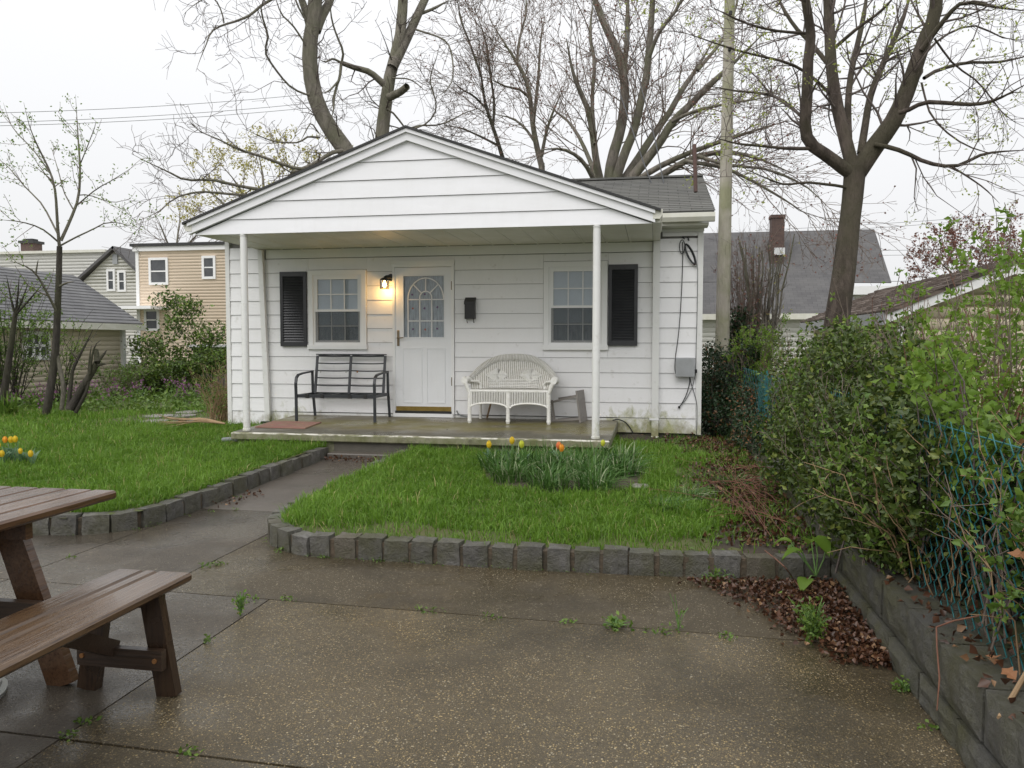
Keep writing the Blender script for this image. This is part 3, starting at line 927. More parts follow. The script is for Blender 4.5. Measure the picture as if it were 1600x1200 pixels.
# gutters of the porch, with end caps
for x0, x1, sg in ((.44, .55, -1), (6.238, 6.345, 1)):
    prof = [(x0, 2.555), (x0, 2.50), (x0 + .03, 2.452), (x1, 2.452), (x1, 2.555)] if sg < 0 else [(x1, 2.555), (x1, 2.50), (x1 - .03, 2.452), (x0, 2.452), (x0, 2.555)]
    m = MB(); m.prism(prof, 'y', YG - .06, -.35 if sg > 0 else -.02)
    fix_normals(m.build('gutter', M['gutter'], house))
m = MB(); m.box(6.236, 6.33, YG + .012, -.03, 2.418, 2.450); m.build('eave_board', M['gutter'], house)

# ---- main roof
Ee, Er = (-.42, 2.735), (2.5, 3.755)
b = MB()
b.prism([Ee, Er, (Er[0], Er[1] - .07), (Ee[0], Ee[1] - .045)], 'x', -.10, 7.0)
fix_normals(b.build('roof_deck', M['shingle_dark'], house))
b = MB(); b.prism([(5.42, 2.735), Er, (Er[0], Er[1] - .07), (5.42, 2.69)], 'x', -.10, 7.0); fix_normals(b.build('roof_deck', M['shingle_dark'], house))
nc = 22
dy, dz = (Er[0] - Ee[0]) / nc, (Er[1] - Ee[1]) / nc
b = MB()
for i in range(nc):
    y0, z0 = Ee[0] + dy * i - .006, Ee[1] + dz * i
    b.prism([(y0, z0 + .014), (y0 + dy + .02, z0 + dz + .008), (y0 + dy + .02, z0 + dz + .002), (y0, z0 + .002)], 'x', -.11, 7.012)
_o = fix_normals(b.build('roof_shingles', M['shingle'], house)); _o['kind'] = 'stuff'
b = MB(); b.bar((-.11, 2.5, 3.765), (7.012, 2.5, 3.765), .22, .03); b.build('ridge_cap', M['shingle'], house)
b = MB(); b.prism([(W, 2.55), (W, 2.60), (W, 2.6)], 'y', 0, .01)
b = MB(); b.prism([(.0, 2.6), (5.0, 2.6), (2.5, 3.68)], 'x', .01, .05); b.prism([(.0, 2.6), (5.0, 2.6), (2.5, 3.68)], 'x', W - .05, W - .01); fix_normals(b.build('gable_end', M['gable_white'], house))
for xx in (.0, W - .006):
    b = MB(); b.box(xx, xx + .008, .05, 5.0, -.165, 2.6); b.build('side_wall', M['siding'], house)
# main gutter and its boards (right of the porch)
m = MB(); m.prism([(-.44, 2.72), (-.44, 2.665), (-.41, 2.612), (-.32, 2.612), (-.32, 2.72)], 'x', 6.35, 7.01); fix_normals(m.build('gutter', M['gutter'], house))
m = MB(); m.box(6.35, 6.94, -.315, -.02, 2.575, 2.61); m.build('eave_board', M['gutter'], house)
m = MB(); m.box(6.35, 6.90, -.045, -.02, 2.535, 2.574); m.build('eave_board', M['trim_gr'], house)

# ---- windows
def window(x0, x1, z0, z1, seed):
    """x0..z1: outer edge of the casing"""
    f = MB()
    c = .072
    f.box(x0, x0 + c, -.040, .012, z0, z1); f.box(x1 - c, x1, -.040, .012, z0, z1)
    f.box(x0 + c, x1 - c, -.040, .012, z1 - c, z1); f.box(x0 - .012, x1 + .012, -.058, .012, z0 - .018, z0 + .048)
    w = f.build('window', M['trim'], house)
    ix0, ix1, iz0, iz1 = x0 + c, x1 - c, z0 + .048, z1 - c
    # jambs
    j = MB(); t = .028
    j.box(ix0, ix0 + t, -.022, .028, iz0, iz1); j.box(ix1 - t, ix1, -.022, .028, iz0, iz1); j.box(ix0 + t, ix1 - t, -.022, .028, iz1 - t, iz1); j.box(ix0 + t, ix1 - t, -.03, .028, iz0, iz0 + .03)
    j.build('frame', M['trim'], w)
    ax0, ax1, az0, az1 = ix0 + t, ix1 - t, iz0 + .03, iz1 - t
    zm = az0 + (az1 - az0) * .485
    s = .034
    for (q0, q1, yy) in ((zm - .012, az1, -.004), (az0, zm + .022, .010)):
        m = MB()
        m.box(ax0, ax0 + s, yy - .016, yy + .01, q0, q1); m.box(ax1 - s, ax1, yy - .016, yy + .01, q0, q1)
        m.box(ax0 + s, ax1 - s, yy - .016, yy + .01, q1 - s, q1); m.box(ax0 + s, ax1 - s, yy - .016, yy + .01, q0, q0 + s)
        m.build('sash', M['trim'], w)
        g0, g1 = q0 + s, q1 - s
        xw = (ax1 - ax0 - 2 * s) / 3
        m = MB()
        for i in (1, 2): m.box(ax0 + s + xw * i - .008, ax0 + s + xw * i + .008, yy - .005, yy - .001, g0, g1)
        zc = (g0 + g1) / 2
        for i in range(3): m.box(ax0 + s + xw * i + (.008 if i else 0), ax0 + s + xw * (i + 1) - (.008 if i < 2 else 0), yy - .005, yy - .001, zc - .008, zc + .008)
        m.build('muntin', M['trim'], w)
        m = MB(); m.box(ax0 + s - .003, ax1 - s + .003, yy + .000, yy + .003, g0 - .003, g1 + .003); m.build('pane', M['glass'], w)
    m = MB(); m.box(ax0 + .004, ax1 - .004, -.0175, -.0165, az0 + .004, zm - .012); m.build('insect_screen', M['screen'], w)
    zb = az0 + (zm - az0) * .56
    m = MB()
    for i in range(12):
        a = ax0 + (ax1 - ax0) * i / 12; c_ = ax0 + (ax1 - ax0) * (i + 1) / 12
    m.box(ax0, ax1, .0215, .0235, zb, az1); m.build('blind', M['blind'], w)
    m = MB()
    N = 40
    vs = []
    for i in range(N + 1):
        x = ax0 + (ax1 - ax0) * i / N
        y = .0262 + .0012 * sin(i * 1.7 + seed)
        vs += [(x, y, az0), (x, y, zb + .05)]
    m.add(vs, [(2 * i, 2 * i + 2, 2 * i + 3, 2 * i + 1) for i in range(N)])
    m.build('curtain', M['curtain'], w)
    return w
window(1.305, 2.19, .98, 2.105, 1)
window(4.76, 5.635, .98, 2.168, 4)

# ---- shutters
def shutter(x0, x1, z0, z1):
    f = MB(); c = .045
    f.box(x0, x0 + c, -.052, -.021, z0, z1); f.box(x1 - c, x1, -.052, -.021, z0, z1)
    f.box(x0 + c, x1 - c, -.052, -.021, z1 - .065, z1); f.box(x0 + c, x1 - c, -.052, -.021, z0, z0 + .065)
    f.box(x0 + c, x1 - c, -.026, -.021, z0 + .065, z1 - .065)
    sh = f.build('shutter', M['shutter'], house)
    n = 25
    h = (z1 - z0 - .13) / n
    me = None
    for i in range(n):
        z = z0 + .065 + h * i
        if me is None:
            m = MB(); m.prism([(-.049, -.002), (-.046, .004), (-.0300, h * .80), (-.0275, h * .66)], 'x', x0 + c + .001, x1 - c - .001)
            o = m.build('slat', M['shutter'], None, local=True); fix_normals(o); me = o.data
            off = origin(sh); o.parent = sh; o.location = (-off[0], -off[1], z - off[2])
        else:
            o = bpy.data.objects.new('slat', me); COL.objects.link(o); o.parent = sh; o.location = (-off[0], -off[1], z - off[2])
    return sh
shutter(.872, 1.280, 1.003, 2.088)
shutter(5.648, 6.040, 1.020, 2.115)

# ---- front door: storm door with an arched grille over a curtained glass
dx0, dx1, dz0, dz1 = 2.622, 3.456, .085, 2.12
m = MB(); c = .036
m.box(2.587, 2.587 + c, -.045, .012, -.02, 2.17); m.box(3.490 - c, 3.490, -.045, .012, -.02, 2.17)
m.box(2.587 + c, 3.490 - c, -.045, .012, 2.125, 2.17); m.box(2.575, 3.502, -.055, .012, 2.17, 2.213)
m.build('door_casing', M['trim'], house)
m = MB(); m.box(2.60, 3.478, -.075, -.0, .002, .052); m.build('door_sill', M['trim'], house)
m = MB(); m.box(2.624, 3.454, -.062, -.0, .052, .082); m.build('threshold', M['black'], house)
gx0, gx1, gz0, gz1 = 2.752, 3.345, 1.135, 2.00
d = MB()
d.box(dx0, gx0, -.034, -.004, dz0, dz1); d.box(gx1, dx1, -.034, -.004, dz0, dz1)
d.box(gx0, gx1, -.034, -.004, gz1, dz1); d.box(gx0, gx1, -.034, -.004, dz0, gz0)
door = d.build('door', M['door'], house)
m = MB()                                               # raised rim round the glass and the two lower panels
for (a, c2, q0, q1) in ((gx0 - .014, gx1 + .014, gz0 - .014, gz1 + .014), (2.735, 3.02, .20, .985), (3.085, 3.36, .20, .985)):
    t = .014
    m.box(a, a + t, -.041, -.034, q0, q1); m.box(c2 - t, c2, -.041, -.034, q0, q1); m.box(a + t, c2 - t, -.041, -.034, q1 - t, q1); m.box(a + t, c2 - t, -.041, -.034, q0, q0 + t)
m.build('door_moulding', M['door'], door)
m = MB(); m.box(dx0 + .012, dx1 - .012, -.046, -.034, .088, .15); m.build('kick_strip', M['brass'], door)
m = MB(); m.box(gx0, gx1, -.012, -.009, gz0, gz1); m.build('pane', M['glass'], door)
m = MB()
xc, zsp = 3.048, 1.668
x0g, x1g = 2.812, 3.335
def strip(pts, wd=.015, y0=-.022, y1=-.0125):
    for p, q in zip(pts[:-1], pts[1:]): m.bar((p[0], (y0 + y1) / 2, p[1]), (q[0], (y0 + y1) / 2, q[1]), y1 - y0, wd, up=(-(q[1] - p[1]), 0, q[0] - p[0]))
R1, R2 = .262, .088
xc = (x0g + x1g) / 2
strip([(xc + R1 * cos(a), zsp + R1 * 1.16 * sin(a)) for a in np.linspace(0, pi, 19)])
strip([(xc + R2 * cos(a), zsp + .03 + R2 * sin(a)) for a in np.linspace(0, pi, 11)])
for a in (pi / 4, pi / 2, 3 * pi / 4): strip([(xc + R2 * cos(a), zsp + .03 + R2 * sin(a)), (xc + R1 * cos(a), zsp + R1 * 1.16 * sin(a))])
for z in (zsp, 1.366): strip([(x0g, z), (x1g, z)])
for x in (xc - R2, xc + R2): strip([(x, gz0), (x, zsp + .03)])
for x in (x0g,): strip([(x, gz0), (x, zsp)])
m.build('grille', M['trim'], door)
m = MB(); N = 60; vs = []
for i in range(N + 1):
    x = gx0 + (gx1 - gx0) * i / N
    y = .004 + .003 * sin(i * .9) + .002 * sin(i * 2.3)
    vs += [(x, y, gz0), (x, y, gz1)]
m.add(vs, [(2 * i, 2 * i + 2, 2 * i + 3, 2 * i + 1) for i in range(N)])
cur = m.build('door_curtain', M['curtain'], door)
for (x, z, kk) in ((2.878, 1.545, 'petal_r'), (3.05, 1.545, 'purple'), (2.88, 1.25, 'purple'), (3.06, 1.245, 'petal_r'), (3.235, 1.255, 'purple'), (2.87, 1.74, 'purple'), (3.055, 1.745, 'purple'), (3.24, 1.56, 'purple')):
    m = MB(); pts = []
    for j in range(10):
        a = 2 * pi * j / 10; rr = .020 if j % 2 else .012
        pts.append((x + rr * cos(a), z + rr * sin(a)))
    m.prism(pts, 'y', -.0028, -.0016); fix_normals(m.build('embroidered_flower', M[kk], door))
m = MB(); m.cbox(2.653, 2.689, -.046, -.034, 1.01, 1.235, .006); m.tube([(2.671, -.045, 1.125), (2.671, -.085, 1.125), (2.70, -.092, 1.125), (2.765, -.09, 1.13)], [.010, .010, .009, .007], 8); m.build('handle', M['bronze'], door)
for z in (.45, 1.8):
    m = MB(); m.box(3.450, 3.462, -.046, -.034, z, z + .12); m.build('hinge', M['bronze'], door)

# ---- downspouts
m = MB()
m.box(6.24, 6.33, -.098, -.028, -.20, 2.42); ds = m.build('downspout', M['trim_gr'], house)
m = MB(); m.add([(6.235, -.03, -.20), (6.335, -.03, -.20), (6.335, -.10, -.20), (6.235, -.10, -.20), (6.205, -.12, -.315), (6.325, -.12, -.315), (6.325, -.24, -.30), (6.205, -.24, -.30)], [(0, 1, 2, 3), (0, 4, 5, 1), (1, 5, 6, 2), (2, 6, 7, 3), (3, 7, 4, 0)]); m.build('spout', M['gutter'], ds)
m = MB(); m.box(6.21, 6.336, -.102, -.02, .02, .045); m.build('strap', M['trim'], ds)
m = MB(); m.add([(.55, -.09, 2.41), (.62, -.09, 2.41), (.62, -.03, 2.41), (.55, -.03, 2.41), (.62, -.09, .05), (.70, -.09, .05), (.70, -.03, .05), (.62, -.03, .05), (.60, -.09, -.11), (.70, -.09, -.11), (.70, -.03, -.11), (.60, -.03, -.11)],
        [(0, 1, 2, 3), (0, 4, 5, 1), (1, 5, 6, 2), (2, 6, 7, 3), (3, 7, 4, 0), (4, 8, 9, 5), (5, 9, 10, 6), (6, 10, 11, 7), (7, 11, 8, 4)])
ds = fix_normals(m.build('downspout', M['trim_gr'], house))
m = MB(); m.box(.585, .73, -.14, -.025, -.235, -.10); m.build('drain_adapter', M['shutter'], ds)
# vent pipe at the far end of the roof
m = MB(); m.tube([onX(1087, 300, 6.80), onX(1085, 226, 6.78)], .027, 8); m.build('vent_pipe', M['rust'], house)

# ================================================================== THINGS ON AND BY THE PORCH
def floor_z(y): return -.03 * (-y) if y < 0 else 0.0     # the porch floor falls a little to the front

# ---- wall lantern (lit)
lan = thing('wall_lantern', (2.56, -.03, 1.99), 'small black wall lantern, lit, on the siding left of the door', 'lamp')
m = MB(); 
m.tube([(2.565, -.018, 1.985), (2.565, -.034, 1.985)], .052, 14); m.build('back_plate', M['black'], lan, smooth=True)
m = MB(); m.tube([(2.565, -.03, 1.985), (2.555, -.075, 1.995), (2.53, -.115, 1.985), (2.508, -.13, 1.962)], [.02, .024, .028, .03], 10); m.build('arm', M['black'], lan, smooth=True)
lx, ly = 2.505, -.135
m = MB(); m.lathe([(.03, 1.975), (.062, 1.955), (.066, 1.945), (.066, 1.938)], lx, ly, 12); m.build('cap', M['black'], lan)
m = MB(); m.lathe([(.058, 1.938), (.058, 1.826)], lx, ly, 16); m.build('lamp_shade', M['lamp_glass'], lan, smooth=True)
m = MB()
for j in range(6):
    a = 2 * pi * j / 6 + .3
    m.box(lx + .06 * cos(a) - .003, lx + .06 * cos(a) + .003, ly + .06 * sin(a) - .003, ly + .06 * sin(a) + .003, 1.822, 1.938)
m.build('cage_bar', M['black'], lan)
m = MB()
for j in range(12):
    a0, a1 = 2 * pi * j / 12, 2 * pi * (j + 1) / 12
    m.bar((lx + .062 * cos(a0), ly + .062 * sin(a0), 1.822), (lx + .062 * cos(a1), ly + .062 * sin(a1), 1.822), .006, .008)
m.build('ring', M['black'], lan)
m = MB(); m.lathe([(.006, 1.935), (.012, 1.915), (.024, 1.89), (.027, 1.87), (.018, 1.85), (.004, 1.842)], lx, ly, 12); m.build('bulb', M['bulb'], lan, smooth=True)
pl = bpy.data.lights.new('lantern_light', 'POINT'); pl.energy = 3.6; pl.color = (1.0, .56, .17); pl.shadow_soft_size = .03
po = bpy.data.objects.new('lantern_light', pl); COL.objects.link(po); po.location = (lx, ly - .005, 1.80)

# ---- mailbox
mb = thing('mailbox', (3.73, -.03, 1.38), 'narrow black mailbox on the siding right of the door', 'mailbox')
m = MB(); m.prism([(-.022, 1.39), (-.10, 1.39), (-.10, 1.60), (-.022, 1.66)], 'x', 3.658, 3.80); fix_normals(m.build('box', M['black'], mb))
m = MB(); m.prism([(-.02, 1.665), (-.106, 1.602), (-.108, 1.59), (-.108, 1.63), (-.02, 1.692)], 'x', 3.652, 3.806); fix_normals(m.build('lid', M['black'], mb))
for x in (3.68, 3.775):
    m = MB(); m.tube([(x, -.05, 1.39), (x, -.05, 1.35), (x + .012, -.075, 1.335), (x + .018, -.09, 1.35)], .004, 6); m.build('paper_hook', M['bolt'] if False else M['black'], mb)

# ---- grey enclosure and cables at the right corner
bx = thing('cable_box', (6.68, -.03, .59), 'grey plastic utility box on the siding at the right corner of the bungalow', 'utility box')
m = MB(); m.cbox(6.555, 6.79, -.11, -.02, .615, .855, .012); m.build('box', M['grey_box'], bx)
m = MB(); m.cbox(6.548, 6.797, -.128, -.111, .605, .865, .010)
for k in range(9):
    x = 6.575 + k * .0235
    m.box(x, x + .010, -.1315, -.1285, .635, .84)
m.build('lid', M['grey_box'], bx)
m = MB(); m.cbox(6.798, 6.83, -.10, -.05, .66, .71, .006); m.build('latch', M['black'], bx)
def cable(name, pts, r, mat, label, grp=None, cat='cable'):
    # Catmull-Rom through the points
    P = [np.array(p, float) for p in pts]; Q = [2 * P[0] - P[1]] + P + [2 * P[-1] - P[-2]]
    out = []
    for i in range(1, len(Q) - 2):
        for t in np.linspace(0, 1, 7)[:-1]:
            a, b_, c, d = Q[i - 1], Q[i], Q[i + 1], Q[i + 2]
            out.append(.5 * ((2 * b_) + (-a + c) * t + (2 * a - 5 * b_ + 4 * c - d) * t * t + (-a + 3 * b_ - 3 * c + d) * t ** 3))
    out.append(P[-1])
    m = MB(); m.tube(out, r, 6); o = m.build(name, mat, smooth=True)
    return tag(o, label, cat, grp)
W0 = lambda x, z, y=-.03: (x, y, z)
cable('wall_cable', [W0(6.62, 2.40), W0(6.625, 2.20), W0(6.618, 1.8), W0(6.60, 1.4), W0(6.575, 1.1), W0(6.548, .88), W0(6.54, .72, -.06), W0(6.56, .61, -.08)], .0055, M['cable'], 'black cable running down the siding to the left side of the grey box')
cable('wall_cable', [W0(6.79, 2.19), W0(6.815, 2.08), W0(6.823, 1.95), W0(6.822, 1.4), W0(6.815, .95), W0(6.81, .72), W0(6.78, .50), W0(6.70, .32), W0(6.605, .195)], .0045, M['grey_cable'], 'thin grey cable along the right corner board curving to a hole below the grey box')
cable('wall_cable', [W0(6.735, .60, -.06), W0(6.735, .52), W0(6.70, .38), W0(6.64, .25), W0(6.603, .20)], .006, M['cable'], 'short black cable hanging from the underside of the grey box')
cable('wall_cable', [W0(6.74, .60, -.05), W0(6.755, .52), W0(6.80, .38), W0(6.835, .22), W0(6.838, -.05), W0(6.836, -.2)], .0045, M['cable'], 'thin black cable from the grey box down to the ground')
m = MB(); m.cbox(6.588, 6.618, -.045, -.018, .18, .212, .006); tag(m.build('wall_grommet', M['black']), 'black grommet where two cables enter the siding', 'grommet')
co = thing('cable_coil', (6.63, -.04, 2.3), 'small loop of black cable hanging under the eave', 'cable coil')
m = MB(); c0 = np.array([6.615, -.045, 2.335])
m.tube([c0 + np.array([.034 * cos(a), -.01 * sin(a), .088 * sin(a)]) for a in np.linspace(0, 2 * pi, 25)], .0065, 6); m.build('loop', M['cable'], co, smooth=True)
co = thing('cable_coil', (6.73, -.04, 2.25), 'thick bundled coil of black cable at the right corner board', 'cable coil')
m = MB(); c0 = np.array([6.72, -.05, 2.235]); ax = np.array([.42, 0, -.9]); ax /= np.linalg.norm(ax); pr_ = np.array([.9, 0, .42])
for k in range(4):
    m.tube([c0 + ax * (.135 + .004 * k) * cos(a) + pr_ * (.03 + .004 * k) * sin(a) + np.array([0, -.008 * k, 0]) for a in np.linspace(0, 2 * pi, 25)], .0075, 6)
m.build('loop', M['cable'], co, smooth=True)
m = MB(); m.tube([c0 + ax * .13, c0 + ax * .16], .02, 8); m.build('tie', M['rust'], co)
cable('ground_cable', [(5.72, -.10, .01), (5.80, -.08, .02), (5.90, -.06, -.03), (5.98, -.05, -.14), (6.01, -.05, -.24)], .008, M['cable'], 'black cable bending off the right end of the porch floor')
cable('ground_cable', [(3.53, -.05, .10), (3.55, -.06, .06), (3.60, -.07, .03), (3.66, -.07, .02), (3.74, -.05, .012)], .009, M['grey_cable'], 'short stub of grey cable curling up beside the wicker settee')

# ---- black metal loveseat frame
bn = thing('metal_loveseat', (1.95, -.35, 0), 'black metal loveseat frame without cushions on the porch under the left window', 'bench')
xl_, xr_ = 1.42, 2.555
yf, yb = -.70, -.13
zf, zb = floor_z(yf), floor_z(yb)
SEAT = .345
for x, nm in ((xl_, 0), (xr_, 1)):
    m = MB()
    arm = [(x, yf, zf), (x, yf - .005, SEAT), (x, yf - .012, .50), (x, yf + .012, .575), (x, yf + .07, .612), (x, yf + .20, .628), (x, yb - .05, .645)]
    for p, q in zip(arm[:-1], arm[1:]):
        p, q = np.array(p), np.array(q); e = (q - p) / np.linalg.norm(q - p) * .004
        m.bar(p - e, q + e, .036, .022, up=(0, 1, 0) if abs((q - p)[2]) > abs((q - p)[1]) else (0, 0, 1))
    m.build('arm_leg', M['black_metal'], bn)
    m = MB()
    leg = [(x, yb + .035, zb), (x, yb - .002, .20), (x, yb - .03, SEAT), (x, yb - .045, .66)]
    for p, q in zip(leg[:-1], leg[1:]): m.bar(p, q, .030, .030, up=(0, 1, 0))
    m.build('rear_leg', M['black_metal'], bn)
bk = lambda t: (-.16 + .10 * t - .05, SEAT - .015 + (.885 - SEAT) * t)   # y,z along the raked back
x0b, x1b = xl_ + .055, xr_ - .055
for x in (x0b, (x0b + x1b) / 2, x1b):
    m = MB(); y0, z0 = bk(0); y1, z1 = bk(1); m.bar((x, y0, z0), (x, y1, z1), .034, .022, up=(0, 1, 0)); m.build('back_upright', M['black_metal'], bn)
for k, t in enumerate((1.0, .80, .605, .415, .215)):
    y, z = bk(t)
    for a, c in ((x0b + .018, (x0b + x1b) / 2 - .018), ((x0b + x1b) / 2 + .018, x1b - .018)):
        m = MB(); N = 6
        hh = .026 if k == 0 else .017
        pts = [(a + (c - a) * i / N, y + .012 * sin(pi * i / N), z - .006 * sin(pi * i / N)) for i in range(N + 1)]
        for p, q in zip(pts[:-1], pts[1:]): m.bar(p, q, .016, hh)
        m.build('back_rail', M['black_metal'], bn)
y, z = bk(1.0)
m = MB(); m.bar((x0b - .017, y, z + .018), (x1b + .017, y, z + .018), .03, .016); m.build('top_rail', M['black_metal'], bn)
m = MB(); m.bar((xl_ + .018, yf + .01, SEAT - .02), (xr_ - .018, yf + .01, SEAT - .02), .025, .045); m.bar((xl_ + .016, yb - .03, SEAT - .02), (xr_ - .016, yb - .03, SEAT - .02), .025, .04)
for x in (xl_ + .005, xr_ - .005): m.bar((x, yf + .024, SEAT - .02), (x, yb - .045, SEAT - .02), .024, .036)
m.build('seat_frame', M['black_metal'], bn)
for x in (1.60, 1.86, 2.12, 2.38):
    m = MB(); m.bar((x, yf + .023, SEAT - .012), (x, yb - .043, SEAT - .012), .03, .006); m.build('seat_slat', M['black_metal'], bn)
for x in (1.58, 1.80, 2.20, 2.42):
    m = MB(); m.box(x - .022, x + .022, yf - .012, yf + .03, SEAT - .047, SEAT + .004); m.build('clip', M['black'], bn)
y, z = bk(.605)
for x, mt in ((1.545, 'pale_plastic'), (1.93, 'pale_plastic'), (2.10, 'bolt'), (2.47, 'pale_plastic')):
    m = MB(); m.tube([(x, y - .012, z - .012), (x, y - .022, z - .02)], .011, 8); m.build('button', M[mt], bn)

# ---- doormat at the left end of the porch
m = MB()
pts = [(1.19, -1.43), (1.90, -1.45), (1.86, -.86), (1.15, -.84)]
m.add([(x, y, floor_z(y) + .003) for x, y in pts] + [(x + (.006 if i in (0, 3) else -.006), y + (.006 if i < 2 else -.006), floor_z(y) + .016) for i, (x, y) in enumerate(pts)], [(3, 2, 1, 0), (4, 5, 6, 7), (0, 1, 5, 4), (1, 2, 6, 5), (2, 3, 7, 6), (3, 0, 4, 7)])
tag(m.build('doormat', M['mat']), 'faded pink doormat lying at the left end of the porch floor', 'doormat')

# ---- white wicker settee
ws = thing('wicker_settee', (4.37, -.3, 0), 'white wicker settee with rounded back and two-arched apron under the right window', 'settee')
cx_, hw = 4.372, .545
yF, yB = -.56, -.15
zF = floor_z(yF)
def rods(lines, k=4):
    V, F = tubes_np(lines, k)
    return V, F
# legs
for x in (cx_ - hw + .01, cx_ - .01, cx_ + hw - .01):
    m = MB(); m.tube([(x, yF, zF), (x, yF, zF + .03), (x, yF, zF + .06), (x, yF, .17), (x + (.0 if abs(x - cx_) < .1 else .008 * np.sign(cx_ - x)), yF, .40)], [.020, .030, .026, .022, .026], 10)
    for i in range(15): m.tube([(x, yF, zF + .05 + i * .022), (x, yF, zF + .062 + i * .022)], .0275, 8)
    m.build('leg', M['wicker_rod'], ws, smooth=False)
for x in (cx_ - hw + .06, cx_ + hw - .06):
    m = MB(); m.tube([(x, yB + .06, floor_z(yB)), (x, yB + .02, .40)], .021, 8); m.build('leg', M['wicker_rod'], ws, smooth=True)
m = MB(); m.tube([(cx_ - .40, yB + .08, .01), (cx_ - .25, yF + .10, .30)], .014, 6); m.build('stretcher', M['cane'], ws)
# apron: vertical stakes with an arched lower edge, woven band behind
def arch(x):
    u = (x - (cx_ - hw)) / (2 * hw)
    v = (u * 2) % 1.0
    return .180 + .075 * sqrt(max(0, 1 - (2 * v - 1) ** 2)) ** .9
xs = np.linspace(cx_ - hw + .02, cx_ + hw - .02, 48)
lines = []
for x in xs:
    lo = arch(x); lines.append(np.array([(x, yF - .012 + .004 * cos(i), lo + (.415 - lo) * i / 4, .0085) for i in range(5)]))
V, F = rods(lines, 5); np_mesh('apron_stakes', V, [F], M['wicker_rod'], ws, smooth=True)['kind'] = 'stuff'
N = 60; vs = []
m = MB()
for i in range(N + 1):
    x = cx_ - hw + 2 * hw * i / N
    vs += [(x, yF, arch(x) + .004), (x, yF, .41)]
m.add(vs, [(2 * i, 2 * i + 2, 2 * i + 3, 2 * i + 1) for i in range(N)]); m.build('apron', M['wicker'], ws)
for s_ in (0, 1):
    m = MB(); a = cx_ - hw + hw * s_
    m.tube([(a + .015 + (hw - .03) * i / 16, yF - .012, arch(a + .002 + (hw - .004) * i / 16)) for i in range(17)], .012, 7); m.build('arch_trim', M['wicker_rod'], ws, smooth=True)
m = MB(); m.cbox(cx_ - hw + .01, cx_ + hw - .01, yF, yB - .0, .395, .43, .012); m.build('seat', M['wicker'], ws)
m = MB(); m.tube([(cx_ - hw + .02, yF - .006, .418), (cx_ + hw - .02, yF - .006, .418)], .016, 8); m.build('seat_rim', M['wicker_rod'], ws, smooth=True)
# back: curved shell topped by a rolled rim
def top_z(u):                        # u -1..1 along the back; silhouette of the rolled top
    return .555 + .310 * (1 - abs(u) ** 2.9)
def back_p(u, t):
    zt = top_z(u)
    z = .43 + (zt - .43) * t
    y = yB - .05 + .12 * t - .20 * abs(u) ** 3.5
    return (cx_ + (hw + .05 * t * 1) * u * (1.0), y, z)
NU, NT_ = 56, 14
V = [back_p(-1 + 2 * i / NU, j / NT_) for i in range(NU + 1) for j in range(NT_ + 1)]
idx = np.arange(len(V)).reshape(NU + 1, NT_ + 1)
F = np.stack([idx[:-1, :-1], idx[1:, :-1], idx[1:, 1:], idx[:-1, 1:]], -1).reshape(-1, 4)
np_mesh('backrest', np.array(V), [F], M['wicker_gap'], ws, smooth=True)
lines = []
for u in np.linspace(-.97, .97, 42):
    lines.append(np.array([(*(np.array(back_p(u, t)) + np.array([0, -.010 - .003 * cos(t * 40), 0])), .0082) for t in np.linspace(.02, .93, 9)]))
V, F = rods(lines, 5); np_mesh('back_stakes', V, [F], M['wicker_rod'], ws, smooth=True)['kind'] = 'stuff'
# diamonds woven into the back
lines = []
for xc_, zc_ in ((-.235, .615), (.235, .615)):
    for k in range(6):
        r_ = .03 + .025 * k
        zz = [(xc_ - r_, zc_), (xc_, zc_ + r_ * .62), (xc_ + r_, zc_), (xc_, zc_ - r_ * .62), (xc_ - r_, zc_)]
        pts = []
        for p, q in zip(zz[:-1], zz[1:]):
            for t in (0, .33, .66): pts.append((p[0] + (q[0] - p[0]) * t, p[1] + (q[1] - p[1]) * t))
        pts.append(zz[-1])
        L_ = []
        for px_, pz_ in pts:
            u = px_ / (hw + .03); t = (pz_ - .43) / (top_z(u) - .43)
            q = back_p(u, t); L_.append((q[0], q[1] - .02, q[2], .007))
        lines.append(np.array(L_))
for z in np.arange(.45, .56, .021):
    L_ = []
    for u in np.linspace(-.62, .62, 13):
        t = (z - .43) / (top_z(u) - .43); q = back_p(u, t); L_.append((q[0], q[1] - .018, q[2], .0075))
    lines.append(np.array(L_))
V, F = rods(lines, 5); np_mesh('diamond_weave', V, [F], M['wicker_rod'], ws, smooth=True)['kind'] = 'stuff'
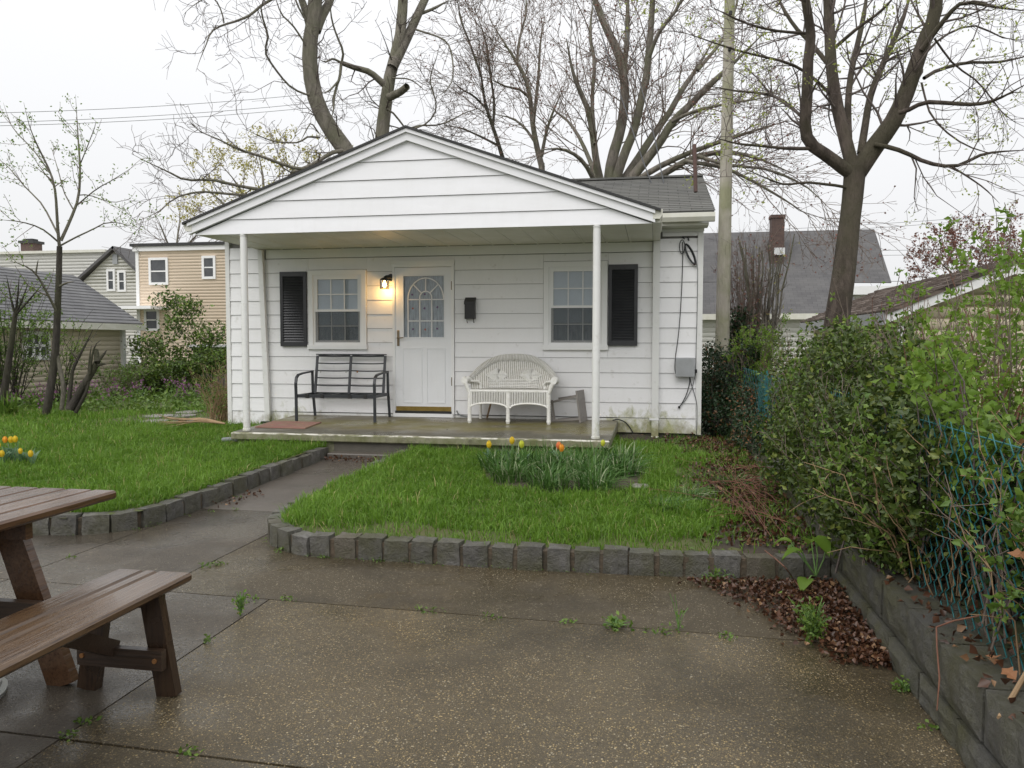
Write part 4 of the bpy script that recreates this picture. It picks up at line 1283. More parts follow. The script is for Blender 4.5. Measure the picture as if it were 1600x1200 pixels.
# the rolled rim runs over the back and down into the two arms
rim = []
for u in np.linspace(-1, 1, 41):
    p = back_p(u, 1.0); rim.append((p[0], p[1] + .0, p[2] - .012))
left_arm = [(cx_ - hw - .055, yF - .03, .555), (cx_ - hw - .055, -.47, .565), (cx_ - hw - .055, -.40, .560)]
right_arm = [(cx_ + hw + .055, -.40, .560), (cx_ + hw + .055, -.47, .565), (cx_ + hw + .055, yF - .03, .555)]
path = left_arm + rim + right_arm
rr = [.040] * 3 + [.042 + .010 * (1 - abs(u)) for u in np.linspace(-1, 1, 41)] + [.040] * 3
m = MB(); m.tube(path, rr, 12); m.build('rolled_rim', M['wicker'], ws, smooth=True)
lines = []                                            # the strand wound round the rim
Pp = np.array(path); sL = np.concatenate([[0], np.cumsum(np.linalg.norm(np.diff(Pp, axis=0), axis=1))])
for q in np.arange(.02, sL[-1] - .02, .021):
    c_ = np.array([np.interp(q, sL, Pp[:, i]) for i in range(3)]); c2 = np.array([np.interp(q + .01, sL, Pp[:, i]) for i in range(3)])
    t_ = c2 - c_; t_ /= np.linalg.norm(t_); a_ = np.cross(t_, (0, 1, 0)); 
    if np.linalg.norm(a_) < .2: a_ = np.cross(t_, (1, 0, 0))
    a_ /= np.linalg.norm(a_); b_ = np.cross(t_, a_)
    r_ = np.interp(q, sL, rr) + .002
    lines.append(np.array([(*(c_ + r_ * (a_ * cos(w) + b_ * sin(w))), .006) for w in np.linspace(0, 2 * pi, 11)]))
V, F = rods(lines, 4); np_mesh('rim_strand', V, [F], M['wicker_rod'], ws, smooth=True)['kind'] = 'stuff'
for sg in (-1, 1):
    xa = cx_ + sg * (hw + .055)
    m = MB(); 
    m.tube([(xa, yF - .036, .555), (xa, yF - .020, .555)], .043, 14); m.build('arm_end', M['wicker_rod'], ws, smooth=False)
    m = MB(); m.tube([(cx_ + sg * (hw - .005), yF - .004, .40), (cx_ + sg * (hw + .02), yF - .008, .47), (cx_ + sg * (hw + .045), yF - .012, .53)], [.024, .026, .03], 10); m.build('arm_post', M['wicker_rod'], ws, smooth=True)
    # arm skin: short curtain of weave under the arm, open oval below
    m = MB(); vs = []
    for i in range(11):
        y = yF + (yB - yF) * i / 10
        vs += [(xa - sg * .02, y, .545), (xa - sg * .035, y, .500 + .035 * sin(pi * i / 10))]
    m.add(vs, [(2 * i, 2 * i + 1, 2 * i + 3, 2 * i + 2) for i in range(10)]); m.build('arm_skirt', M['wicker'], ws)
    m = MB(); m.tube([(cx_ + sg * (hw - .10), yB - .14, .43), (cx_ + sg * (hw - .11), yB - .15, .50), (cx_ + sg * (hw - .07), yB - .18, .535), (cx_ + sg * (hw + .03), yB - .24, .54)], .016, 8); m.build('arm_brace', M['wicker_rod'], ws, smooth=True)

# ---- taupe side table tipped on its side
st = thing('side_table', (5.2, -.25, 0), 'small taupe side table tipped on its side between the wicker settee and the porch post', 'side table')
A = np.array([5.305, -.30, -.008]); up = np.array([-.13, .02, 1.0]); up /= np.linalg.norm(up)
dep_ = np.array([.10, .42, 0]); dep_ /= np.linalg.norm(dep_)
nrm_ = np.cross(dep_, up); nrm_ /= np.linalg.norm(nrm_)           # normal of the top
if nrm_[0] < 0: nrm_ = -nrm_
def plate(name, o, u, v, w, par):
    vs = [o, o + u, o + u + v, o + v, o + w, o + u + w, o + u + v + w, o + v + w]
    m = MB(); m.add(vs, [(0, 3, 2, 1), (4, 5, 6, 7), (0, 1, 5, 4), (1, 2, 6, 5), (2, 3, 7, 6), (3, 0, 4, 7)])
    return fix_normals(m.build(name, M['taupe'], par))
A = A - dep_ * .06
for k in range(4): plate('top_slat', A + dep_ * (.075 * k), up * .43, dep_ * .069, nrm_ * .022, st)
lv = -nrm_
for (h, d) in ((.05, .02), (.36, .02), (.05, .27), (.36, .27)):
    o = A + up * h + dep_ * d
    tilt = (-.03 if h < .2 else .10) * (1 if d < .1 else .35)
    m = MB(); m.bar(o, o + lv * .46 - up * (tilt + .0) * .6, .016, .028, up=up); m.build('leg', M['taupe'], st)
for q in (.36, .40):
    o = A + lv * q
    m = MB(); m.bar(o + up * .045 + dep_ * .03, o + up * .34 + dep_ * .03, .014, .03, up=lv); m.build('stretcher', M['taupe'], st)

# ================================================================== PICNIC TABLE AND BENCH
def planks(root, spec, y0, y1, z0, z1, mat, name, ch=.010):
    me = {}
    for x0, x1 in spec:
        m = MB(); m.cbox(x0, x1, y0, y1, z0, z1, ch)
        m.build(name, mat, root)
pt = thing('picnic_table', (3.35, -8.4, Z_PATIO), 'wet brown wooden picnic table with a plank top at the left edge of the patio', 'picnic table')
zt = Z_PATIO + .745
planks(pt, [(2.905, 3.045), (3.052, 3.195), (3.202, 3.345), (3.352, 3.492), (3.499, 3.635), (3.642, 3.762)], -9.45, -7.47, zt - .04, zt, M['wood_top'], 'plank')
for y in (-7.92, -8.95):
    m = MB(); m.bar((2.95, y - .045, zt - .078), (3.72, y - .045, zt - .078), .038, .074); m.build('cleat', M['wood_top'], pt)
    m = MB(); m.bar((2.80, y - .085, Z_PATIO + .33), (3.80, y - .085, Z_PATIO + .33), .038, .10); m.build('crossbar', M['wood_dark'], pt)
    for sg in (-1, 1):
        m = MB(); cxm = 3.335
        m.bar((cxm + sg * .235, y, zt - .042), (cxm + sg * .49, y, Z_PATIO), .042, .125, up=(1, 0, .35)); m.build('leg', M['wood_leg'] if False else M['wood_top'], pt)
    m = MB(); m.bar((3.335, y - .02, Z_PATIO + .36), (3.335, y + (-.45 if y > -8.4 else .45), zt - .06), .038, .08, up=(0, 1, .8)); m.build('brace', M['wood_dark'], pt)
m = MB(); m.cbox(3.40, 3.47, -9.4, -7.62, zt - .118, zt - .042, .006); m.build('batten', M['wood_dark'], pt)

bh = thing('picnic_bench', (4.15, -8.5, Z_PATIO), 'wet brown wooden bench with splayed legs beside the picnic table', 'bench')
zs_ = Z_PATIO + .455
planks(bh, [(3.962, 4.085), (4.092, 4.152), (4.159, 4.318)], -9.30, -7.735, zs_ - .038, zs_, M['wood_seat'], 'seat_plank')
for y in (-7.93, -9.08):
    m = MB(); m.bar((3.985, y + .005, zs_ - .066), (4.30, y + .005, zs_ - .066), .04, .055); m.build('cleat', M['wood_dark'], bh)
    m = MB(); m.bar((3.95, y - .045, Z_PATIO + .165), (4.335, y - .045, Z_PATIO + .165), .032, .082); m.build('crossbar', M['wood_dark'], bh)
    for sg in (-1, 1):
        m = MB(); m.bar((4.14 + sg * .115, y, zs_ - .040), (4.14 + sg * .185, y, Z_PATIO), .042, .088, up=(1, 0, .2)); m.build('leg', M['wood_leg'], bh)
        m = MB(); m.tube([(4.14 + sg * .165, y - .060, Z_PATIO + .165), (4.14 + sg * .165, y - .067, Z_PATIO + .165)], .010, 8); m.build('bolt', M['bolt'], bh)
    yy = -.40 if y > -8.5 else .40
    m = MB(); m.bar((4.10, y - .03, Z_PATIO + .19), (4.10, y + yy, zs_ - .06), .036, .065, up=(0, 1, 1)); m.build('brace', M['wood_dark'], bh)
m = MB(); m.cbox(4.075, 4.135, -9.2, -7.83, zs_ - .075, zs_ - .040, .006); m.build('batten', M['wood_dark'], bh)

ub = thing('umbrella_base', (3.42, -8.18, Z_PATIO), 'round grey umbrella base on the patio under the picnic table', 'umbrella base')
m = MB(); m.lathe([(.27, Z_PATIO), (.275, Z_PATIO + .02), (.255, Z_PATIO + .032), (.255, Z_PATIO + .05), (.235, Z_PATIO + .06), (.10, Z_PATIO + .085), (.05, Z_PATIO + .09)], 3.42, -8.18, 28); m.build('disc', M['pale_plastic'], ub, smooth=True)
m = MB(); m.tube([(3.42, -8.18, Z_PATIO + .088), (3.42, -8.18, Z_PATIO + .36)], .026, 12); m.build('tube', M['pale_plastic'], ub, smooth=True)

# ================================================================== RETAINING WALL AND FENCE
rw = thing('retaining_wall', (7.45, -5, Z_PATIO), 'low wall of rough grey concrete blocks along the right side of the patio', 'wall')
def block_mesh(name, lx, ly, lz, seed):
    rng = np.random.default_rng(seed)
    nx, nz = 6, 4
    V, F = [], []
    # rough face grid at x = 0 (towards the patio), smooth back
    for j in range(nz + 1):
        for i in range(nx + 1):
            edge = i in (0, nx) or j in (0, nz)
            V.append((.012 if edge else rng.uniform(-.012, .006), ly * i / nx, lz * j / nz))
    for j in range(nz):
        for i in range(nx):
            a = j * (nx + 1) + i; F.append((a, a + nx + 1, a + nx + 2, a + 1))
    c = [0, nx, (nx + 1) * (nz + 1) - 1, (nx + 1) * nz]
    n = len(V)
    V += [(lx, 0, 0), (lx, ly, 0), (lx, ly, lz), (lx, 0, lz)]
    F.append((n, n + 1, n + 2, n + 3))
    bot = list(range(0, nx + 1)); top = list(range((nx + 1) * nz, (nx + 1) * (nz + 1)))
    F.append(tuple(bot + [n + 1, n])); F.append(tuple(top[::-1] + [n + 3, n + 2]))
    lft = [j * (nx + 1) for j in range(nz + 1)]; rgt = [j * (nx + 1) + nx for j in range(nz + 1)]
    F.append(tuple(lft[::-1] + [n, n + 3])); F.append(tuple(rgt + [n + 2, n + 1]))
    me = bpy.data.meshes.new(name); me.from_pydata(V, [], F); me.materials.append(M['block']); me.update()
    o = bpy.data.objects.new('tmp', me); fix_normals(o); bpy.data.objects.remove(o)
    return me
TOPB = [block_mesh('concrete_block', .235, .385, .185, 40 + i) for i in range(5)]
BOTB = [block_mesh('concrete_block', .235, .385, .125, 50 + i) for i in range(4)]
rng = random.Random(3)
n_ = 0
for r_, (z, ms, sh, dx) in enumerate(((Z_PATIO - .01, BOTB, 0, .012), (Z_PATIO + .128, TOPB, .2, .0))):
    y = -10.2 + sh
    while y < 1.5:
        o = bpy.data.objects.new('concrete_block', ms[rng.randrange(len(ms))]); COL.objects.link(o); o.parent = rw
        o.location = (7.345 - dx - 7.45 + rng.uniform(-.004, .004), y + 5, z - Z_PATIO)
        o.rotation_euler = (0, 0, rng.uniform(-.012, .012))
        y += .398
m = MB(); m.box(7.37, 7.57, -10.2, 1.6, -.44, -.09); m.build('mortar_bed', M['joint'], rw)

fe = thing('chain_link_fence', (7.51, -5, -.07), 'teal chain-link fence standing on the low block wall', 'fence')
XF, ZF0, ZF1 = 7.512, -.075, .725
lines = []
rng_ = np.random.default_rng(5)
hw_, st_ = .034, .036
nz_ = int((ZF1 - ZF0) / st_)
for iw_, y0 in enumerate(np.arange(-10.0, -1.0, hw_ * 2)):
    L_ = []
    for k in range(nz_ + 1):
        s_ = 1 if (k + iw_) % 2 else -1
        L_.append((XF + .006 * s_ + .01 * sin(y0 * 1.3), y0 + s_ * hw_ * 1.06, ZF0 + st_ * k + .012 * sin(y0 * .9), .0029))
    L_[-1] = (L_[-1][0] + .004, L_[-1][1] + .012, L_[-1][2] + .012, .0022)
    lines.append(np.array(L_))
V, F = tubes_np(lines, 4); np_mesh('wire_netting', V, [F], M['teal'], fe)['kind'] = 'stuff'
lines = []
for iw_, y0 in enumerate(np.arange(-1.0, 3.0, hw_ * 4)):
    lines.append(np.array([(XF, y0 + (1 if (k + iw_) % 2 else -1) * hw_ * 2.1, ZF0 + st_ * 2 * k, .003) for k in range(nz_ // 2 + 1)]))
V, F = tubes_np(lines, 3); np_mesh('wire_netting', V, [F], M['teal'], fe)['kind'] = 'stuff'
for y in (-10.4, -4.4, -1.4, 1.6):
    m = MB(); m.tube([(XF + .025, y, -.2), (XF + .025, y, ZF1 + .02)], .019, 10); m.build('post', M['teal'], fe, smooth=True)
m = MB(); m.tube([(XF + .012, -10, ZF1 - .02), (XF + .012, -5, ZF1 - .03), (XF + .012, 3, ZF1 - .02)], .003, 6); m.build('tension_wire', M['teal'], fe)


# ================================================================== NEIGHBOURING BUILDINGS
def clad(par, p0, p1, z0, z1, course, mat, width=None, lap=.02):
    """lapped cladding from p0 to p1 (outward to the right of travel); width(z) -> (u0,u1) clips it under a gable"""
    p0, p1 = np.array(p0, float), np.array(p1, float)
    L = np.linalg.norm(p1 - p0); t = (p1 - p0) / L; n = np.array([t[1], -t[0]])
    V, Q = [], []
    k = int(math.ceil((z1 - z0) / course))
    for i in range(k):
        a, c = z0 + i * course, min(z0 + (i + 1) * course, z1)
        ua0, ua1 = width(a) if width else (0, L)
        uc0, uc1 = width(c) if width else (0, L)
        b_ = len(V)
        for u, z, o in ((ua0, a, 0), (ua1, a, 0), (ua1, a, lap), (ua0, a, lap), (uc1, c, .002), (uc0, c, .002)):
            q = p0 + t * u + n * o; V.append((q[0], q[1], z))
        Q += [(b_, b_ + 1, b_ + 2, b_ + 3), (b_ + 3, b_ + 2, b_ + 4, b_ + 5)]
    o = np_mesh('cladding', np.array(V), [np.array(Q)], mat, par); o['kind'] = 'stuff'
    return o
def wall_frame(p0, p1):
    p0, p1 = np.array(p0, float), np.array(p1, float)
    L = np.linalg.norm(p1 - p0); t = (p1 - p0) / L; n = np.array([t[1], -t[0]])
    def P(u, z, o=0.): 
        q = p0 + t * u + n * o; return (q[0], q[1], z)
    return P, L
def obox(m, P, u0, u1, z0, z1, o0, o1):
    vs = [P(u0, z0, o0), P(u1, z0, o0), P(u1, z0, o1), P(u0, z0, o1), P(u0, z1, o0), P(u1, z1, o0), P(u1, z1, o1), P(u0, z1, o1)]
    m.add(vs, [(0, 1, 2, 3), (7, 6, 5, 4), (0, 4, 5, 1), (1, 5, 6, 2), (2, 6, 7, 3), (3, 7, 4, 0)])
def far_window(par, P, u0, u1, z0, z1, c=.11, mid=True, bars=0, o=.02):
    m = MB()
    obox(m, P, u0, u0 + c, z0, z1, 0, o + .04); obox(m, P, u1 - c, u1, z0, z1, 0, o + .04)
    obox(m, P, u0 + c, u1 - c, z1 - c, z1, 0, o + .04); obox(m, P, u0 + c, u1 - c, z0, z0 + c, 0, o + .05)
    w = m.build('window', M['trim'], par); fix_normals(w)
    m = MB()
    if mid: obox(m, P, u0 + c, u1 - c, (z0 + z1) / 2 - .03, (z0 + z1) / 2 + .03, 0, o + .02)
    for i in range(bars):
        u = u0 + c + (u1 - u0 - 2 * c) * (i + 1) / (bars + 1); obox(m, P, u - .03, u + .03, z0 + c, z1 - c, 0, o + .021)
    if m.v: fix_normals(m.build('sash', M['trim'], w))
    m = MB(); obox(m, P, u0 + c, u1 - c, z0 + c, z1 - c, -.01, o - .004); fix_normals(m.build('pane', M['far_glass'], w))
    return w
def solid(par, name, mat, poly, z0, z1):
    m = MB(); m.prism(poly, 'z', z0, z1); return fix_normals(m.build(name, mat, par))
def roof_plane(par, pts, mat, th=.12, name='roof'):
    a, b_, c, d = [np.array(p, float) for p in pts]
    n = np.cross(b_ - a, d - a); n /= np.linalg.norm(n)
    if n[2] < 0: n = -n
    m = MB(); vs = [*pts] + [np.array(p) - n * th for p in pts]
    m.add(vs, [(0, 1, 2, 3), (7, 6, 5, 4), (0, 4, 5, 1), (1, 5, 6, 2), (2, 6, 7, 3), (3, 7, 4, 0)])
    return fix_normals(m.build(name, mat, par))

# ---- garage on the left: its long wall faces this yard
XG = -7.416
gl = thing('garage', (XG - 2, 3, -.25), 'beige clapboard garage with a grey shingle roof on the left behind the lawn', 'garage')
y0g, y1g = -4.0, 7.64
solid(gl, 'wall', M['beige_clad'], [(XG - 5.5, y0g), (XG - .03, y0g), (XG - .03, y1g), (XG - 5.5, y1g)], -.4, 1.45)
ze = onX(197, 511, XG)[2]
clad(gl, (XG - .03, y0g), (XG - .03, y1g), -.3, ze, .115, M['beige_clad'], lap=.014)
m = MB(); m.box(XG - .06, XG + .05, y1g - .10, y1g + .03, -.3, ze); m.build('corner_board', M['trim'], gl)
rid = onY(112, 430, y1g + .25)
eav = (XG + .35, ze + .02)
zr = eav[1] + (rid[2] - eav[1]); xr2 = rid[0]
roof_plane(gl, [(eav[0], y0g - .3, eav[1] + .06), (eav[0], y1g + .3, eav[1] + .06), (xr2, y1g + .3, zr), (xr2, y0g - .3, zr)], M['grey_roof'])
roof_plane(gl, [(xr2, y0g - .3, zr), (xr2, y1g + .3, zr), (2 * xr2 - eav[0], y1g + .3, eav[1] + .06), (2 * xr2 - eav[0], y0g - .3, eav[1] + .06)], M['grey_roof'])
nrow = 16
m = MB()
for i in range(nrow):
    f0, f1 = i / nrow, (i + 1) / nrow
    xa, za = eav[0] + (xr2 - eav[0]) * f0, eav[1] + .06 + (zr - eav[1] - .06) * f0
    xb, zb_ = eav[0] + (xr2 - eav[0]) * f1, eav[1] + .06 + (zr - eav[1] - .06) * f1
    m.prism([(xa + .01, za + .002), (xa + .01, za + .022), (xb, zb_ + .008), (xb, zb_ + .001)], 'y', y0g - .31, y1g + .31)
o = fix_normals(m.build('roof_shingles', M['grey_roof'], gl)); o['kind'] = 'stuff'
m = MB(); m.box(eav[0] - .02, eav[0] + .09, y0g - .3, y1g + .32, eav[1] - .11, eav[1] + .045); m.build('gutter', M['gutter'], gl)
m = MB(); m.box(XG + .02, eav[0] - .02, y0g - .2, y1g + .2, eav[1] - .05, eav[1] - .02); m.build('soffit', M['soffit'], gl)
m = MB(); m.prism([(XG - .03, ze), (2 * xr2 - XG, ze), (xr2, zr - .15)], 'y', y1g - .05, y1g); m.prism([(XG - .03, ze), (2 * xr2 - XG, ze), (xr2, zr - .15)], 'y', y0g, y0g + .05); fix_normals(m.build('gable_end', M['beige_clad'], gl))
P, L = wall_frame((XG, y0g), (XG, y1g))
pa, pb = onX(33, 517, XG), onX(75, 562, XG)
far_window(gl, P, pa[1] - y0g, pb[1] - y0g, pb[2], pa[2], .10, True, 2, .04)

# ---- white gabled house behind the garage
YH = 30.0
wh = thing('white_house', (-22, YH + 3, -.25), 'white clapboard house with a steep gable, paired windows and a dark chimney', 'house')
ap = onY(182, 388, YH); lo = onY(128, 442, YH); ro = onY(213, 430, YH)
zb0 = -.3
xl2, xr3 = lo[0], ap[0] + (ap[0] - lo[0]) * .98
zlo = lo[2] - 1.2
def wgab(z):
    f = (z - lo[2]) / (ap[2] - lo[2])
    if f <= 0: return (0, xr3 - xl2)
    return ((ap[0] - xl2) * f, (xr3 - xl2) - (xr3 - ap[0]) * f)
solid(wh, 'wall', M['white_clad'], [(xl2 + .05, YH + .05), (xr3 - .05, YH + .05), (xr3 - .05, YH + 9), (xl2 + .05, YH + 9)], -.4, lo[2])
clad(wh, (xl2, YH), (xr3, YH), zb0, ap[2] - .05, .19, M['white_clad'], wgab, .018)
m = MB(); m.prism([(xl2, lo[2]), (xr3, lo[2]), (ap[0], ap[2])], 'y', YH + .02, YH + .1); fix_normals(m.build('gable_end', M['white_clad'], wh))
dx_ = (ap[0] - xl2) * .16
roof_plane(wh, [(xl2 - dx_ * 2.2, YH - .35, lo[2] - (ap[2] - lo[2]) * .16 * 1), (ap[0], YH - .35, ap[2] + .1), (ap[0], YH + 9, ap[2] + .1), (xl2 - dx_ * 2.2, YH + 9, lo[2] - (ap[2] - lo[2]) * .16)], M['dark_roof'], .15)
roof_plane(wh, [(ap[0], YH - .35, ap[2] + .1), (xr3 + dx_, YH - .35, lo[2] - (ap[2] - lo[2]) * .16), (xr3 + dx_, YH + 9, lo[2] - (ap[2] - lo[2]) * .16), (ap[0], YH + 9, ap[2] + .1)], M['dark_roof'], .15)
P, L = wall_frame((xl2, YH), (xr3, YH))
for a, c in (((167, 421), (181, 455)), ((184, 423), (198, 456))):
    q, w = onY(*a, YH), onY(*c, YH); far_window(wh, P, q[0] - xl2, w[0] - xl2, w[2], q[2], .12, True, 0, .03)
q = onY(181, 405, YH); m = MB(); m.box(q[0] - .16, q[0] + .16, YH - .09, YH, q[2] - .28, q[2] + .28); m.build('vent', M['grey_box'], wh)
# long dormer wall to the left of the gable, with its flat roof and the chimney
YD = YH + 3.0
dl, dr = onY(-60, 398, YD), onY(168, 389, YD)
zt_ = onY(90, 396, YD)[2]; zbt = onY(90, 450, YD)[2]
clad(wh, (dl[0], YD), (dr[0], YD), zbt, zt_, .20, M['white_clad'], None, .018)
solid(wh, 'dormer', M['white_clad'], [(dl[0], YD + .05), (dr[0], YD + .05), (dr[0], YD + 5), (dl[0], YD + 5)], zbt, zt_)
m = MB(); m.box(dl[0] - .2, dr[0], YD - .25, YD + 5.2, zt_, zt_ + .16); m.build('dormer_roof', M['gutter'], wh)
roof_plane(wh, [(dl[0], YH - .5, zbt - 2.2), (xl2 + .4, YH - .5, zbt - 2.2), (xl2 + .4, YD + .1, zbt + .3), (dl[0], YD + .1, zbt + .3)], M['dark_roof'], .15)
solid(wh, 'lower_wall', M['white_clad'], [(dl[0], YH + .2), (xl2, YH + .2), (xl2, YH + 6), (dl[0], YH + 6)], -.4, zbt - 2.3)
c0, c1 = onY(32, 379, YD + 2), onY(52, 400, YD + 2)
m = MB(); m.box(c0[0], c1[0], YD + 2, YD + 2.8, zt_, c0[2]); ch = m.build('chimney', M['brick'], wh)
m = MB(); m.box(c0[0] - .1, c1[0] + .1, YD + 1.9, YD + 2.9, c0[2] - .05, c0[2] + .12); m.box(c0[0] + .12, c1[0] - .12, YD + 2.1, YD + 2.6, c0[2] + .12, c0[2] + .26); m.build('cap', M['shingle_dark'], ch)

# ---- tan two-storey house
YT = 23.0
tl, tr = onY(213, 390, YT), onY(470, 377, YT)
th_ = thing('tan_house', ((tl[0] + tr[0]) / 2, YT + 4, -.25), 'tan two-storey house with white trimmed windows and a flat roofline', 'house')
ztop = (onY(213, 395, YT)[2] + onY(353, 387, YT)[2]) / 2
solid(th_, 'wall', M['tan_clad'], [(tl[0] + .04, YT + .05), (tr[0], YT + .05), (tr[0], YT + 8), (tl[0] + .04, YT + 8)], -.4, ztop)
clad(th_, (tl[0], YT), (tr[0], YT), -.3, ztop, .145, M['tan_clad'], None, .014)
m = MB(); m.box(tl[0] - .1, tr[0] + .1, YT - .16, YT + 8, ztop - .02, ztop + .20); m.build('cornice', M['trim'], th_)
m = MB(); m.prism([(YT - .25, ztop + .20), (YT + 8.1, ztop + .20), (YT + 8.1, ztop + 1.0), (YT - .25, ztop + .33)], 'x', tl[0] - .18, tr[0] + .18); fix_normals(m.build('roof', M['shingle_dark'], th_))
m = MB(); m.box(tl[0] - .02, tl[0] + .14, YT - .06, YT + .06, -.3, ztop - .02); m.build('corner_board', M['trim'], th_)
P, L = wall_frame((tl[0], YT), (tr[0], YT))
for a, c in (((233, 403), (264, 445)), ((316, 400), (338, 436)), ((226, 483), (250, 517))):
    q, w = onY(*a, YT), onY(*c, YT); far_window(th_, P, q[0] - tl[0], w[0] - tl[0], w[2], q[2], .115, True, 0, .035)
q = onY(205, 482, YT - .9); w = onY(246, 482, YT - .9)
m = MB(); m.box(q[0] - 1.2, w[0], YT - 1.4, YT - .05, q[2] - .04, q[2] + .10); m.build('porch_roof', M['trim'], th_)

# ---- grey shed at the back
sl_, sr_ = onY(298, 540, 9.5), onY(372, 538, 9.5)
sd = thing('shed', ((sl_[0] + sr_[0]) / 2, 10, -.25), 'low weathered grey shed with a flat roof behind the bushes left of the bungalow', 'shed')
for i in range(9):
    a = sl_[0] + .08 + (sr_[0] - sl_[0] - .1) * i / 9; c = sl_[0] + .08 + (sr_[0] - sl_[0] - .1) * (i + 1) / 9 - .012
    m = MB(); m.box(a, c, 9.52, 9.545, -.25, sl_[2] - .04); m.build('board', M['shed'], sd)
m = MB(); m.box(sl_[0] + .09, sr_[0] - .03, 9.546, 11.2, -.25, sl_[2] - .04); m.build('wall', M['shed'], sd)
m = MB(); m.box(sl_[0] - .05, sr_[0] + .1, 9.38, 11.4, sl_[2] - .04, sl_[2] + .03); m.build('roof', M['flash'], sd)

# ---- long house on the right behind the pole
YR = 24.0
a0, a1 = onY(1030, 363, YR + 4), onY(1366, 358, YR + 4)     # ridge
e1 = onY(1394, 441, YR - .3)
zE = onY(1250, 490, YR - .5)[2]
zM = onY(1250, 434, YR + 1.3)[2]
rh = thing('long_house', (12, YR + 4, -.25), 'long white house with a brown shingle roof and brick chimney behind the utility pole', 'house')
xl4 = a0[0] - 6; 
roof_plane(rh, [(xl4, YR + 1.3, zM), tuple(onY(1393, 441, YR + 1.3)), (a1[0], YR + 4, a1[2]), (xl4, YR + 4, a1[2])], M['dark_roof'], .05)
roof_plane(rh, [(xl4, YR + 4, a1[2]), (a1[0], YR + 4, a1[2]), (e1[0], YR + 8.5, e1[2]), (xl4, YR + 8.5, zM)], M['dark_roof'], .16)
xe = onY(1345, 490, YR - .5)[0]
roof_plane(rh, [(xl4, YR - .5, zE), (xe, YR - .5, zE), (xe - .2, YR + 1.5, zM + .01), (xl4, YR + 1.5, zM + .01)], M['dark_roof'], .14, 'lower_roof')
solid(rh, 'wall', M['white_clad'], [(xl4 + .3, YR + .05), (xe - .3, YR + .05), (xe - .3, YR + 8), (xl4 + .3, YR + 8)], -.4, zE - .02)
clad(rh, (xl4 + .3, YR), (xe - .3, YR), -.3, zE - .05, .2, M['white_clad'], None, .03)
m = MB(); m.box(xl4, xe + .05, YR - .62, YR - .5, zE - .24, zE + .0); m.build('gutter', M['gutter'], rh)
q0, q1 = onY(1340, 444, YR), onY(1400, 444, YR)
solid(rh, 'wing', M['white_clad'], [(q0[0], YR + .8), (q1[0] + 1.5, YR + .8), (q1[0] + 1.5, YR + 7), (q0[0], YR + 7)], -.4, e1[2] - .15)
m = MB(); m.box(q0[0] - .2, q1[0] + 1.8, YR + .35, YR + .8, e1[2] - .45, e1[2] - .1); m.build('cornice', M['trim'], rh)
clad(rh, (q0[0], YR + .78), (q1[0] + 1.5, YR + .78), .5, e1[2] - .45, .2, M['white_clad'], None, .03)
cA, cB = onY(1206, 337, YR + 2.2), onY(1225, 398, YR + 2.2)
m = MB(); m.box(cA[0], cB[0], YR + 2.2, YR + 2.9, zM, cA[2]); ch = m.build('chimney', M['brick'], rh)
m = MB(); m.box(cA[0] - .04, cB[0] + .04, YR + 2.16, YR + 2.94, cA[2] - .10, cA[2] + .04); m.build('cap', M['brick'], ch)
q = onY(1216, 392, YR + 2.1); m = MB(); m.box(cA[0] + .12, cB[0] + .02, YR + 2.08, YR + 2.19, q[2] - .18, q[2] + .14); m.build('flashing', M['flash'], ch)

# ---- garage on the right behind the hedge
YGR = 4.2
c = onY(1396, 482, YGR); apx = onY(1576, 410, YGR)
gr = thing('garage', (apx[0], YGR + 4, -.1), 'cream garage with brown shingle roof and white rake boards on the right behind the hedge', 'garage')
xw0, xw1 = c[0] + .12, 2 * apx[0] - c[0] - .12
zw = c[2] - .02
YGE = YGR + 7.6
slope_ = (apx[2] - c[2]) / (apx[0] - c[0])
def wg2(z):
    f = max(0, (z - zw) / (apx[2] - zw)); h = (xw1 - xw0) / 2
    return (h * f, (xw1 - xw0) - h * f)
solid(gr, 'wall', M['cream_clad'], [(xw0 + .03, YGR + .05), (xw1, YGR + .05), (xw1, YGE), (xw0 + .03, YGE)], -.4, zw)
clad(gr, (xw0, YGR), (xw1, YGR), -.3, apx[2] - .12, .20, M['cream_clad'], wg2, .03)
m = MB(); m.prism([(xw0, zw), (xw1, zw), (apx[0], apx[2] - .1)], 'y', YGR + .02, YGR + .1); fix_normals(m.build('gable_end', M['cream_clad'], gr))
clad(gr, (xw0, YGE), (xw0, YGR), -.3, zw, .20, M['cream_clad'], None, .03)
ov = .22
nr = 13
xe_, ze_ = c[0] - ov, c[2] - ov * slope_ + .04
for sgn in (1, -1):
    fx = lambda x: x if sgn == 1 else 2 * apx[0] - x
    roof_plane(gr, [(fx(xe_), YGR - .30, ze_), (apx[0], YGR - .30, apx[2] + .04), (apx[0], YGE + .2, apx[2] + .04), (fx(xe_), YGE + .2, ze_)], M['brown_roof'], .07)
    m = MB(); m.prism([(fx(xe_ + .02), ze_ - .22), (fx(xe_ + .02), ze_ - .035), (apx[0], apx[2] - .03), (apx[0], apx[2] - .22)], 'y', YGR - .27, YGR - .22); fix_normals(m.build('rake_board', M['trim'], gr))
m = MB()
rg2 = random.Random(8)
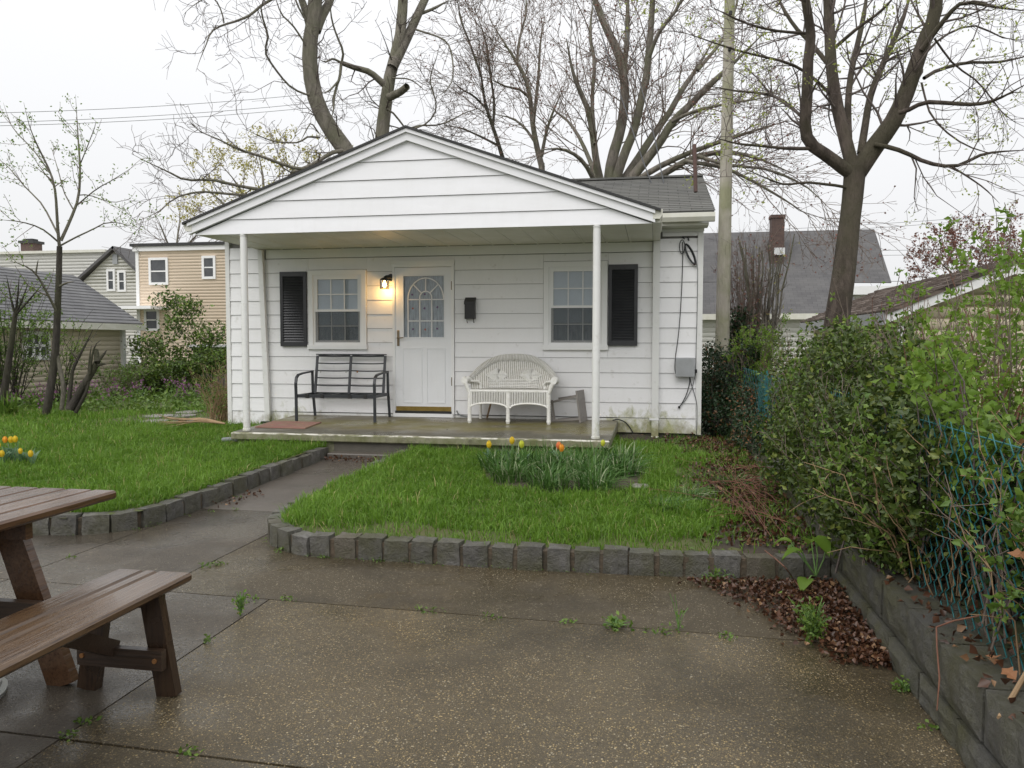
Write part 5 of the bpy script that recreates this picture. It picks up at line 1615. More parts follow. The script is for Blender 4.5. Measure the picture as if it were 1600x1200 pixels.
for i in range(nr):
    f0, f1 = i / nr, (i + 1) / nr
    xa, za = xe_ + (apx[0] - xe_) * f0, ze_ + (apx[2] + .04 - ze_) * f0
    xb, zb_ = xe_ + (apx[0] - xe_) * f1, ze_ + (apx[2] + .04 - ze_) * f1
    y = YGR - .31
    while y < YGE + .2:
        w_ = rg2.uniform(.22, .34); t_ = rg2.uniform(.012, .045)
        m.prism([(xa - .02, za + .001), (xa - .02, za + t_), (xb, zb_ + .008), (xb, zb_ + .001)], 'y', y, min(y + w_ - .012, YGE + .2)); y += w_
o = fix_normals(m.build('roof_shingles', M['brown_roof'], gr)); o['kind'] = 'stuff'
m = MB(); m.box(xe_ - .03, xe_ + .03, YGR - .25, YGE + .15, ze_ - .24, ze_ - .02); m.build('fascia', M['grey_box'], gr)
m = MB(); m.box(xe_ + .03, xw0, YGR - .1, YGE, zw - .20, zw - .17); m.build('soffit', M['soffit'], gr)
m = MB(); m.box(xw0 - .04, xw0 + .07, YGR - .05, YGR + .05, -.3, zw); m.build('corner_board', M['trim'], gr)

# ================================================================== POLE AND OVERHEAD LINES
pb_, pt_ = onY(1128, 566, 3.2), onY(1141.5, -60, 3.2)
up_ = thing('utility_pole', (pb_[0], 3.2, -.2), 'tall weathered wooden utility pole with green algae beside the bungalow', 'utility pole')
d_ = pt_ - pb_; base = pb_ - d_ / d_[2] * (pb_[2] + .3)
m = MB(); m.tube([base + (pt_ - base) * t for t in (0, .15, .35, .6, .8, 1.05)], [.128, .122, .112, .10, .09, .082], 16); m.build('shaft', M['pole'], up_, smooth=True)
for px_, py_ in ((1141, 22), (1140, 78)):
    q = onY(px_, py_, 3.2 - .1); m = MB(); m.tube([q, q + np.array([0, -.08, 0])], .03, 8); m.build('bolt', M['shingle_dark'], up_)
def wire(p, q, sag, r, label, grp='overhead lines crossing the sky'):
    p, q = np.array(p), np.array(q); n = 24
    pts = [p + (q - p) * i / n - np.array([0, 0, sag * 4 * (i / n) * (1 - i / n)]) for i in range(n + 1)]
    m = MB(); m.tube(pts, r, 5); return tag(m.build('overhead_line', M['grey_cable'], smooth=True), label, 'power line', grp)
for i, (y0_, y1_, nm) in enumerate(((174, 142, 'uppermost'), (189, 156, 'middle'), (194, 164, 'lowest'))):
    wire(at(-80, y0_ + 4, 42), at(700, y1_ - 22, 55), .5, .016, f'{nm} of three thin power lines crossing the sky on the left')
for i, (y0_, y1_, nm) in enumerate(((360, 328, 'uppermost'), (367, 332, 'second'), (391, 390, 'third'), (399, 397, 'fourth'), (441, 436, 'lowest'))):
    wire(at(1180, y0_, 52), at(1750, y1_ - 8, 48), .15, .014 if i != 4 else .02, f'{nm} of the power lines above the roofs on the right')
wpt = np.array([6.64, -.04, 2.44]); wpt2 = np.array([6.70, -.04, 2.42])
cable('service_drop', [wpt, at(1026, 306, 12.0), at(986, 197, 14.5), at(952, 93, 17.0), at(905, -60, 21)], .010, M['cable'], 'left of two black service cables dropping to the right corner of the bungalow')
cable('service_drop', [wpt2, at(1041, 300, 12.0), at(1023, 216, 14.0), at(1003, 140, 16.0), at(966, 0, 19.5), at(950, -60, 21)], .010, M['cable'], 'right of two black service cables dropping to the right corner of the bungalow')

# ================================================================== TREES
def limb(pts, D0, D1, w0, w1, n=None):
    """a limb traced through picture points; D0..D1 distance along it; w: width in pixels. Returns (n,4)"""
    pts = np.array(pts, float)
    s = np.concatenate([[0], np.cumsum(np.linalg.norm(np.diff(pts, axis=0), axis=1))]); s /= s[-1]
    n = n or max(5, len(pts) * 2)
    q = np.linspace(0, 1, n)
    # smooth interpolation
    def sm(v):
        P = [2 * v[0] - v[1]] + list(v) + [2 * v[-1] - v[-2]]
        out = []
        for u in q:
            i = min(int(np.searchsorted(s, u, 'right')) - 1, len(s) - 2); t = (u - s[i]) / (s[i + 1] - s[i] + 1e-9)
            a, b_, c, d = P[i], P[i + 1], P[i + 2], P[i + 3]
            out.append(.5 * (2 * b_ + (-a + c) * t + (2 * a - 5 * b_ + 4 * c - d) * t * t + (-a + 3 * b_ - 3 * c + d) * t ** 3))
        return np.array(out)
    X, Y = sm(pts[:, 0]), sm(pts[:, 1])
    out = []
    for x, y, u in zip(X, Y, q):
        D = D0 + (D1 - D0) * u
        tp = 1 - .72 * max(0., (u - .7) / .3) if w1 < 6.5 else 1.
        out.append((*at(x, y, D), (w0 + (w1 - w0) * u) * tp / 2 / CAM_F * D))
    return np.array(out)

def _unit(v): return v / (np.linalg.norm(v) + 1e-9)
def sprout(parents, rng, per_m, length, ang, r_ratio, npts=4, start=.25, up=.0, wig=.12, rmin=.003, flat=1.0, maxn=None):
    """children along every parent polyline"""
    out = []
    for Lp in parents:
        P, r = Lp[:, :3], Lp[:, 3]
        seg = np.linalg.norm(np.diff(P, axis=0), axis=1); s = np.concatenate([[0], np.cumsum(seg)]); tot = s[-1]
        if tot < 1e-3: continue
        n = per_m * tot * (1 - start)
        n = int(n) + (rng.random() < n - int(n))
        for _ in range(n):
            u = start + (1 - start) * rng.random()
            q = u * tot; i = min(int(np.searchsorted(s, q, 'right')) - 1, len(seg) - 1)
            t = (q - s[i]) / (seg[i] + 1e-9)
            p = P[i] + (P[i + 1] - P[i]) * t; rr = r[i] + (r[i + 1] - r[i]) * t
            d = _unit(P[i + 1] - P[i])
            a = _unit(np.cross(d, rng.normal(size=3)))
            an = rng.uniform(*ang)
            dv = d * cos(an) + a * sin(an); dv[1] *= flat; dv = _unit(dv)
            ln = rng.uniform(*length) * (1.15 - .55 * u)
            r0 = max(rmin, min(rr * .8, rr * r_ratio * rng.uniform(.7, 1.2), .024))
            pts = [(*p, r0)]
            for k in range(1, npts):
                dv = _unit(dv + rng.normal(size=3) * wig + np.array([0, 0, up]))
                p = p + dv * ln / (npts - 1)
                pts.append((*p, max(rmin * .75, r0 * (1 - .75 * k / (npts - 1)))))
            out.append(np.array(pts))
    if maxn and len(out) > maxn: out = [out[i] for i in rng.permutation(len(out))[:maxn]]
    return out
def tips(lines, rng, per, jitter=.02, t0=.3):
    out = []
    for L_ in lines:
        for _ in range(per):
            u = t0 + (1 - t0) * rng.random(); f = u * (len(L_) - 1); i = min(int(f), len(L_) - 2)
            out.append(L_[i, :3] + (L_[i + 1, :3] - L_[i, :3]) * (f - i))
    P = np.array(out)
    return P + rng.normal(0, jitter, P.shape)
def tube_part(name, lines, mat, par, k, stuff=False, smooth=True):
    V, F = tubes_np(lines, k); o = np_mesh(name, V, [F], mat, par, smooth=smooth)
    if stuff: o['kind'] = 'stuff'
    return o
def leaves_part(name, P, size, mat, par, rng, **kw):
    V, F, t = leaf_cards(P, size, rng, **kw); o = np_mesh(name, V, [F], mat, par, tint=t); o['kind'] = 'stuff'
    return o

# ---------------------------------------------------------------- the big maple on the right
rg = np.random.default_rng(11)
D = 12.0
rt = thing('maple_tree', onZ(1300, 610, -.2) if False else (8.75, 1.0, -.15), 'large forked maple with young yellow green leaves rising behind the hedge on the right', 'tree')
trunk = limb([(1296, 640), (1302, 560), (1308, 500), (1318, 430), (1326, 360), (1332, 310), (1336, 262)], D, D, 46, 31, 16)
trunk[:, 3] *= np.interp(np.linspace(0, 1, 16), [0, .25, .3, .36, .8, 1], [1.15, 1.0, 1.06, 1.0, .98, 1.12])
trunk[:, 3] *= .93
tube_part('trunk', [trunk], M['bark_trunk'], rt, 16)
LB = []
def RL(pts, D0, D1, w0, w1): LB.append(limb(pts, D0, D1, w0, w1)); return LB[-1]
A_ = RL([(1336, 275), (1318, 263), (1295, 245), (1268, 226), (1258, 200), (1261, 150), (1263, 90), (1267, 60), (1262, 20), (1248, -60)], D, D - .9, 21, 12)
B_ = RL([(1334, 268), (1322, 222), (1309, 170), (1302, 130), (1298, 90), (1296, 40), (1291, -60)], D, D + .5, 21, 14)
C_ = RL([(1345, 240), (1352, 195), (1360, 150), (1376, 108), (1396, 65), (1414, 20), (1430, -40)], D, D + .9, 12, 6)
C2 = RL([(1326, 215), (1325, 160), (1331, 108), (1342, 60), (1352, 10), (1358, -50)], D + .1, D + 1.4, 11, 6)
D_ = RL([(1340, 268), (1366, 230), (1394, 192), (1414, 150), (1430, 105), (1445, 62), (1461, 20), (1466, -60)], D, D - .5, 30, 17)
RL([(1440, 78), (1470, 38), (1500, 6), (1530, 6), (1562, 12), (1610, 18)], D - .4, D - 1.4, 11, 4)
RL([(1405, 176), (1424, 170), (1445, 160), (1480, 161), (1520, 163), (1556, 156), (1610, 128)], D - .4, D - 1.8, 9, 5)
RL([(1444, 122), (1465, 110), (1510, 98), (1560, 97), (1620, 84)], D - .4, D + .8, 7, 4)
RL([(1366, 226), (1394, 231), (1420, 241), (1452, 255), (1495, 259), (1540, 240), (1610, 234)], D - .2, D - 1.0, 9, 4)
RL([(1488, 261), (1515, 278), (1540, 296), (1562, 318)], D - .7, D - 1.1, 4, 2)
RL([(1330, 296), (1314, 291), (1290, 288), (1258, 285), (1225, 288), (1192, 276), (1160, 262)], D, D - 1.0, 6, 2.5)
RL([(1266, 232), (1230, 232), (1190, 228), (1150, 224), (1108, 212)], D - .2, D - 1.4, 7, 3)
RL([(1252, 182), (1222, 156), (1190, 146), (1150, 142), (1095, 132)], D - .3, D + .6, 6, 3)
RL([(1296, 146), (1264, 116), (1230, 98), (1190, 88), (1150, 78), (1060, 48)], D + .2, D - 1.2, 6, 3)
RL([(1258, 52), (1212, 48), (1165, 36), (1110, 10)], D - .5, D - 1.6, 6, 3)
RL([(1292, 98), (1266, 66), (1244, 44), (1222, 10), (1206, -30)], D + .3, D + .9, 9, 5)
RL([(1305, 74), (1340, 44), (1378, 16), (1410, -20)], D + .3, D - .6, 7, 4)
RL([(1390, 72), (1420, 52), (1450, 34), (1490, 20), (1540, 30)], D + .7, D + 1.4, 4, 2)
RL([(1368, 130), (1380, 100), (1396, 92), (1424, 84)], D + .8, D + 1.8, 4, 2)
RL([(1432, 100), (1470, 60), (1520, 40), (1570, 60), (1612, 62)], D - .3, D + 1.2, 5, 2)
RL([(1460, 60), (1490, 100), (1530, 130), (1570, 180), (1605, 200)], D - .4, D + .2, 4, 2)
RL([(1440, 130), (1455, 180), (1490, 215), (1530, 235), (1585, 245)], D - .3, D - 1.6, 4, 2)
for L_ in LB[:5]: tube_part('limb', [L_], M['bark_trunk'], rt, 12)
for L_ in LB[5:]: L_[:, 3] *= .85; tube_part('branch', [L_], M['bark_trunk'], rt, 8)
t1 = sprout(LB, rg, 4.2, (.5, 1.6), (.5, 1.2), .42, 5, .2, .03, .22, .005)
t2 = sprout(t1, rg, 5.5, (.25, .75), (.4, 1.1), .6, 4, .15, .01, .2, .0036)
t3 = sprout(t2, rg, 3.2, (.10, .32), (.4, 1.1), .7, 3, .3, .02, .2, .0028)
tube_part('twigs', t1 + t2 + t3, M['twig_dark'], rt, 4, True)
allt = t2 + t3
pick = [allt[i] for i in rg.permutation(len(allt))[:int(len(allt) * .34)]]
ends = np.array([L_[-1, :3] for L_ in pick])
cl = np.repeat(ends, 7, axis=0) + rg.normal(0, .038, (len(ends) * 7, 3))
leaves_part('foliage', cl, .048, M['yellow_bud'], rt, rg)

# ---------------------------------------------------------------- bare tree behind the bungalow (two curved trunks)
rg = np.random.default_rng(21)
D = 20.0
bt = thing('bare_tree', (-1.4, 8.4, -.25), 'tall bare tree with two curved grey trunks rising behind the porch gable', 'tree')
T1 = limb([(585, 560), (580, 400), (570, 300), (550, 250), (526, 216), (506, 185), (492, 150), (485, 110), (484, 70), (489, 40), (492, 10), (494, -60)], D, D - .3, 34, 20, 22)
T2 = limb([(588, 560), (590, 400), (593, 270), (597, 210), (603, 160), (610, 115), (620, 78), (627, 40), (633, -60)], D + .2, D + .5, 30, 14, 18)
tube_part('trunk', [T1], M['bark_grey'], bt, 14); tube_part('trunk', [T2], M['bark_grey'], bt, 14)
LB = []
RL([(486, 50), (478, 18), (468, -10), (455, -60)], D - .2, D - .6, 13, 8)
RL([(494, 48), (503, 25), (515, 2), (532, -50)], D - .2, D + .6, 16, 10)
RL([(613, 106), (638, 55), (655, 18), (668, -10), (690, -60)], D + .3, D + 1.2, 17, 10)
RL([(608, 152), (625, 144), (636, 135)], D, D - .5, 13, 11)
RL([(600, 132), (578, 113), (555, 106), (533, 98)], D, D - .6, 11, 7)
RL([(533, 98), (520, 92), (508, 97), (500, 93)], D - .6, D - 1.2, 5, 3)
RL([(533, 100), (531, 120), (527, 132), (522, 152), (521, 172), (517, 186)], D - .6, D - .9, 6, 4)
RL([(530, 125), (514, 142), (502, 146)], D - .7, D - 1.1, 4, 3)
RL([(534, 97), (536, 80), (526, 55), (518, 28), (515, -10)], D - .6, D - 1.4, 5, 2.5)
RL([(556, 252), (535, 236), (516, 240), (497, 252), (470, 264), (440, 256), (410, 245), (372, 233), (344, 219), (312, 205), (296, 190)], D - .3, D - 2.6, 9, 3)
RL([(545, 262), (515, 250), (500, 262), (480, 266), (455, 270)], D - .2, D - 1.0, 13, 7)
RL([(455, 300), (405, 296), (366, 289), (330, 281), (290, 281), (262, 268), (232, 254), (205, 240)], D - 1, D - 3.4, 8, 2.5)
RL([(450, 320), (400, 308), (345, 302), (310, 300), (272, 310), (250, 330), (215, 345)], D - 1, D - 2.8, 7, 2)
RL([(492, 150), (474, 146), (452, 134), (428, 105), (414, 80), (419, 58), (408, 10), (430, -25)], D - .3, D - 1.8, 4, 4)
RL([(470, -20), (432, -5), (408, 9), (390, 24), (366, 34), (346, 40), (330, 50), (322, 70), (313, 92), (306, 112)], D - .5, D - 2.2, 7, 2)
RL([(350, 36), (345, 15), (330, -5), (300, 10), (285, 25)], D - 1.8, D - 2.4, 3, 1.5)
RL([(486, 85), (470, 58), (456, 38), (440, 22), (428, -10)], D - .3, D - 1.0, 4, 3)
RL([(484, 40), (472, 22), (462, 0), (455, -30)], D - .3, D - .8, 4, 3)
RL([(500, 215), (480, 214), (468, 222), (450, 223), (425, 220), (400, 210), (378, 200)], D - .3, D - 1.6, 4, 1.8)
RL([(498, 208), (486, 193), (478, 205), (470, 220)], D - .3, D - .7, 3, 2)
RL([(655, 22), (676, 14), (702, 0)], D + .8, D + 1, 7, 4)
RL([(649, 46), (690, 60), (703, 75), (708, 105), (705, 130), (690, 147), (680, 152)], D + .5, D - .6, 4, 2.5)
RL([(597, 225), (622, 215), (650, 200), (670, 190), (682, 165), (672, 125), (682, 90), (690, 60)], D, D - 1.2, 4, 2)
RL([(604, 170), (618, 180), (634, 200), (655, 196), (690, 194), (730, 175), (756, 168)], D, D + 1.5, 4, 2.5)
RL([(612, 122), (640, 124), (660, 138), (664, 142)], D + .2, D + .6, 3, 2)
for L_ in LB[:5]: tube_part('limb', [L_], M['bark_grey'], bt, 10)
for L_ in LB[5:]: L_[:, 3] *= .8; tube_part('branch', [L_], M['bark_grey'], bt, 7)
t1 = sprout(LB[4:] + [T1, T2], rg, 3.4, (.6, 2.0), (.5, 1.3), .4, 6, .2, .03, .30, .008)
t2 = sprout(t1, rg, 4.4, (.3, .95), (.5, 1.2), .6, 5, .15, .01, .30, .006)
t3 = sprout(t2, rg, 3.4, (.15, .5), (.4, 1.1), .7, 3, .2, .01, .2, .0048)
tube_part('twigs', t1 + t2 + t3, M['twig_dark'], bt, 3, True)

# ---------------------------------------------------------------- big spreading maple further back
def far_tree(name, label, base_px, D, limbs, seeds, barkm, budm, buds, dens=(1.2, 1.8, 1.4), lens=((1.4, 3.6), (.7, 1.9), (.35, .9)), rmin=(.013, .010, .008), group=None, twigm='twig_dark', up=(.06, .03, .03), budsize=.06):
    rg = np.random.default_rng(seeds)
    b0 = at(*base_px, D)
    t = thing(name, (b0[0], b0[1], -.25), label, 'tree', group)
    LBs = [limb(p, D + a, D + c, w0, w1) for p, a, c, w0, w1 in limbs]
    for i, L_ in enumerate(LBs): tube_part('trunk' if i == 0 else 'limb', [L_], M[barkm], t, 9)
    src = LBs[1:] if len(LBs) > 1 else LBs
    t1 = sprout(src, rg, dens[0], lens[0], (.35, 1.0), .42, 6, .22, up[0], .16, rmin[0])
    t2 = sprout(t1, rg, dens[1], lens[1], (.35, .95), .6, 5, .15, up[1], .16, rmin[1])
    t3 = sprout(t2, rg, dens[2], lens[2], (.35, .95), .7, 4, .2, up[2], .16, rmin[2])
    tube_part('twigs', t1 + t2 + t3, M[twigm], t, 3, True)
    if buds:
        P = tips(t3 + t2, rg, buds, .05, .35)
        leaves_part('buds', P, budsize, M[budm], t, rg, aspect=.8)
    return t
far_tree('spreading_maple', 'broad bare maple of many upright stems with reddish buds behind the bungalow roof', (950, 420), 24, [
    ([(952, 520), (950, 400), (950, 320), (951, 288)], 0, 0, 44, 40),
    ([(942, 300), (932, 255), (926, 210), (918, 170), (905, 140), (894, 108), (885, 60)], 0, -1.5, 13, 5),
    ([(950, 300), (956, 250), (970, 200), (976, 150), (973, 110), (962, 75), (945, 40), (926, -10)], 0, .6, 19, 9),
    ([(956, 300), (974, 245), (990, 205), (1001, 160), (1010, 120), (1014, 80), (1018, 30), (1022, -40)], 0, -1.2, 16, 8),
    ([(962, 300), (998, 246), (1024, 206), (1046, 176), (1066, 140), (1090, 105), (1115, 62)], 0, 1.6, 14, 6),
    ([(966, 305), (1000, 262), (1030, 224), (1050, 192), (1078, 164), (1112, 130), (1150, 95), (1190, 55)], 0, -1.6, 17, 6),
    ([(968, 306), (1010, 272), (1060, 246), (1112, 226), (1160, 210), (1232, 188)], 0, -2.2, 11, 4),
    ([(980, 306), (1040, 270), (1085, 246), (1130, 238), (1180, 246), (1240, 272)], 0, -2.6, 13, 4),
    ([(1070, 252), (1130, 262), (1185, 288), (1235, 318), (1275, 345)], -2, -2.8, 7, 2),
    ([(1090, 244), (1140, 258), (1200, 265), (1260, 292), (1300, 330)], -2.2, -3.4, 6, 2),
    ([(938, 302), (915, 258), (892, 238), (866, 232), (840, 236)], 0, -2, 9, 3),
    ([(940, 300), (918, 242), (900, 206), (880, 182), (856, 168)], 0, 1.6, 9, 3),
    ([(970, 200), (975, 130), (979, 60), (981, 0), (982, -50)], .3, 1.6, 9, 6),
    ([(930, 225), (925, 160), (929, 100), (922, 50), (930, -20)], -.6, .4, 7, 4),
    ([(1014, 90), (1030, 50), (1060, 10), (1080, -40)], -1, -2, 7, 4),
    ([(1090, 110), (1130, 60), (1150, 10), (1160, -40)], 1, 2.5, 6, 3),
    ([(1050, 190), (1090, 172), (1150, 160), (1215, 150)], -1.2, -3, 6, 2.5),
    ], 31, 'bark_maple', 'red_bud', 1, (3.0, 3.3, 3.0), ((1.2, 3.4), (.6, 1.7), (.3, .85)), (.011, .008, .006), up=(.05, .02, .02), twigm='twig')
far_tree('red_maple', 'slender bare maple with reddish buds just right of the porch gable peak', (840, 420), 29, [
    ([(850, 560), (849, 400), (848, 300), (846, 255)], 0, 0, 13, 10),
    ([(847, 262), (838, 225), (832, 190), (828, 150), (820, 120), (806, 95), (790, 70), (765, 30)], 0, -1, 10, 3),
    ([(833, 195), (838, 150), (842, 110), (844, 70), (852, 20)], 0, 1, 6, 2.5),
    ([(846, 245), (854, 205), (866, 170), (880, 140)], 0, -1, 6, 2.5),
    ([(838, 225), (820, 200), (800, 185), (770, 178)], 0, 1.5, 5, 2),
    ([(829, 155), (812, 140), (790, 135), (760, 120)], 0, -1.5, 4.5, 2),
    ([(808, 98), (812, 60), (822, 20), (820, -30)], -.5, 1, 4.5, 2),
    ], 32, 'bark_maple', 'red_bud', 1, (3.6, 3.6, 2.6), ((1.4, 3.4), (.7, 1.8), (.35, .9)), (.011, .009, .007), twigm='twig')
far_tree('red_maple', 'thin leaning bare maple with reddish twigs left of the slender maple', (780, 420), 28, [
    ([(806, 560), (800, 420), (795, 320), (786, 248)], 0, 0, 11, 8),
    ([(787, 252), (774, 210), (762, 175), (756, 150), (752, 120), (745, 80)], 0, -1, 7, 2.5),
    ([(770, 200), (772, 160), (765, 110), (758, 60), (740, 10)], 0, 1.2, 4.5, 2),
    ([(760, 170), (740, 150), (722, 140), (700, 120)], 0, -1, 4, 1.6),
    ([(780, 228), (752, 214), (720, 200), (690, 196)], 0, 1, 4, 1.6),
    ([(752, 120), (735, 70), (720, 30), (712, -20)], -.8, .5, 4, 2),
    ], 33, 'bark_dark', 'red_bud', 1, (3.6, 3.6, 2.6), ((1.3, 3.0), (.7, 1.6), (.35, .8)), (.011, .009, .007), twigm='twig')
far_tree('gold_tree', 'rounded tree with small pale yellow new leaves behind the left slope of the porch roof', (400, 420), 25, [
    ([(402, 600), (404, 480), (405, 420), (404, 370)], 0, 0, 14, 11),
    ([(404, 380), (390, 330), (372, 290), (350, 262)], 0, -.8, 7, 2),
    ([(405, 375), (412, 320), (410, 270), (402, 235)], 0, .8, 7, 2),
    ([(405, 378), (432, 320), (455, 270), (470, 235)], 0, -.8, 7, 2),
    ([(405, 380), (450, 330), (490, 280), (515, 250)], 0, .6, 6, 2),
    ([(404, 385), (370, 340), (335, 305), (315, 290)], 0, .6, 6, 2),
    ([(404, 385), (360, 350), (325, 335), (300, 325)], 0, -.5, 5, 2),
    ], 34, 'bark_grey', 'gold_leaf', 14, (3.0, 3.2, 2.2), ((.8, 1.8), (.4, 1.0), (.25, .5)), (.008, .006, .005), twigm='twig', budsize=.07)
far_tree('far_tree', 'bare twiggy treetop above the roof of the tan house', (275, 500), 40, [
    ([(278, 560), (276, 480), (275, 430), (275, 400)], 0, 0, 8, 6),
    ([(275, 405), (262, 380), (252, 355), (246, 340)], 0, -.8, 4, 1.5),
    ([(275, 403), (277, 375), (280, 350), (282, 335)], 0, .8, 4, 1.5),
    ([(276, 405), (295, 380), (315, 360), (322, 350)], 0, -.8, 4, 1.5),
    ([(276, 407), (305, 390), (335, 378), (346, 372)], 0, .6, 3, 1.5),
    ], 35, 'bark_grey', 'red_bud', 0, (3.6, 3.0, 2.0), ((1.2, 2.4), (.6, 1.4), (.4, .8)), (.014, .011, .009), twigm='twig')
far_tree('copper_tree', 'distant rounded tree with dense copper red buds above the cream garage roof', (1520, 520), 55, [
    ([(1518, 560), (1518, 500), (1517, 470), (1516, 455)], 0, 0, 8, 7),
    ([(1516, 458), (1490, 430), (1466, 408), (1450, 400)], 0, -2, 4, 1.5),
    ([(1516, 456), (1506, 420), (1494, 392), (1488, 378)], 0, 2, 4, 1.5),
    ([(1517, 456), (1526, 420), (1535, 390), (1540, 372)], 0, -2, 4, 1.5),
    ([(1518, 458), (1550, 425), (1580, 398), (1600, 385)], 0, 2, 4, 1.5),
    ([(1516, 462), (1482, 446), (1452, 436), (1436, 432)], 0, 1, 3, 1.5),
    ([(1518, 460), (1560, 440), (1600, 425), (1640, 415)], 0, -1, 3, 1.5),
    ], 36, 'bark_maple', 'red_bud', 5, (3.0, 2.6, 1.6), ((1.6, 3.6), (.9, 2.0), (.5, 1.0)), (.02, .016, .013), twigm='twig', budsize=.17)

# ---------------------------------------------------------------- small leafing tree on the left lawn edge
rg = np.random.default_rng(41)
D = 13.3
lt = thing('small_tree', (-5.1, 2.5, -.25), 'slim young tree with sparse new leaves in front of the beige garage', 'tree')
TT = limb([(72, 648), (80, 600), (87, 545), (90, 480), (92, 430), (93, 385)], D, D, 12.5, 8, 14)
tube_part('trunk', [TT], M['bark_dark'], lt, 10)
LB = []
_n0 = 0
RL([(93, 388), (90, 355), (86, 298), (77, 266), (61, 233), (47, 200), (37, 160)], D, D - .5, 7, 1.8)
RL([(95, 376), (110, 343), (122, 310), (125, 266), (122, 216), (118, 148)], D, D + .4, 7, 1.8)
RL([(90, 365), (66, 320), (40, 293), (10, 258), (-15, 240)], D, D + .6, 4, 1.6)
RL([(94, 384), (120, 370), (142, 360), (173, 347), (224, 358)], D, D - .6, 4, 1.4)
RL([(91, 378), (66, 358), (34, 347), (-5, 343)], D, D - .8, 4, 1.6)
RL([(121, 320), (150, 296), (178, 280), (212, 258)], D + .2, D - .4, 3, 1.2)
RL([(116, 330), (100, 300), (92, 270), (80, 230)], D + .1, D + .8, 3, 1.2)
RL([(122, 305), (140, 305), (175, 316), (205, 310)], D + .2, D + .7, 2.5, 1.2)
RL([(77, 268), (50, 232), (20, 200), (5, 160)], D - .2, D + .4, 3, 1.3)
RL([(124, 260), (140, 220), (150, 190), (140, 182)], D + .3, D - .2, 2.5, 1.2)
RL([(90, 490), (72, 455), (56, 428), (38, 415), (15, 408)], D, D - .8, 6, 2.5)
RL([(56, 428), (58, 415), (60, 405)], D - .5, D - .6, 4, 2)
RL([(92, 448), (104, 442), (116, 440)], D, D - .3, 5, 3)
RL([(96, 640), (99, 605), (93, 575), (88, 556)], D + .1, D, 9, 9)
for L_ in LB: L_[:, 3] *= .75; tube_part('branch', [L_], M['bark_grey'], lt, 7)
t1 = sprout(LB[:11], rg, 4.0, (.25, .8), (.4, 1.0), .5, 5, .2, .08, .15, .005)
t2 = sprout(t1, rg, 2.5, (.12, .35), (.4, 1.0), .6, 3, .2, .05, .15, .004)
tube_part('twigs', t1 + t2, M['twig'], lt, 3, True)
P = tips(t1 + t2 + LB[:10], rg, 9, .03, .15)
leaves_part('foliage', P, .045, M['lime_leaf'], lt, rg)

# dead stump shrub and stems beside it
ds = thing('dead_shrub', (-4.5, 2.7, -.25), 'dark broken dead stems leaning right beside the slim young tree', 'shrub')
for pts, w0, w1 in (([(110, 640), (126, 610), (146, 578), (153, 562)], 13, 9), ([(152, 566), (151, 553), (150, 547)], 9, 7), ([(151, 566), (160, 556), (167, 547)], 6, 3), ([(152, 571), (160, 569), (166, 569)], 5, 3), ([(118, 645), (132, 618), (138, 600), (140, 560), (143, 540)], 6, 3), ([(106, 640), (112, 590), (113, 580), (122, 560), (138, 530), (145, 515)], 7, 3), ([(140, 585), (144, 556), (150, 538), (157, 532)], 4, 2)):
    tube_part('stem', [limb(pts, 13.2, 13.3, w0, w1)], M['bark_dark'], ds, 8)
tw = sprout([limb([(140, 600), (143, 560), (146, 515)], 13.2, 13.2, 4, 2), limb([(115, 580), (140, 528), (150, 505)], 13.2, 13.0, 4, 2)], rg, 5, (.2, .6), (.4, 1.0), .5, 4, .2, .05, .2, .004)
tube_part('twigs', tw, M['twig_dark'], ds, 3, True)

# ================================================================== SHRUBS
def shrub(name, label, cat, base, n, height, spread, leafm, stemm, lsize, nleaf, seed, lean=(0, 0), group=None, twig=(4., (.12, .4)), basew=.15, r0=.007, up=.10, hjit=.35, leaf_t0=.25, part='foliage'):
    rg = np.random.default_rng(seed)
    t = thing(name, base, label, cat, group)
    st_ = []
    base = np.array(base, float)
    for i in range(n):
        a = rg.uniform(0, 2 * pi); sp = spread * sqrt(rg.random())
        h = height * rg.uniform(1 - hjit, 1)
        p0 = base + np.array([cos(a) * basew * rg.random(), sin(a) * basew * rg.random(), 0])
        p1 = base + np.array([cos(a) * sp + lean[0], sin(a) * sp + lean[1], h])
        mid = p0 * .5 + p1 * .5 + np.array([-cos(a) * sp * .15, -sin(a) * sp * .15, h * .08]) + rg.normal(0, .03, 3)
        pts = []
        for k in range(7):
            u = k / 6; q = p0 * (1 - u) ** 2 + 2 * mid * u * (1 - u) + p1 * u * u + rg.normal(0, .022, 3) * (k > 0)
            pts.append((*q, r0 * (1 - .7 * u)))
        st_.append(np.array(pts))
    tube_part('stem', st_, M[stemm], t, 4, True)
    t1 = sprout(st_, rg, twig[0], twig[1], (.3, 1.0), .6, 4, .2, up, .18, .0025)
    if t1: tube_part('twigs', t1, M[stemm], t, 3, True)
    if nleaf:
        src = st_ + t1
        P = tips(src, rg, max(1, int(nleaf / 4 / len(src)) + 1), .012, leaf_t0)          # leaves stand in small clusters along the twigs
        if len(P) > nleaf // 4: P = P[rg.permutation(len(P))[:nleaf // 4]]
        P = np.repeat(P, 4, 0) + rg.normal(0, lsize * .38, (len(P) * 4, 3))
        leaves_part(part, P, lsize, M[leafm], t, rg)
    return t
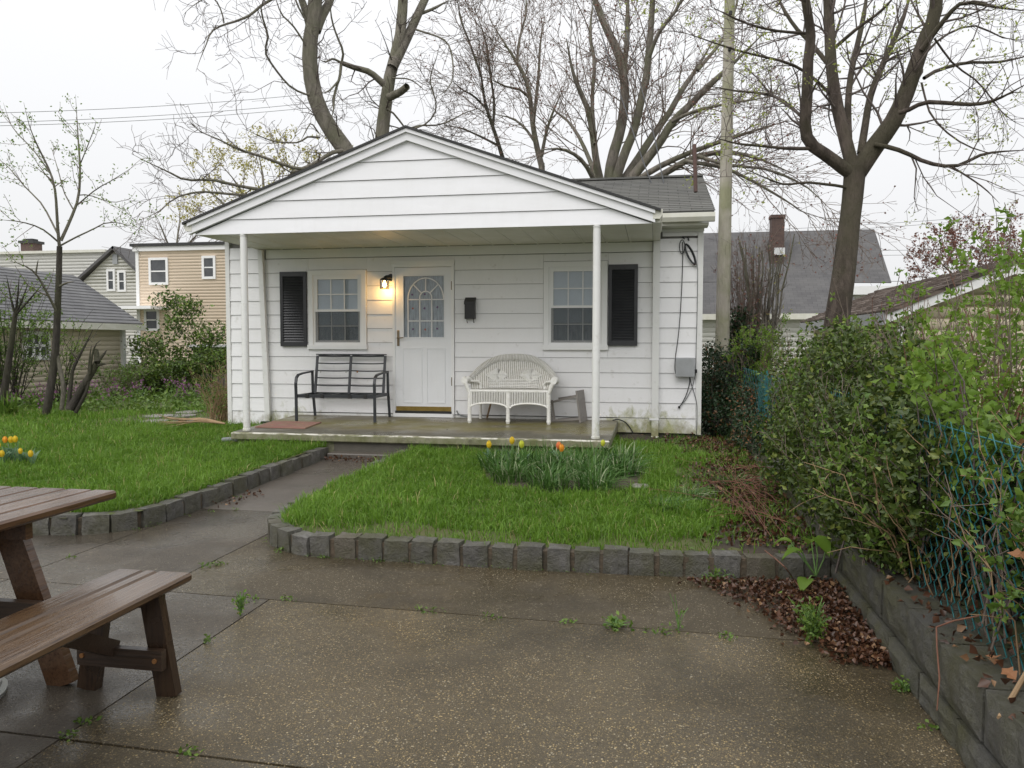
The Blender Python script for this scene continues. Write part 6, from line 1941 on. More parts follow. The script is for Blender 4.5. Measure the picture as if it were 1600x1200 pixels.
def mass(name, label, cat, blobs, n, leafm, lsize, seed, stemm='twig_dark', kind=None, group=None, second=None):
    """a shrub whose leaves fill several rounded clumps: blobs = (x,y,z, rx,ry,rz)"""
    rg = np.random.default_rng(seed)
    c = np.array([b_[:3] for b_ in blobs]); base = c.mean(0)
    t = thing(name, (base[0], base[1], -.25), label, cat, group)
    vol = np.array([b_[3] * b_[4] + b_[4] * b_[5] + b_[3] * b_[5] for b_ in blobs]); vol = vol / vol.sum()
    Ps, Ns, stems = [], [], []
    for b_, v in zip(blobs, vol):
        m_ = int(n * v) + 1
        u = rg.normal(size=(m_, 3)); u /= np.linalg.norm(u, axis=1, keepdims=True)
        rad = rg.uniform(.45, 1.0, m_) ** .5
        lump = 1 + .22 * np.sin(u[:, 0] * 5 + b_[0] * 7) * np.sin(u[:, 1] * 6 + 2) + .18 * np.sin(u[:, 2] * 7 + b_[1] * 5)
        P = np.array(b_[:3]) + u * (rad * lump)[:, None] * np.array(b_[3:6])
        nc_ = max(m_ // 12, 1); cen = P[rg.integers(0, m_, nc_)]                   # gather most leaves into sprays
        who = rg.integers(0, nc_, m_); P = P + (cen[who] - P) * np.where(rg.random(m_) < .65, .80, 0)[:, None] + 0
        P = P + rg.normal(0, lsize * .5, P.shape)
        Ps.append(P); Ns.append(u)
        for _ in range(14):
            w = rg.normal(size=3); w /= np.linalg.norm(w); w[2] = abs(w[2])
            e = np.array(b_[:3]) + w * np.array(b_[3:6]) * rg.uniform(.7, 1.08)
            s_ = np.array(b_[:3]) + rg.normal(0, .25, 3) * np.array(b_[3:6]) - np.array([0, 0, b_[5] * .7])
            md = (s_ + e) / 2 + rg.normal(0, .05, 3)
            stems.append(np.array([(*(s_ * (1 - q) ** 2 + 2 * md * q * (1 - q) + e * q * q), .007 * (1 - .7 * q)) for q in (0, .25, .5, .75, 1)]))
    P, N = np.concatenate(Ps), np.concatenate(Ns)
    keep = P[:, 2] > -.42; P, N = P[keep], N[keep]
    tube_part('stem', stems, M[stemm], t, 4, True)
    if second:
        q = rg.random(len(P)) < second[1]
        leaves_part('young_leaves', P[q], lsize * .9, M[second[0]], t, rg, nrm=N[q], flat=.35)
        P, N = P[~q], N[~q]
    leaves_part('foliage', P, lsize, M[leafm], t, rg, nrm=N, flat=.35)
    if kind: t['kind'] = kind
    return t

# hedge along the fence: shrubs one after another, from the near end to the bungalow
rgm = random.Random(4)
def hb(y, x=7.45, z=.3, s=1.0): return (x + .13 + rgm.uniform(-.05, .05), y, z + .06, .33 * s, .42 * s, .46 * s)
mass('hedge_shrub', 'dark glossy evergreen shrub spilling over the block wall at the near end of the hedge', 'shrub', [hb(-6.95, 7.40, .34, .6), hb(-6.6, 7.36, .10, .62), hb(-6.7, 7.46, .50, .6), hb(-6.35, 7.36, .25, .75), hb(-6.2, 7.46, .55, .7), hb(-5.95, 7.30, .12, .78), hb(-5.55, 7.33, .28), hb(-5.5, 7.75, .62, .9), hb(-5.2, 7.30, .05, .7)], 23000, 'holly', .040, 51, second=('mid_leaf', .10))
mass('hedge_shrub', 'dense dark evergreen shrub in the middle of the hedge under the maple', 'shrub', [hb(-4.8, 7.36, .32), hb(-4.5, 7.5, .75, .9), hb(-4.2, 7.30, .12, .9), hb(-3.9, 7.5, .6), hb(-4.9, 7.85, .8, .8)], 13000, 'holly', .042, 52, second=('mid_leaf', .20))
mass('hedge_shrub', 'tall dark evergreen shrub at the foot of the maple trunk', 'shrub', [hb(-3.5, 7.5, .45), hb(-3.2, 7.80, .75, .9), hb(-2.7, 7.95, .55), hb(-2.2, 8.0, .6, .9)], 9000, 'holly', .044, 53, second=('mid_leaf', .22))
mass('hedge_shrub', 'dark ivy covered shrub in the shade beside the right corner of the bungalow', 'shrub', [hb(.6, 7.35, .15, .8), hb(1.3, 7.3, .45, 1.0), hb(1.0, 7.5, .8, .7), hb(-.2, 7.50, .1, .7), (7.25, 2.2, .5, .4, .5, .7), (7.10, 1.3, .15, .28, .5, .5), (7.14, .7, -.02, .2, .35, .34)], 11000, 'ivy', .05, 54)
mass('ivy_shrub', 'low dark and brown leaved shrub at the far foot of the block wall', 'shrub', [(7.36, -.9, -.02, .20, .40, .28), (7.42, -1.5, -.02, .18, .34, .30), (7.44, -.4, .25, .22, .34, .3), (7.46, -2.3, .05, .16, .5, .3)], 4800, 'ivy', .045, 55, second=('tan_leaf', .06))
mass('ivy', 'thick dark ivy climbing the base of the utility pole', 'ivy', [(7.72, 3.3, .5, .30, .28, .7), (7.76, 3.3, 1.05, .26, .24, .40), (7.70, 3.3, 1.42, .18, .2, .28), (7.45, 3.2, .2, .3, .3, .4)], 6000, 'ivy', .06, 56)
shrub('twiggy_shrub', 'tall brown twiggy shrub with few leaves standing right of the utility pole', 'shrub', (7.85, 3.5, -.15), 70, 3.25, .62, 'red_bud', 'twig', .035, 1500, 57, twig=(7., (.2, .6)), hjit=.3)
shrub('pollard_shrub', 'pale stemmed clipped shrub with knobbly top right of the twiggy shrub', 'shrub', (8.15, 3.5, -.15), 14, 3.1, .5, 'gold_leaf', 'bark_grey', .03, 300, 58, twig=(6., (.2, .5)), r0=.03, hjit=.15)
shrub('lime_shrub', 'bright yellow green leafing shrub behind the teal fence by the pole', 'shrub', (7.68, .9, -.15), 50, 1.52, .46, 'lime_leaf', 'twig', .036, 5600, 59, twig=(7., (.12, .35)))
shrub('bramble', 'reddish brown twiggy shrub between the fence and the maple', 'shrub', (8.25, -.6, -.15), 60, 1.15, .7, 'mid_leaf', 'twig_red', .035, 700, 60, twig=(6., (.15, .4)))
# the tall leggy shrubs beyond the fence on the right
sp = [((8.05, -4.2), 1.75, .50, 24, 800, 'first leggy shrub beyond the fence counted from the maple trunk, bare stems tipped light green', .8),
      ((8.45, -3.6), 1.85, .55, 20, 600, 'leggy shrub with bare red brown stems in front of the cream garage eave', .8),
      ((8.15, -5.1), 1.75, .50, 24, 850, 'leggy bare stemmed shrub with light green tips in front of the cream garage wall', .9),
      ((8.75, -4.6), 2.1, .55, 22, 1500, 'tall leggy shrub with light green leaves under the white rake board of the cream garage', .9),
      ((8.35, -5.9), 1.9, .5, 30, 2600, 'tall bright green leafing shrub at the right edge beyond the fence', 1.),
      ((7.95, -6.2), 1.25, .45, 30, 2400, 'low tangled shrub with fresh green leaves right behind the fence', 1.)]
for i, ((x, y), h, s_, n, nl, lab, _) in enumerate(sp):
    shrub('leggy_shrub', lab, 'shrub', (x, y, -.15), n, h, s_, 'lime_leaf', 'twig_red' if i % 2 else 'twig', .042, nl, 70 + i, twig=(4.5, (.12, .45)), r0=.0065, group='leggy shrubs beyond the fence', leaf_t0=.55)
mass('tangled_shrub', 'mixed tangle of small green leaves and brown twigs behind the top of the fence', 'shrub', [(7.95, -5.5, .42, .35, .8, .42), (7.9, -4.2, .5, .35, .8, .45), (7.85, -6.4, .25, .3, .6, .4)], 4200, 'mid_leaf', .034, 80, 'twig', second=('lime_leaf', .2))
mass('shade_filler', 'dark leaf mass added for the shade right behind the near end of the fence', 'shrub', [(7.95, -6.9, .15, .3, .6, .4), (7.9, -7.9, .1, .3, .6, .36), (7.92, -8.9, .1, .3, .6, .36), (8.0, -6.0, .2, .3, .6, .42), (7.86, -7.3, .42, .22, .6, .28), (7.86, -8.3, .38, .22, .6, .28)], 15000, 'ivy', .05, 84, 'twig_dark', second=('mid_leaf', .12))  # dark leaves added to stand in for the dense shade behind the fence
# fresh maple-like sprays close to the camera on the right edge
shrub('sapling', 'sapling with large bright green lobed leaves at the right edge in front of the fence', 'shrub', (7.78, -7.15, -.1), 16, 1.15, .40, 'lime_leaf', 'twig_dark', .046, 1700, 81, twig=(5., (.15, .4)), r0=.008, leaf_t0=.4, lean=(-.05, .1))
# bare tangled shrub growing through the fence
shrub('bare_shrub', 'tangled bare yellowish twigs growing through the teal fence above the block wall', 'shrub', (7.50, -6.75, -.08), 13, .62, .50, 'mid_leaf', 'cane', .022, 260, 82, twig=(6., (.12, .40)), r0=.0055, up=.0, lean=(-.03, .1))
shrub('bare_shrub', 'bare brown twigs leaning over the near end of the block wall', 'shrub', (7.58, -7.6, -.08), 9, .7, .42, 'mid_leaf', 'twig', .02, 120, 83, twig=(6., (.12, .40)), r0=.0055, up=.0)
for i, (x, y, h_, lab) in enumerate(((7.42, -5.7, .95, 'loose leafy shoots standing out of the near end of the hedge'), (7.5, -4.6, 1.25, 'loose leafy shoots rising out of the middle of the hedge'), (7.6, -3.4, 1.3, 'loose leafy shoots on top of the hedge below the maple trunk'), (7.45, -6.5, .75, 'loose leafy shoots covering the fence top beside the bare twigs'), (7.62, -7.0, .85, 'brown and green shoots leaning over the top of the exposed fence'), (7.66, -7.9, .85, 'green shoots leaning over the fence at the right edge'))):
    shrub('hedge_shoots', lab, 'shrub', (x, y, -.1), 34 if i < 4 else 16, h_, .42, 'mid_leaf' if i % 2 else 'holly', 'twig' if i < 4 else 'cane', .036, 1700 if i < 4 else 1100, 110 + i, twig=(7., (.10, .34)), r0=.0036, hjit=.45, leaf_t0=.3, group='loose shoots along the hedge')
# left side
mass('evergreen_shrub', 'large broad leaved evergreen shrub in front of the tan house', 'shrub', [tuple(at(x, y, 20.5)) + (r_, .6, r_ * h) for x, y, r_, h in ((250, 560, .75, .8), (300, 560, .8, .9), (335, 560, .6, .8), (282, 505, .5, .7), (262, 470, .38, .8), (300, 480, .35, .7), (330, 520, .55, .6), (232, 540, .5, .9), (225, 580, .5, .6))], 4000, 'mid_leaf', .105, 91, 'bark_dark', second=('holly', .45))
mass('low_evergreen', 'low spreading dark green conifer bush behind the flagstones', 'shrub', [tuple(at(x, y, 18.5)) + (r_, .5, r_ * h) for x, y, r_, h in ((225, 590, .55, .55), (270, 580, .6, .5), (318, 572, .6, .4), (345, 560, .4, .6), (250, 606, .5, .35), (300, 600, .5, .45))], 6500, 'holly', .085, 92, 'twig', second=('mid_leaf', .45))
shrub('cane_shrub', 'arching brown cane shrub growing against the left corner of the bungalow', 'shrub', (-.42, .55, -.25), 90, 1.02, .50, 'mid_leaf', 'cane', .04, 900, 93, twig=(4., (.15, .4)), r0=.006, basew=.3, hjit=.55, up=.02)
t = thing('fallen_cane', (-.3, .3, -.22), 'bunch of tan dead canes lying on the flagstones left of the bungalow', 'branch')
rg = np.random.default_rng(95)
cn = [limb([(352, 662), (310, 657 + rg.uniform(-4, 3)), (270, 652 + 12 * k / 8 + rg.uniform(-3, 3)), (238 + 20 * rg.random(), 646 + 22 * k / 8)], 11.0, 11.6, 3.0, 1.0) for k in range(9)]
tube_part('stem', cn, M['cane'], t, 5, True)
shrub('edge_shrub', 'leafy shrub with a forked stem at the left edge of the lawn', 'shrub', (-6.0, 2.4, -.25), 34, 2.35, .95, 'mid_leaf', 'bark_dark', .055, 3000, 96, twig=(4., (.2, .5)), r0=.012, lean=(.1, 0), leaf_t0=.3)
shrub('edge_shrub', 'sparse leafy sapling with thin stems in front of the garage window', 'shrub', (-5.6, 3.2, -.25), 20, 2.0, .7, 'lime_leaf', 'bark_dark', .05, 1000, 97, twig=(4., (.2, .5)), r0=.010, leaf_t0=.3)
t_ = limb([(3, 640), (10, 590), (18, 535), (24, 490)], 13.5, 13.4, 12, 7); fk = thing('forked_sapling', (t_[0, 0], t_[0, 1], -.25), 'dark forked sapling with upswept twigs at the far left in front of the garage', 'tree')
tube_part('trunk', [t_], M['bark_dark'], fk, 8)
fks = [limb([(24, 492), (a, b_), (c, d)], 13.4, 13.2, 4, 1.5) for a, b_, c, d in ((34, 470, 45, 440), (28, 460, 30, 430), (40, 475, 70, 440), (18, 470, 10, 430))]
for L_ in fks: tube_part('branch', [L_], M['bark_dark'], fk, 6)
t1 = sprout(fks, rg, 5, (.2, .5), (.4, 1), .6, 4, .2, .1, .15, .004); tube_part('twigs', t1, M['twig_dark'], fk, 3, True)
leaves_part('foliage', tips(t1, rg, 8, .04, .1), .05, M['mid_leaf'], fk, rg)
shrub('rose_bush', 'arching green bush with thin stems at the far corner of the beige garage', 'shrub', (-5.6, 5.0, -.25), 34, 1.0, .8, 'mid_leaf', 'twig', .05, 1500, 98, twig=(4., (.2, .4)))
# purple flowers in front of the garage
for i, (x, y, w_, lab) in enumerate(((22, 622, .42, 'purple flowers at the foot of the dark forked sapling'), (52, 614, .40, 'purple flowers under the garage window'), (66, 622, .3, 'small clump of purple flowers left of the slim tree trunk'), (126, 612, .35, 'purple flowers behind the dead stems'), (165, 608, .42, 'purple flowers against the right end of the garage wall'), (213, 606, .40, 'purple flowers right of the garage corner'), (278, 600, .42, 'purple flowers in front of the low conifer bush'), (293, 612, .3, 'lowest purple flowers above the flagstones'))):
    q = onZ(x, 642, -.25) if x < 180 else onZ(x, 632, -.25)
    D_ = np.dot(q - CAM_POS, _F); c_ = at(x, y, D_)
    t = thing('flower_clump', (c_[0], c_[1], -.25), lab, 'flowers', 'purple flowers along the back of the lawn')
    rg = np.random.default_rng(200 + i)
    st_ = []
    heads = []
    for k in range(11):
        e = c_ + np.array([rg.normal(0, w_ * .45), rg.normal(0, .15), rg.normal(0, .07)])
        s_ = np.array([c_[0] + rg.normal(0, w_ * .3), c_[1] + rg.normal(0, .12), -.25]); md = (e + s_) / 2 + rg.normal(0, .03, 3)
        st_.append(np.array([(*(s_ * (1 - u) ** 2 + 2 * md * u * (1 - u) + e * u * u), .004) for u in (0, .33, .66, 1)])); heads.append(e)
    tube_part('stem', st_, M['stem'], t, 3, True)
    H = np.repeat(np.array(heads), 9, 0) + rg.normal(0, .035, (len(heads) * 9, 3)); leaves_part('blooms', H, .036, M['purple'], t, rg, aspect=.9)
    leaves_part('foliage', tips(st_, rg, 9, .05, .0), .07, M['mid_leaf'], t, rg)

# ================================================================== GRASS, FLOWERS, LITTER
def blades(P, h, w, rng, lean=.45, tint=None, segs=2):
    """tapered, bent blades: 5 vertices, 3 triangles each"""
    n = len(P)
    a = rng.uniform(0, 2 * pi, n); d = np.stack([np.cos(a), np.sin(a), np.zeros(n)], -1)
    b_ = rng.uniform(0, 2 * pi, n); s = np.stack([np.cos(b_), np.sin(b_), np.zeros(n)], -1)
    l = (np.abs(rng.normal(0, lean, n)) + .08)[:, None]
    H = h[:, None]; W = w[:, None]
    up = np.array([0, 0, 1.])
    m = P + up * H * .58 + d * H * l * .35
    t = P + up * H * np.clip(1 - l * .35, .25, 1) + d * H * l * 1.0
    V = np.stack([P - s * W / 2, P + s * W / 2, m - s * W * .42, m + s * W * .42, t], 1).reshape(-1, 3)
    i = 5 * np.arange(n)[:, None]
    T = np.concatenate([i + np.array([[0, 1, 3]]), i + np.array([[0, 3, 2]]), i + np.array([[2, 3, 4]])])
    tn = np.repeat(rng.uniform(0, 1, n) if tint is None else tint, 5)
    off = np.tile([-.14, -.14, 0, 0, .22], n); live = tn < .86; tn = np.where(live, np.clip(tn + off, 0, .855), tn)
    return V, T, tn
def vnoise(x, y, s, seed=0):
    return (np.sin(x * s + seed) * np.cos(y * s * 1.13 + seed * 2) + np.sin((x + y) * s * .71 + seed * 3) * np.cos((x - y) * s * .57 + 1.3 * seed)) * .5

def lawn_grass(name, poly, bounds, n, hmul, seed, avoid=None, wmul=1.0, dens=None):
    rng = np.random.default_rng(seed)
    x = rng.uniform(bounds[0], bounds[1], n); y = rng.uniform(bounds[2], bounds[3], n)
    k = in_poly(x, y, poly)
    if avoid is not None: k &= ~avoid(x, y, rng)
    if dens is not None: k &= rng.random(n) < dens(x, y)
    x, y = x[k], y[k]
    big = vnoise(x, y, 2.1, seed) ; sm = vnoise(x, y, 7.3, seed + 2)
    cl = vnoise(x, y, 17.0, seed + 5)
    h = .066 * hmul * (1 + .35 * big + .3 * sm + .35 * cl) * rng.uniform(.5, 1.5, len(x))
    tuft = rng.random(len(x)) < .07; h[tuft] *= 1.75
    w = .0058 * wmul * rng.uniform(.7, 1.4, len(x))
    P = np.stack([x, y, lawn_z(x, y) - .005], -1)
    tint = np.clip(.40 + .20 * big + .15 * sm + .16 * cl + rng.normal(0, .24, len(x)), 0, .85)
    dead = rng.random(len(x)) < .035; tint[dead] = rng.uniform(.92, 1, dead.sum())
    V, T, tn = blades(P, np.clip(h, .02, .19), w, rng, .62, tint)
    o = np_mesh(name, V, [T], M['grass'], None, tint=tn); o['kind'] = 'stuff'
    return o
BED = lambda x, y: ((x - 5.42) / .78) ** 2 + ((y + 3.2) / 1.0) ** 2 < 1.0
def bare_R(x, y, rng):
    strip = x > 6.62 + .22 * np.sin(y * 2.3) + .12 * np.sin(y * 5.1) + np.where(y < -4.9, .1, 0)
    corner = (y > -1.0) & (x > 5.8) & (rng.random(len(x)) < np.where((x < 6.5) & (y > -.75), .9, .5))
    edge = (y < -5.55 + .08 * np.sin(x * 3) + .05 * np.sin(x * 8.7)) & (rng.random(len(x)) < .80)
    thin = rng.random(len(x)) < .55 * np.clip(vnoise(x, y, 3.4, 9) + .05, 0, 1)
    return BED(x, y) | (strip & (rng.random(len(x)) < .82)) | corner | edge | thin
def bare_L(x, y, rng):
    flag = (x > -2.6) & (x < -.5) & (y > .2) & (y < 2.4) & (rng.random(len(x)) < .78)
    bed = (y > 1.6 + .35 * np.sin(x * 1.3)) & (x < -2.8) & (rng.random(len(x)) < .80)
    return flag | bed | ((y > 3.2) & (rng.random(len(x)) < .7))
lawn_grass('grass', POLY_R, (2.95, 7.36, -5.95, .0), 185000, 1.0, 301, bare_R)
lawn_grass('grass', POLY_L, (-1.2, 2.45, -5.9, .4), 170000, 1.05, 302, bare_L)
lawn_grass('grass', POLY_L, (-10, -1.2, -5.2, 6.0), 140000, 1.05, 303, bare_L, 1.6)

# strap-leaved clumps in the round bed
def clump(name, label, c, n, h, r, mat, seed, w=.011, group=None, lean=.55, cat='plant'):
    rng = np.random.default_rng(seed)
    z = float(lawn_z(np.array(c[0]), np.array(c[1])))
    t = thing(name, (c[0], c[1], z), label, cat, group)
    V, T, tn, n0 = [], [], [], 0
    a = rng.uniform(0, 2 * pi, n); rr = r * np.sqrt(rng.random(n)) * .45
    p = np.stack([c[0] + np.cos(a) * rr, c[1] + np.sin(a) * rr, np.full(n, z - .01)], -1)
    out = a + rng.normal(0, .8, n)
    d = np.stack([np.cos(out), np.sin(out), np.zeros(n)], -1); s = np.stack([-np.sin(out), np.cos(out), np.zeros(n)], -1)
    L = h * rng.uniform(.6, 1.25, n); bend = np.abs(rng.normal(lean, .3, n)); ww = w * rng.uniform(.6, 1.3, n)
    rows = []
    for k, u in enumerate((0, .25, .5, .75, 1.0)):
        hz = L * (u - bend * .55 * u ** 2.2); hx = L * bend * u ** 1.8 * .9
        q = p + d * hx[:, None] + np.array([0, 0, 1.]) * np.maximum(hz, .01 * u)[:, None]
        wd = ww * (1 - .85 * u ** 2.2)
        rows.append(q - s * wd[:, None] / 2); rows.append(q + s * wd[:, None] / 2 + np.array([0, 0, .0015]))
    V = np.stack(rows, 1).reshape(-1, 3); i = 10 * np.arange(n)[:, None]
    Q = np.concatenate([i + np.array([[2 * k, 2 * k + 1, 2 * k + 3, 2 * k + 2]]) for k in range(4)])
    tn = np.repeat(np.where(rng.random(n) < .13, .95, rng.uniform(0, .84, n)), 10)
    o = np_mesh('leaves', V, [Q], M[mat], t, tint=tn); o['kind'] = 'stuff'
    return t
bedc = [((4.78, -2.75), 'strap leaved clump at the far left rim of the tulip bed'), ((5.15, -2.75), 'strap leaved clump just right of the leftmost clumps in the tulip bed'), ((5.55, -2.7), 'strap leaved clump at the centre of the tulip bed'), ((4.93, -2.45), 'leftmost strap leaved clump of the tulip bed'), ((5.02, -3.25), 'strap leaved clump at the near left of the tulip bed'), ((5.30, -2.25), 'strap leaved clump behind the two left yellow tulips'), ((5.38, -3.0), 'strap leaved clump in the middle left of the tulip bed'), ((5.42, -3.6), 'nearest strap leaved clump of the tulip bed'), ((5.72, -2.3), 'strap leaved clump below the coral tulips'), ((5.75, -3.1), 'strap leaved clump in the middle right of the tulip bed'), ((5.82, -3.6), 'strap leaved clump at the near right of the tulip bed'), ((6.02, -2.75), 'rightmost strap leaved clump of the tulip bed'), ((5.98, -2.2), 'strap leaved clump under the lime green tulip')]
for i, (c, lab) in enumerate(bedc):
    clump('leaf_clump', lab, (c[0] - .05, c[1] - .38), 190, .27, .40, 'strap_leaf', 400 + i, .0125, 'strap leaved clumps of the tulip bed', .62)
for i, (c, lab) in enumerate((((6.35, -4.55), 'pale fine grass tussock in the lawn right of the tulip bed'), ((6.55, -4.1), 'pale fine grass tussock beside the dead brown stems'), ((6.98, -3.6), 'pale strappy tussock at the foot of the hedge'))):
    clump('grass_tussock', lab, c, 120, .17, .30, 'strap_leaf', 430 + i, .006, None, .75, 'grass')

# tulips
def tulip(label, foot, head, petal, seed, leaves=3, group='tulips in flower in the bed by the porch', s=1.0, bloom_rot=0.):
    rng = np.random.default_rng(seed)
    t = thing('tulip', foot, label, 'tulip', group)
    f, h = np.array(foot, float), np.array(head, float)
    md = (f + h) / 2 + rng.normal(0, .012, 3)
    m = MB(); m.tube([f * (1 - u) ** 2 + 2 * md * u * (1 - u) + h * u * u for u in np.linspace(0, 1, 7)], .0042 * s, 6); m.build('stem', M['stem'], t, smooth=True)
    R_, H_ = .0215 * s, .080 * s
    for k in range(6):
        inner = k % 2; a0 = bloom_rot + k * pi / 3
        V, N = [], 5
        for j, v in enumerate(np.linspace(0, 1, N)):
            prof = R_ * (.25 + 1.05 * sin(pi * (v * .80 + .10)) ** .8) * (.92 if inner else 1.0)
            if v == 1: prof *= .5
            wd = (.62 * sin(pi * (v * .86 + .10)) + .03) * (1 if v < 1 else .12)
            for q in (-1, 0, 1):
                a = a0 + q * wd
                V.append(h + np.array([prof * cos(a), prof * sin(a), H_ * v]))
        F = []
        for j in range(N - 1):
            for q in range(2):
                b0 = j * 3 + q; F.append((b0, b0 + 1, b0 + 4, b0 + 3))
        o = np_mesh('petal', np.array(V), [np.array(F)], M[petal], t, tint=np.full(len(V), rng.random() * .8), smooth=True)
    for k in range(leaves):
        a = rng.uniform(0, 2 * pi); L = .24 * s * rng.uniform(.8, 1.15); d = np.array([cos(a), sin(a), 0]); sd = np.array([-sin(a), cos(a), 0])
        V = []
        for u in np.linspace(0, 1, 6):
            c_ = f + d * L * .42 * u ** 1.6 + np.array([0, 0, L * (u - .28 * u ** 3)])
            w_ = .024 * s * sin(pi * min(u * .82 + .16, 1)) + .002
            V += [c_ - sd * w_ + np.array([0, 0, .004]), c_ + d * .006, c_ + sd * w_ + np.array([0, 0, .004])]
        F = [(j * 3 + q, j * 3 + q + 1, j * 3 + q + 4, j * 3 + q + 3) for j in range(5) for q in range(2)]
        np_mesh('leaf', np.array(V), [np.array(F)], M['tulip_leaf'], t, tint=np.full(len(V), rng.random()), smooth=True)
    return t
def tulip_px(label, hx, hy, D, petal, seed, **kw):
    c = at(hx, hy + 9, D); z = float(lawn_z(np.array(c[0]), np.array(c[1])))
    return tulip(label, (c[0] + .01, c[1] + .01, z), c, petal, seed, **kw)
tulip_px('orange yellow tulip, leftmost of the bed by the porch', 764, 691, 8.1, 'petal_y', 1)
tulip_px('tallest yellow tulip of the bed by the porch', 800, 685, 8.0, 'petal_y', 2)
tulip_px('greenish yellow tulip second from the tallest in the porch bed', 815, 691, 7.9, 'petal_g', 3)
tulip_px('coral tulip, taller of the touching pair in the porch bed', 873, 693, 7.9, 'petal_r', 4)
tulip_px('orange tulip, lower of the touching pair in the porch bed', 877.5, 697, 7.8, 'petal_o', 5)
tulip_px('lime green tulip bud in front of the right porch post', 942, 688, 7.9, 'petal_g', 6, s=.85)
for i, (x, y, D, lab) in enumerate(((-3, 692, 8.3, 'yellow tulip cut by the left edge of the picture'), (8, 683, 8.5, 'left of two overlapping yellow tulips at the left edge of the lawn'), (17, 683, 8.45, 'right of two overlapping yellow tulips at the left edge of the lawn'), (24, 682, 8.4, 'yellow tulip just right of the overlapping pair on the left lawn'), (32, 700, 8.2, 'small yellow tulip below the row on the left lawn'), (48, 705, 8.1, 'rightmost yellow tulip on the left lawn'), (3, 705, 8.1, 'lowest yellow tulip at the left edge of the lawn'))):
    tulip_px(lab, x, y, D, 'petal_o' if i == 1 else 'petal_y', 20 + i, group='yellow tulips on the left lawn', s=.92 if i not in (4,) else .78)
for i, (x, y) in enumerate(((10, 725), (35, 728))):
    q = onZ(x, y, -.25); clump('leaf_clump', ('left' if i == 0 else 'right') + ' leaf clump under the yellow tulips on the left lawn', (q[0], q[1]), 60, .2, .25, 'tulip_leaf', 450 + i, .022, 'leaf clumps under the left tulips', .5)
q = onZ(12, 655, -.25); clump('broad_leaf_clump', 'bright broad leaved clump at the far left edge of the lawn', (q[0], q[1]), 40, .42, .3, 'mid_leaf', 455, .06, None, .5)

# weeds under the trees and along the back of the lawn
rg = np.random.default_rng(500)
n = 5200
x = rg.uniform(-9.5, -1.0, n); y = rg.uniform(1.7, 6.5, n); k = (x < -2.4) | (y > 2.2); k &= x < -.6; x, y = x[k], y[k]
P = np.stack([x, y, lawn_z(x, y) + np.abs(rg.normal(0, .11, len(x))) + .01], -1)
V, F, tn = leaf_cards(P, .085, rg, nrm=np.tile([[0, 0, 1.]], (len(P), 1)), flat=.35)
o = np_mesh('weeds', V, [F], M['mid_leaf'], None, tint=tn); o['kind'] = 'stuff'
# ground ivy and small weeds of the bare strip on the right
n = 1500
x = rg.uniform(5.85, 7.3, n); y = rg.uniform(-5.7, -.2, n); k = (x > 6.45) | (y > -1.3); x, y = x[k], y[k]
P = np.stack([x, y, lawn_z(x, y) + np.abs(rg.normal(0, .02, len(x))) + .006], -1)
V, F, tn = leaf_cards(P, .04, rg, nrm=np.tile([[0, 0, 1.]], (len(P), 1)), flat=.4)
o = np_mesh('ground_ivy', V, [F], M['mid_leaf'], None, tint=tn); o['kind'] = 'stuff'

# weeds in the joints of the patio and along the kerbs
def weed_spots(spots, seed, name='joint_weeds', h=.014, mat='mid_leaf', size=.021, per=26):
    rng = np.random.default_rng(seed); Ps = []
    for (x, y, r_, f) in spots:
        m_ = int(per * f); a = rng.uniform(0, 2 * pi, m_); q = r_ * np.sqrt(rng.random(m_))
        Ps.append(np.stack([x + q * np.cos(a), y + q * np.sin(a) * .5, Z_PATIO + .004 + np.abs(rng.normal(0, h, m_)) * (1 - q / r_ * .6)], -1))
    P = np.concatenate(Ps)
    V, F, tn = leaf_cards(P, size, rng, nrm=np.tile([[0, 0, 1.]], (len(P), 1)), flat=.3)
    o = np_mesh(name, V, [F], M[mat], None, tint=tn); o['kind'] = 'stuff'
pxs = [(385, 938, .09, 1), (450, 938, .06, .8), (672, 955, .08, 1.2), (770, 966, .05, .6), (890, 974, .05, .7), (1040, 988, .12, 1.6), (1130, 997, .07, .9), (325, 1003, .05, .7), (340, 882, .07, 1.4), (320, 886, .05, .8), (135, 1130, .05, 1), (105, 1152, .05, .8), (300, 1180, .06, .8), (505, 872, .05, .6), (440, 862, .06, .9), (590, 878, .05, .7), (570, 870, .05, .5), (228, 818, .09, 1.8), (205, 826, .07, 1.2), (258, 808, .05, .8), (288, 800, .05, .7), (372, 778, .05, .6), (28, 838, .1, 1.6), (15, 838, .08, 1.2), (1120, 910, .09, 1.4), (1105, 905, .05, .7), (1410, 1080, .06, 1.1), (1450, 1140, .04, .6), (110, 872, .04, .5), (60, 888, .03, .4), (330, 800, .04, .4), (365, 797, .05, .4)]
weed_spots([(*onZ(a, b_, Z_PATIO)[:2], r_, f) for a, b_, r_, f in pxs], 510)
def weed(label, px, n, h, r, mat, size, seed, z=Z_PATIO, bl=0):
    q = onZ(*px, z); rng = np.random.default_rng(seed)
    t = thing('weed', q, label, 'weed')
    st_ = []
    for k in range(n):
        a = rng.uniform(0, 2 * pi); e = q + np.array([cos(a) * r * rng.random(), sin(a) * r * rng.random(), h * rng.uniform(.5, 1.1)]); md = q * .4 + e * .6 + np.array([-cos(a) * r * .2, -sin(a) * r * .2, h * .12])
        st_.append(np.array([(*(q * (1 - u) ** 2 + 2 * md * u * (1 - u) + e * u * u), .0022) for u in (0, .3, .6, 1)]))
    tube_part('stem', st_, M['stem'], t, 3, True)
    leaves_part('foliage', tips(st_, rng, max(2, bl), .015, .15), size, M[mat], t, rng)
    return t
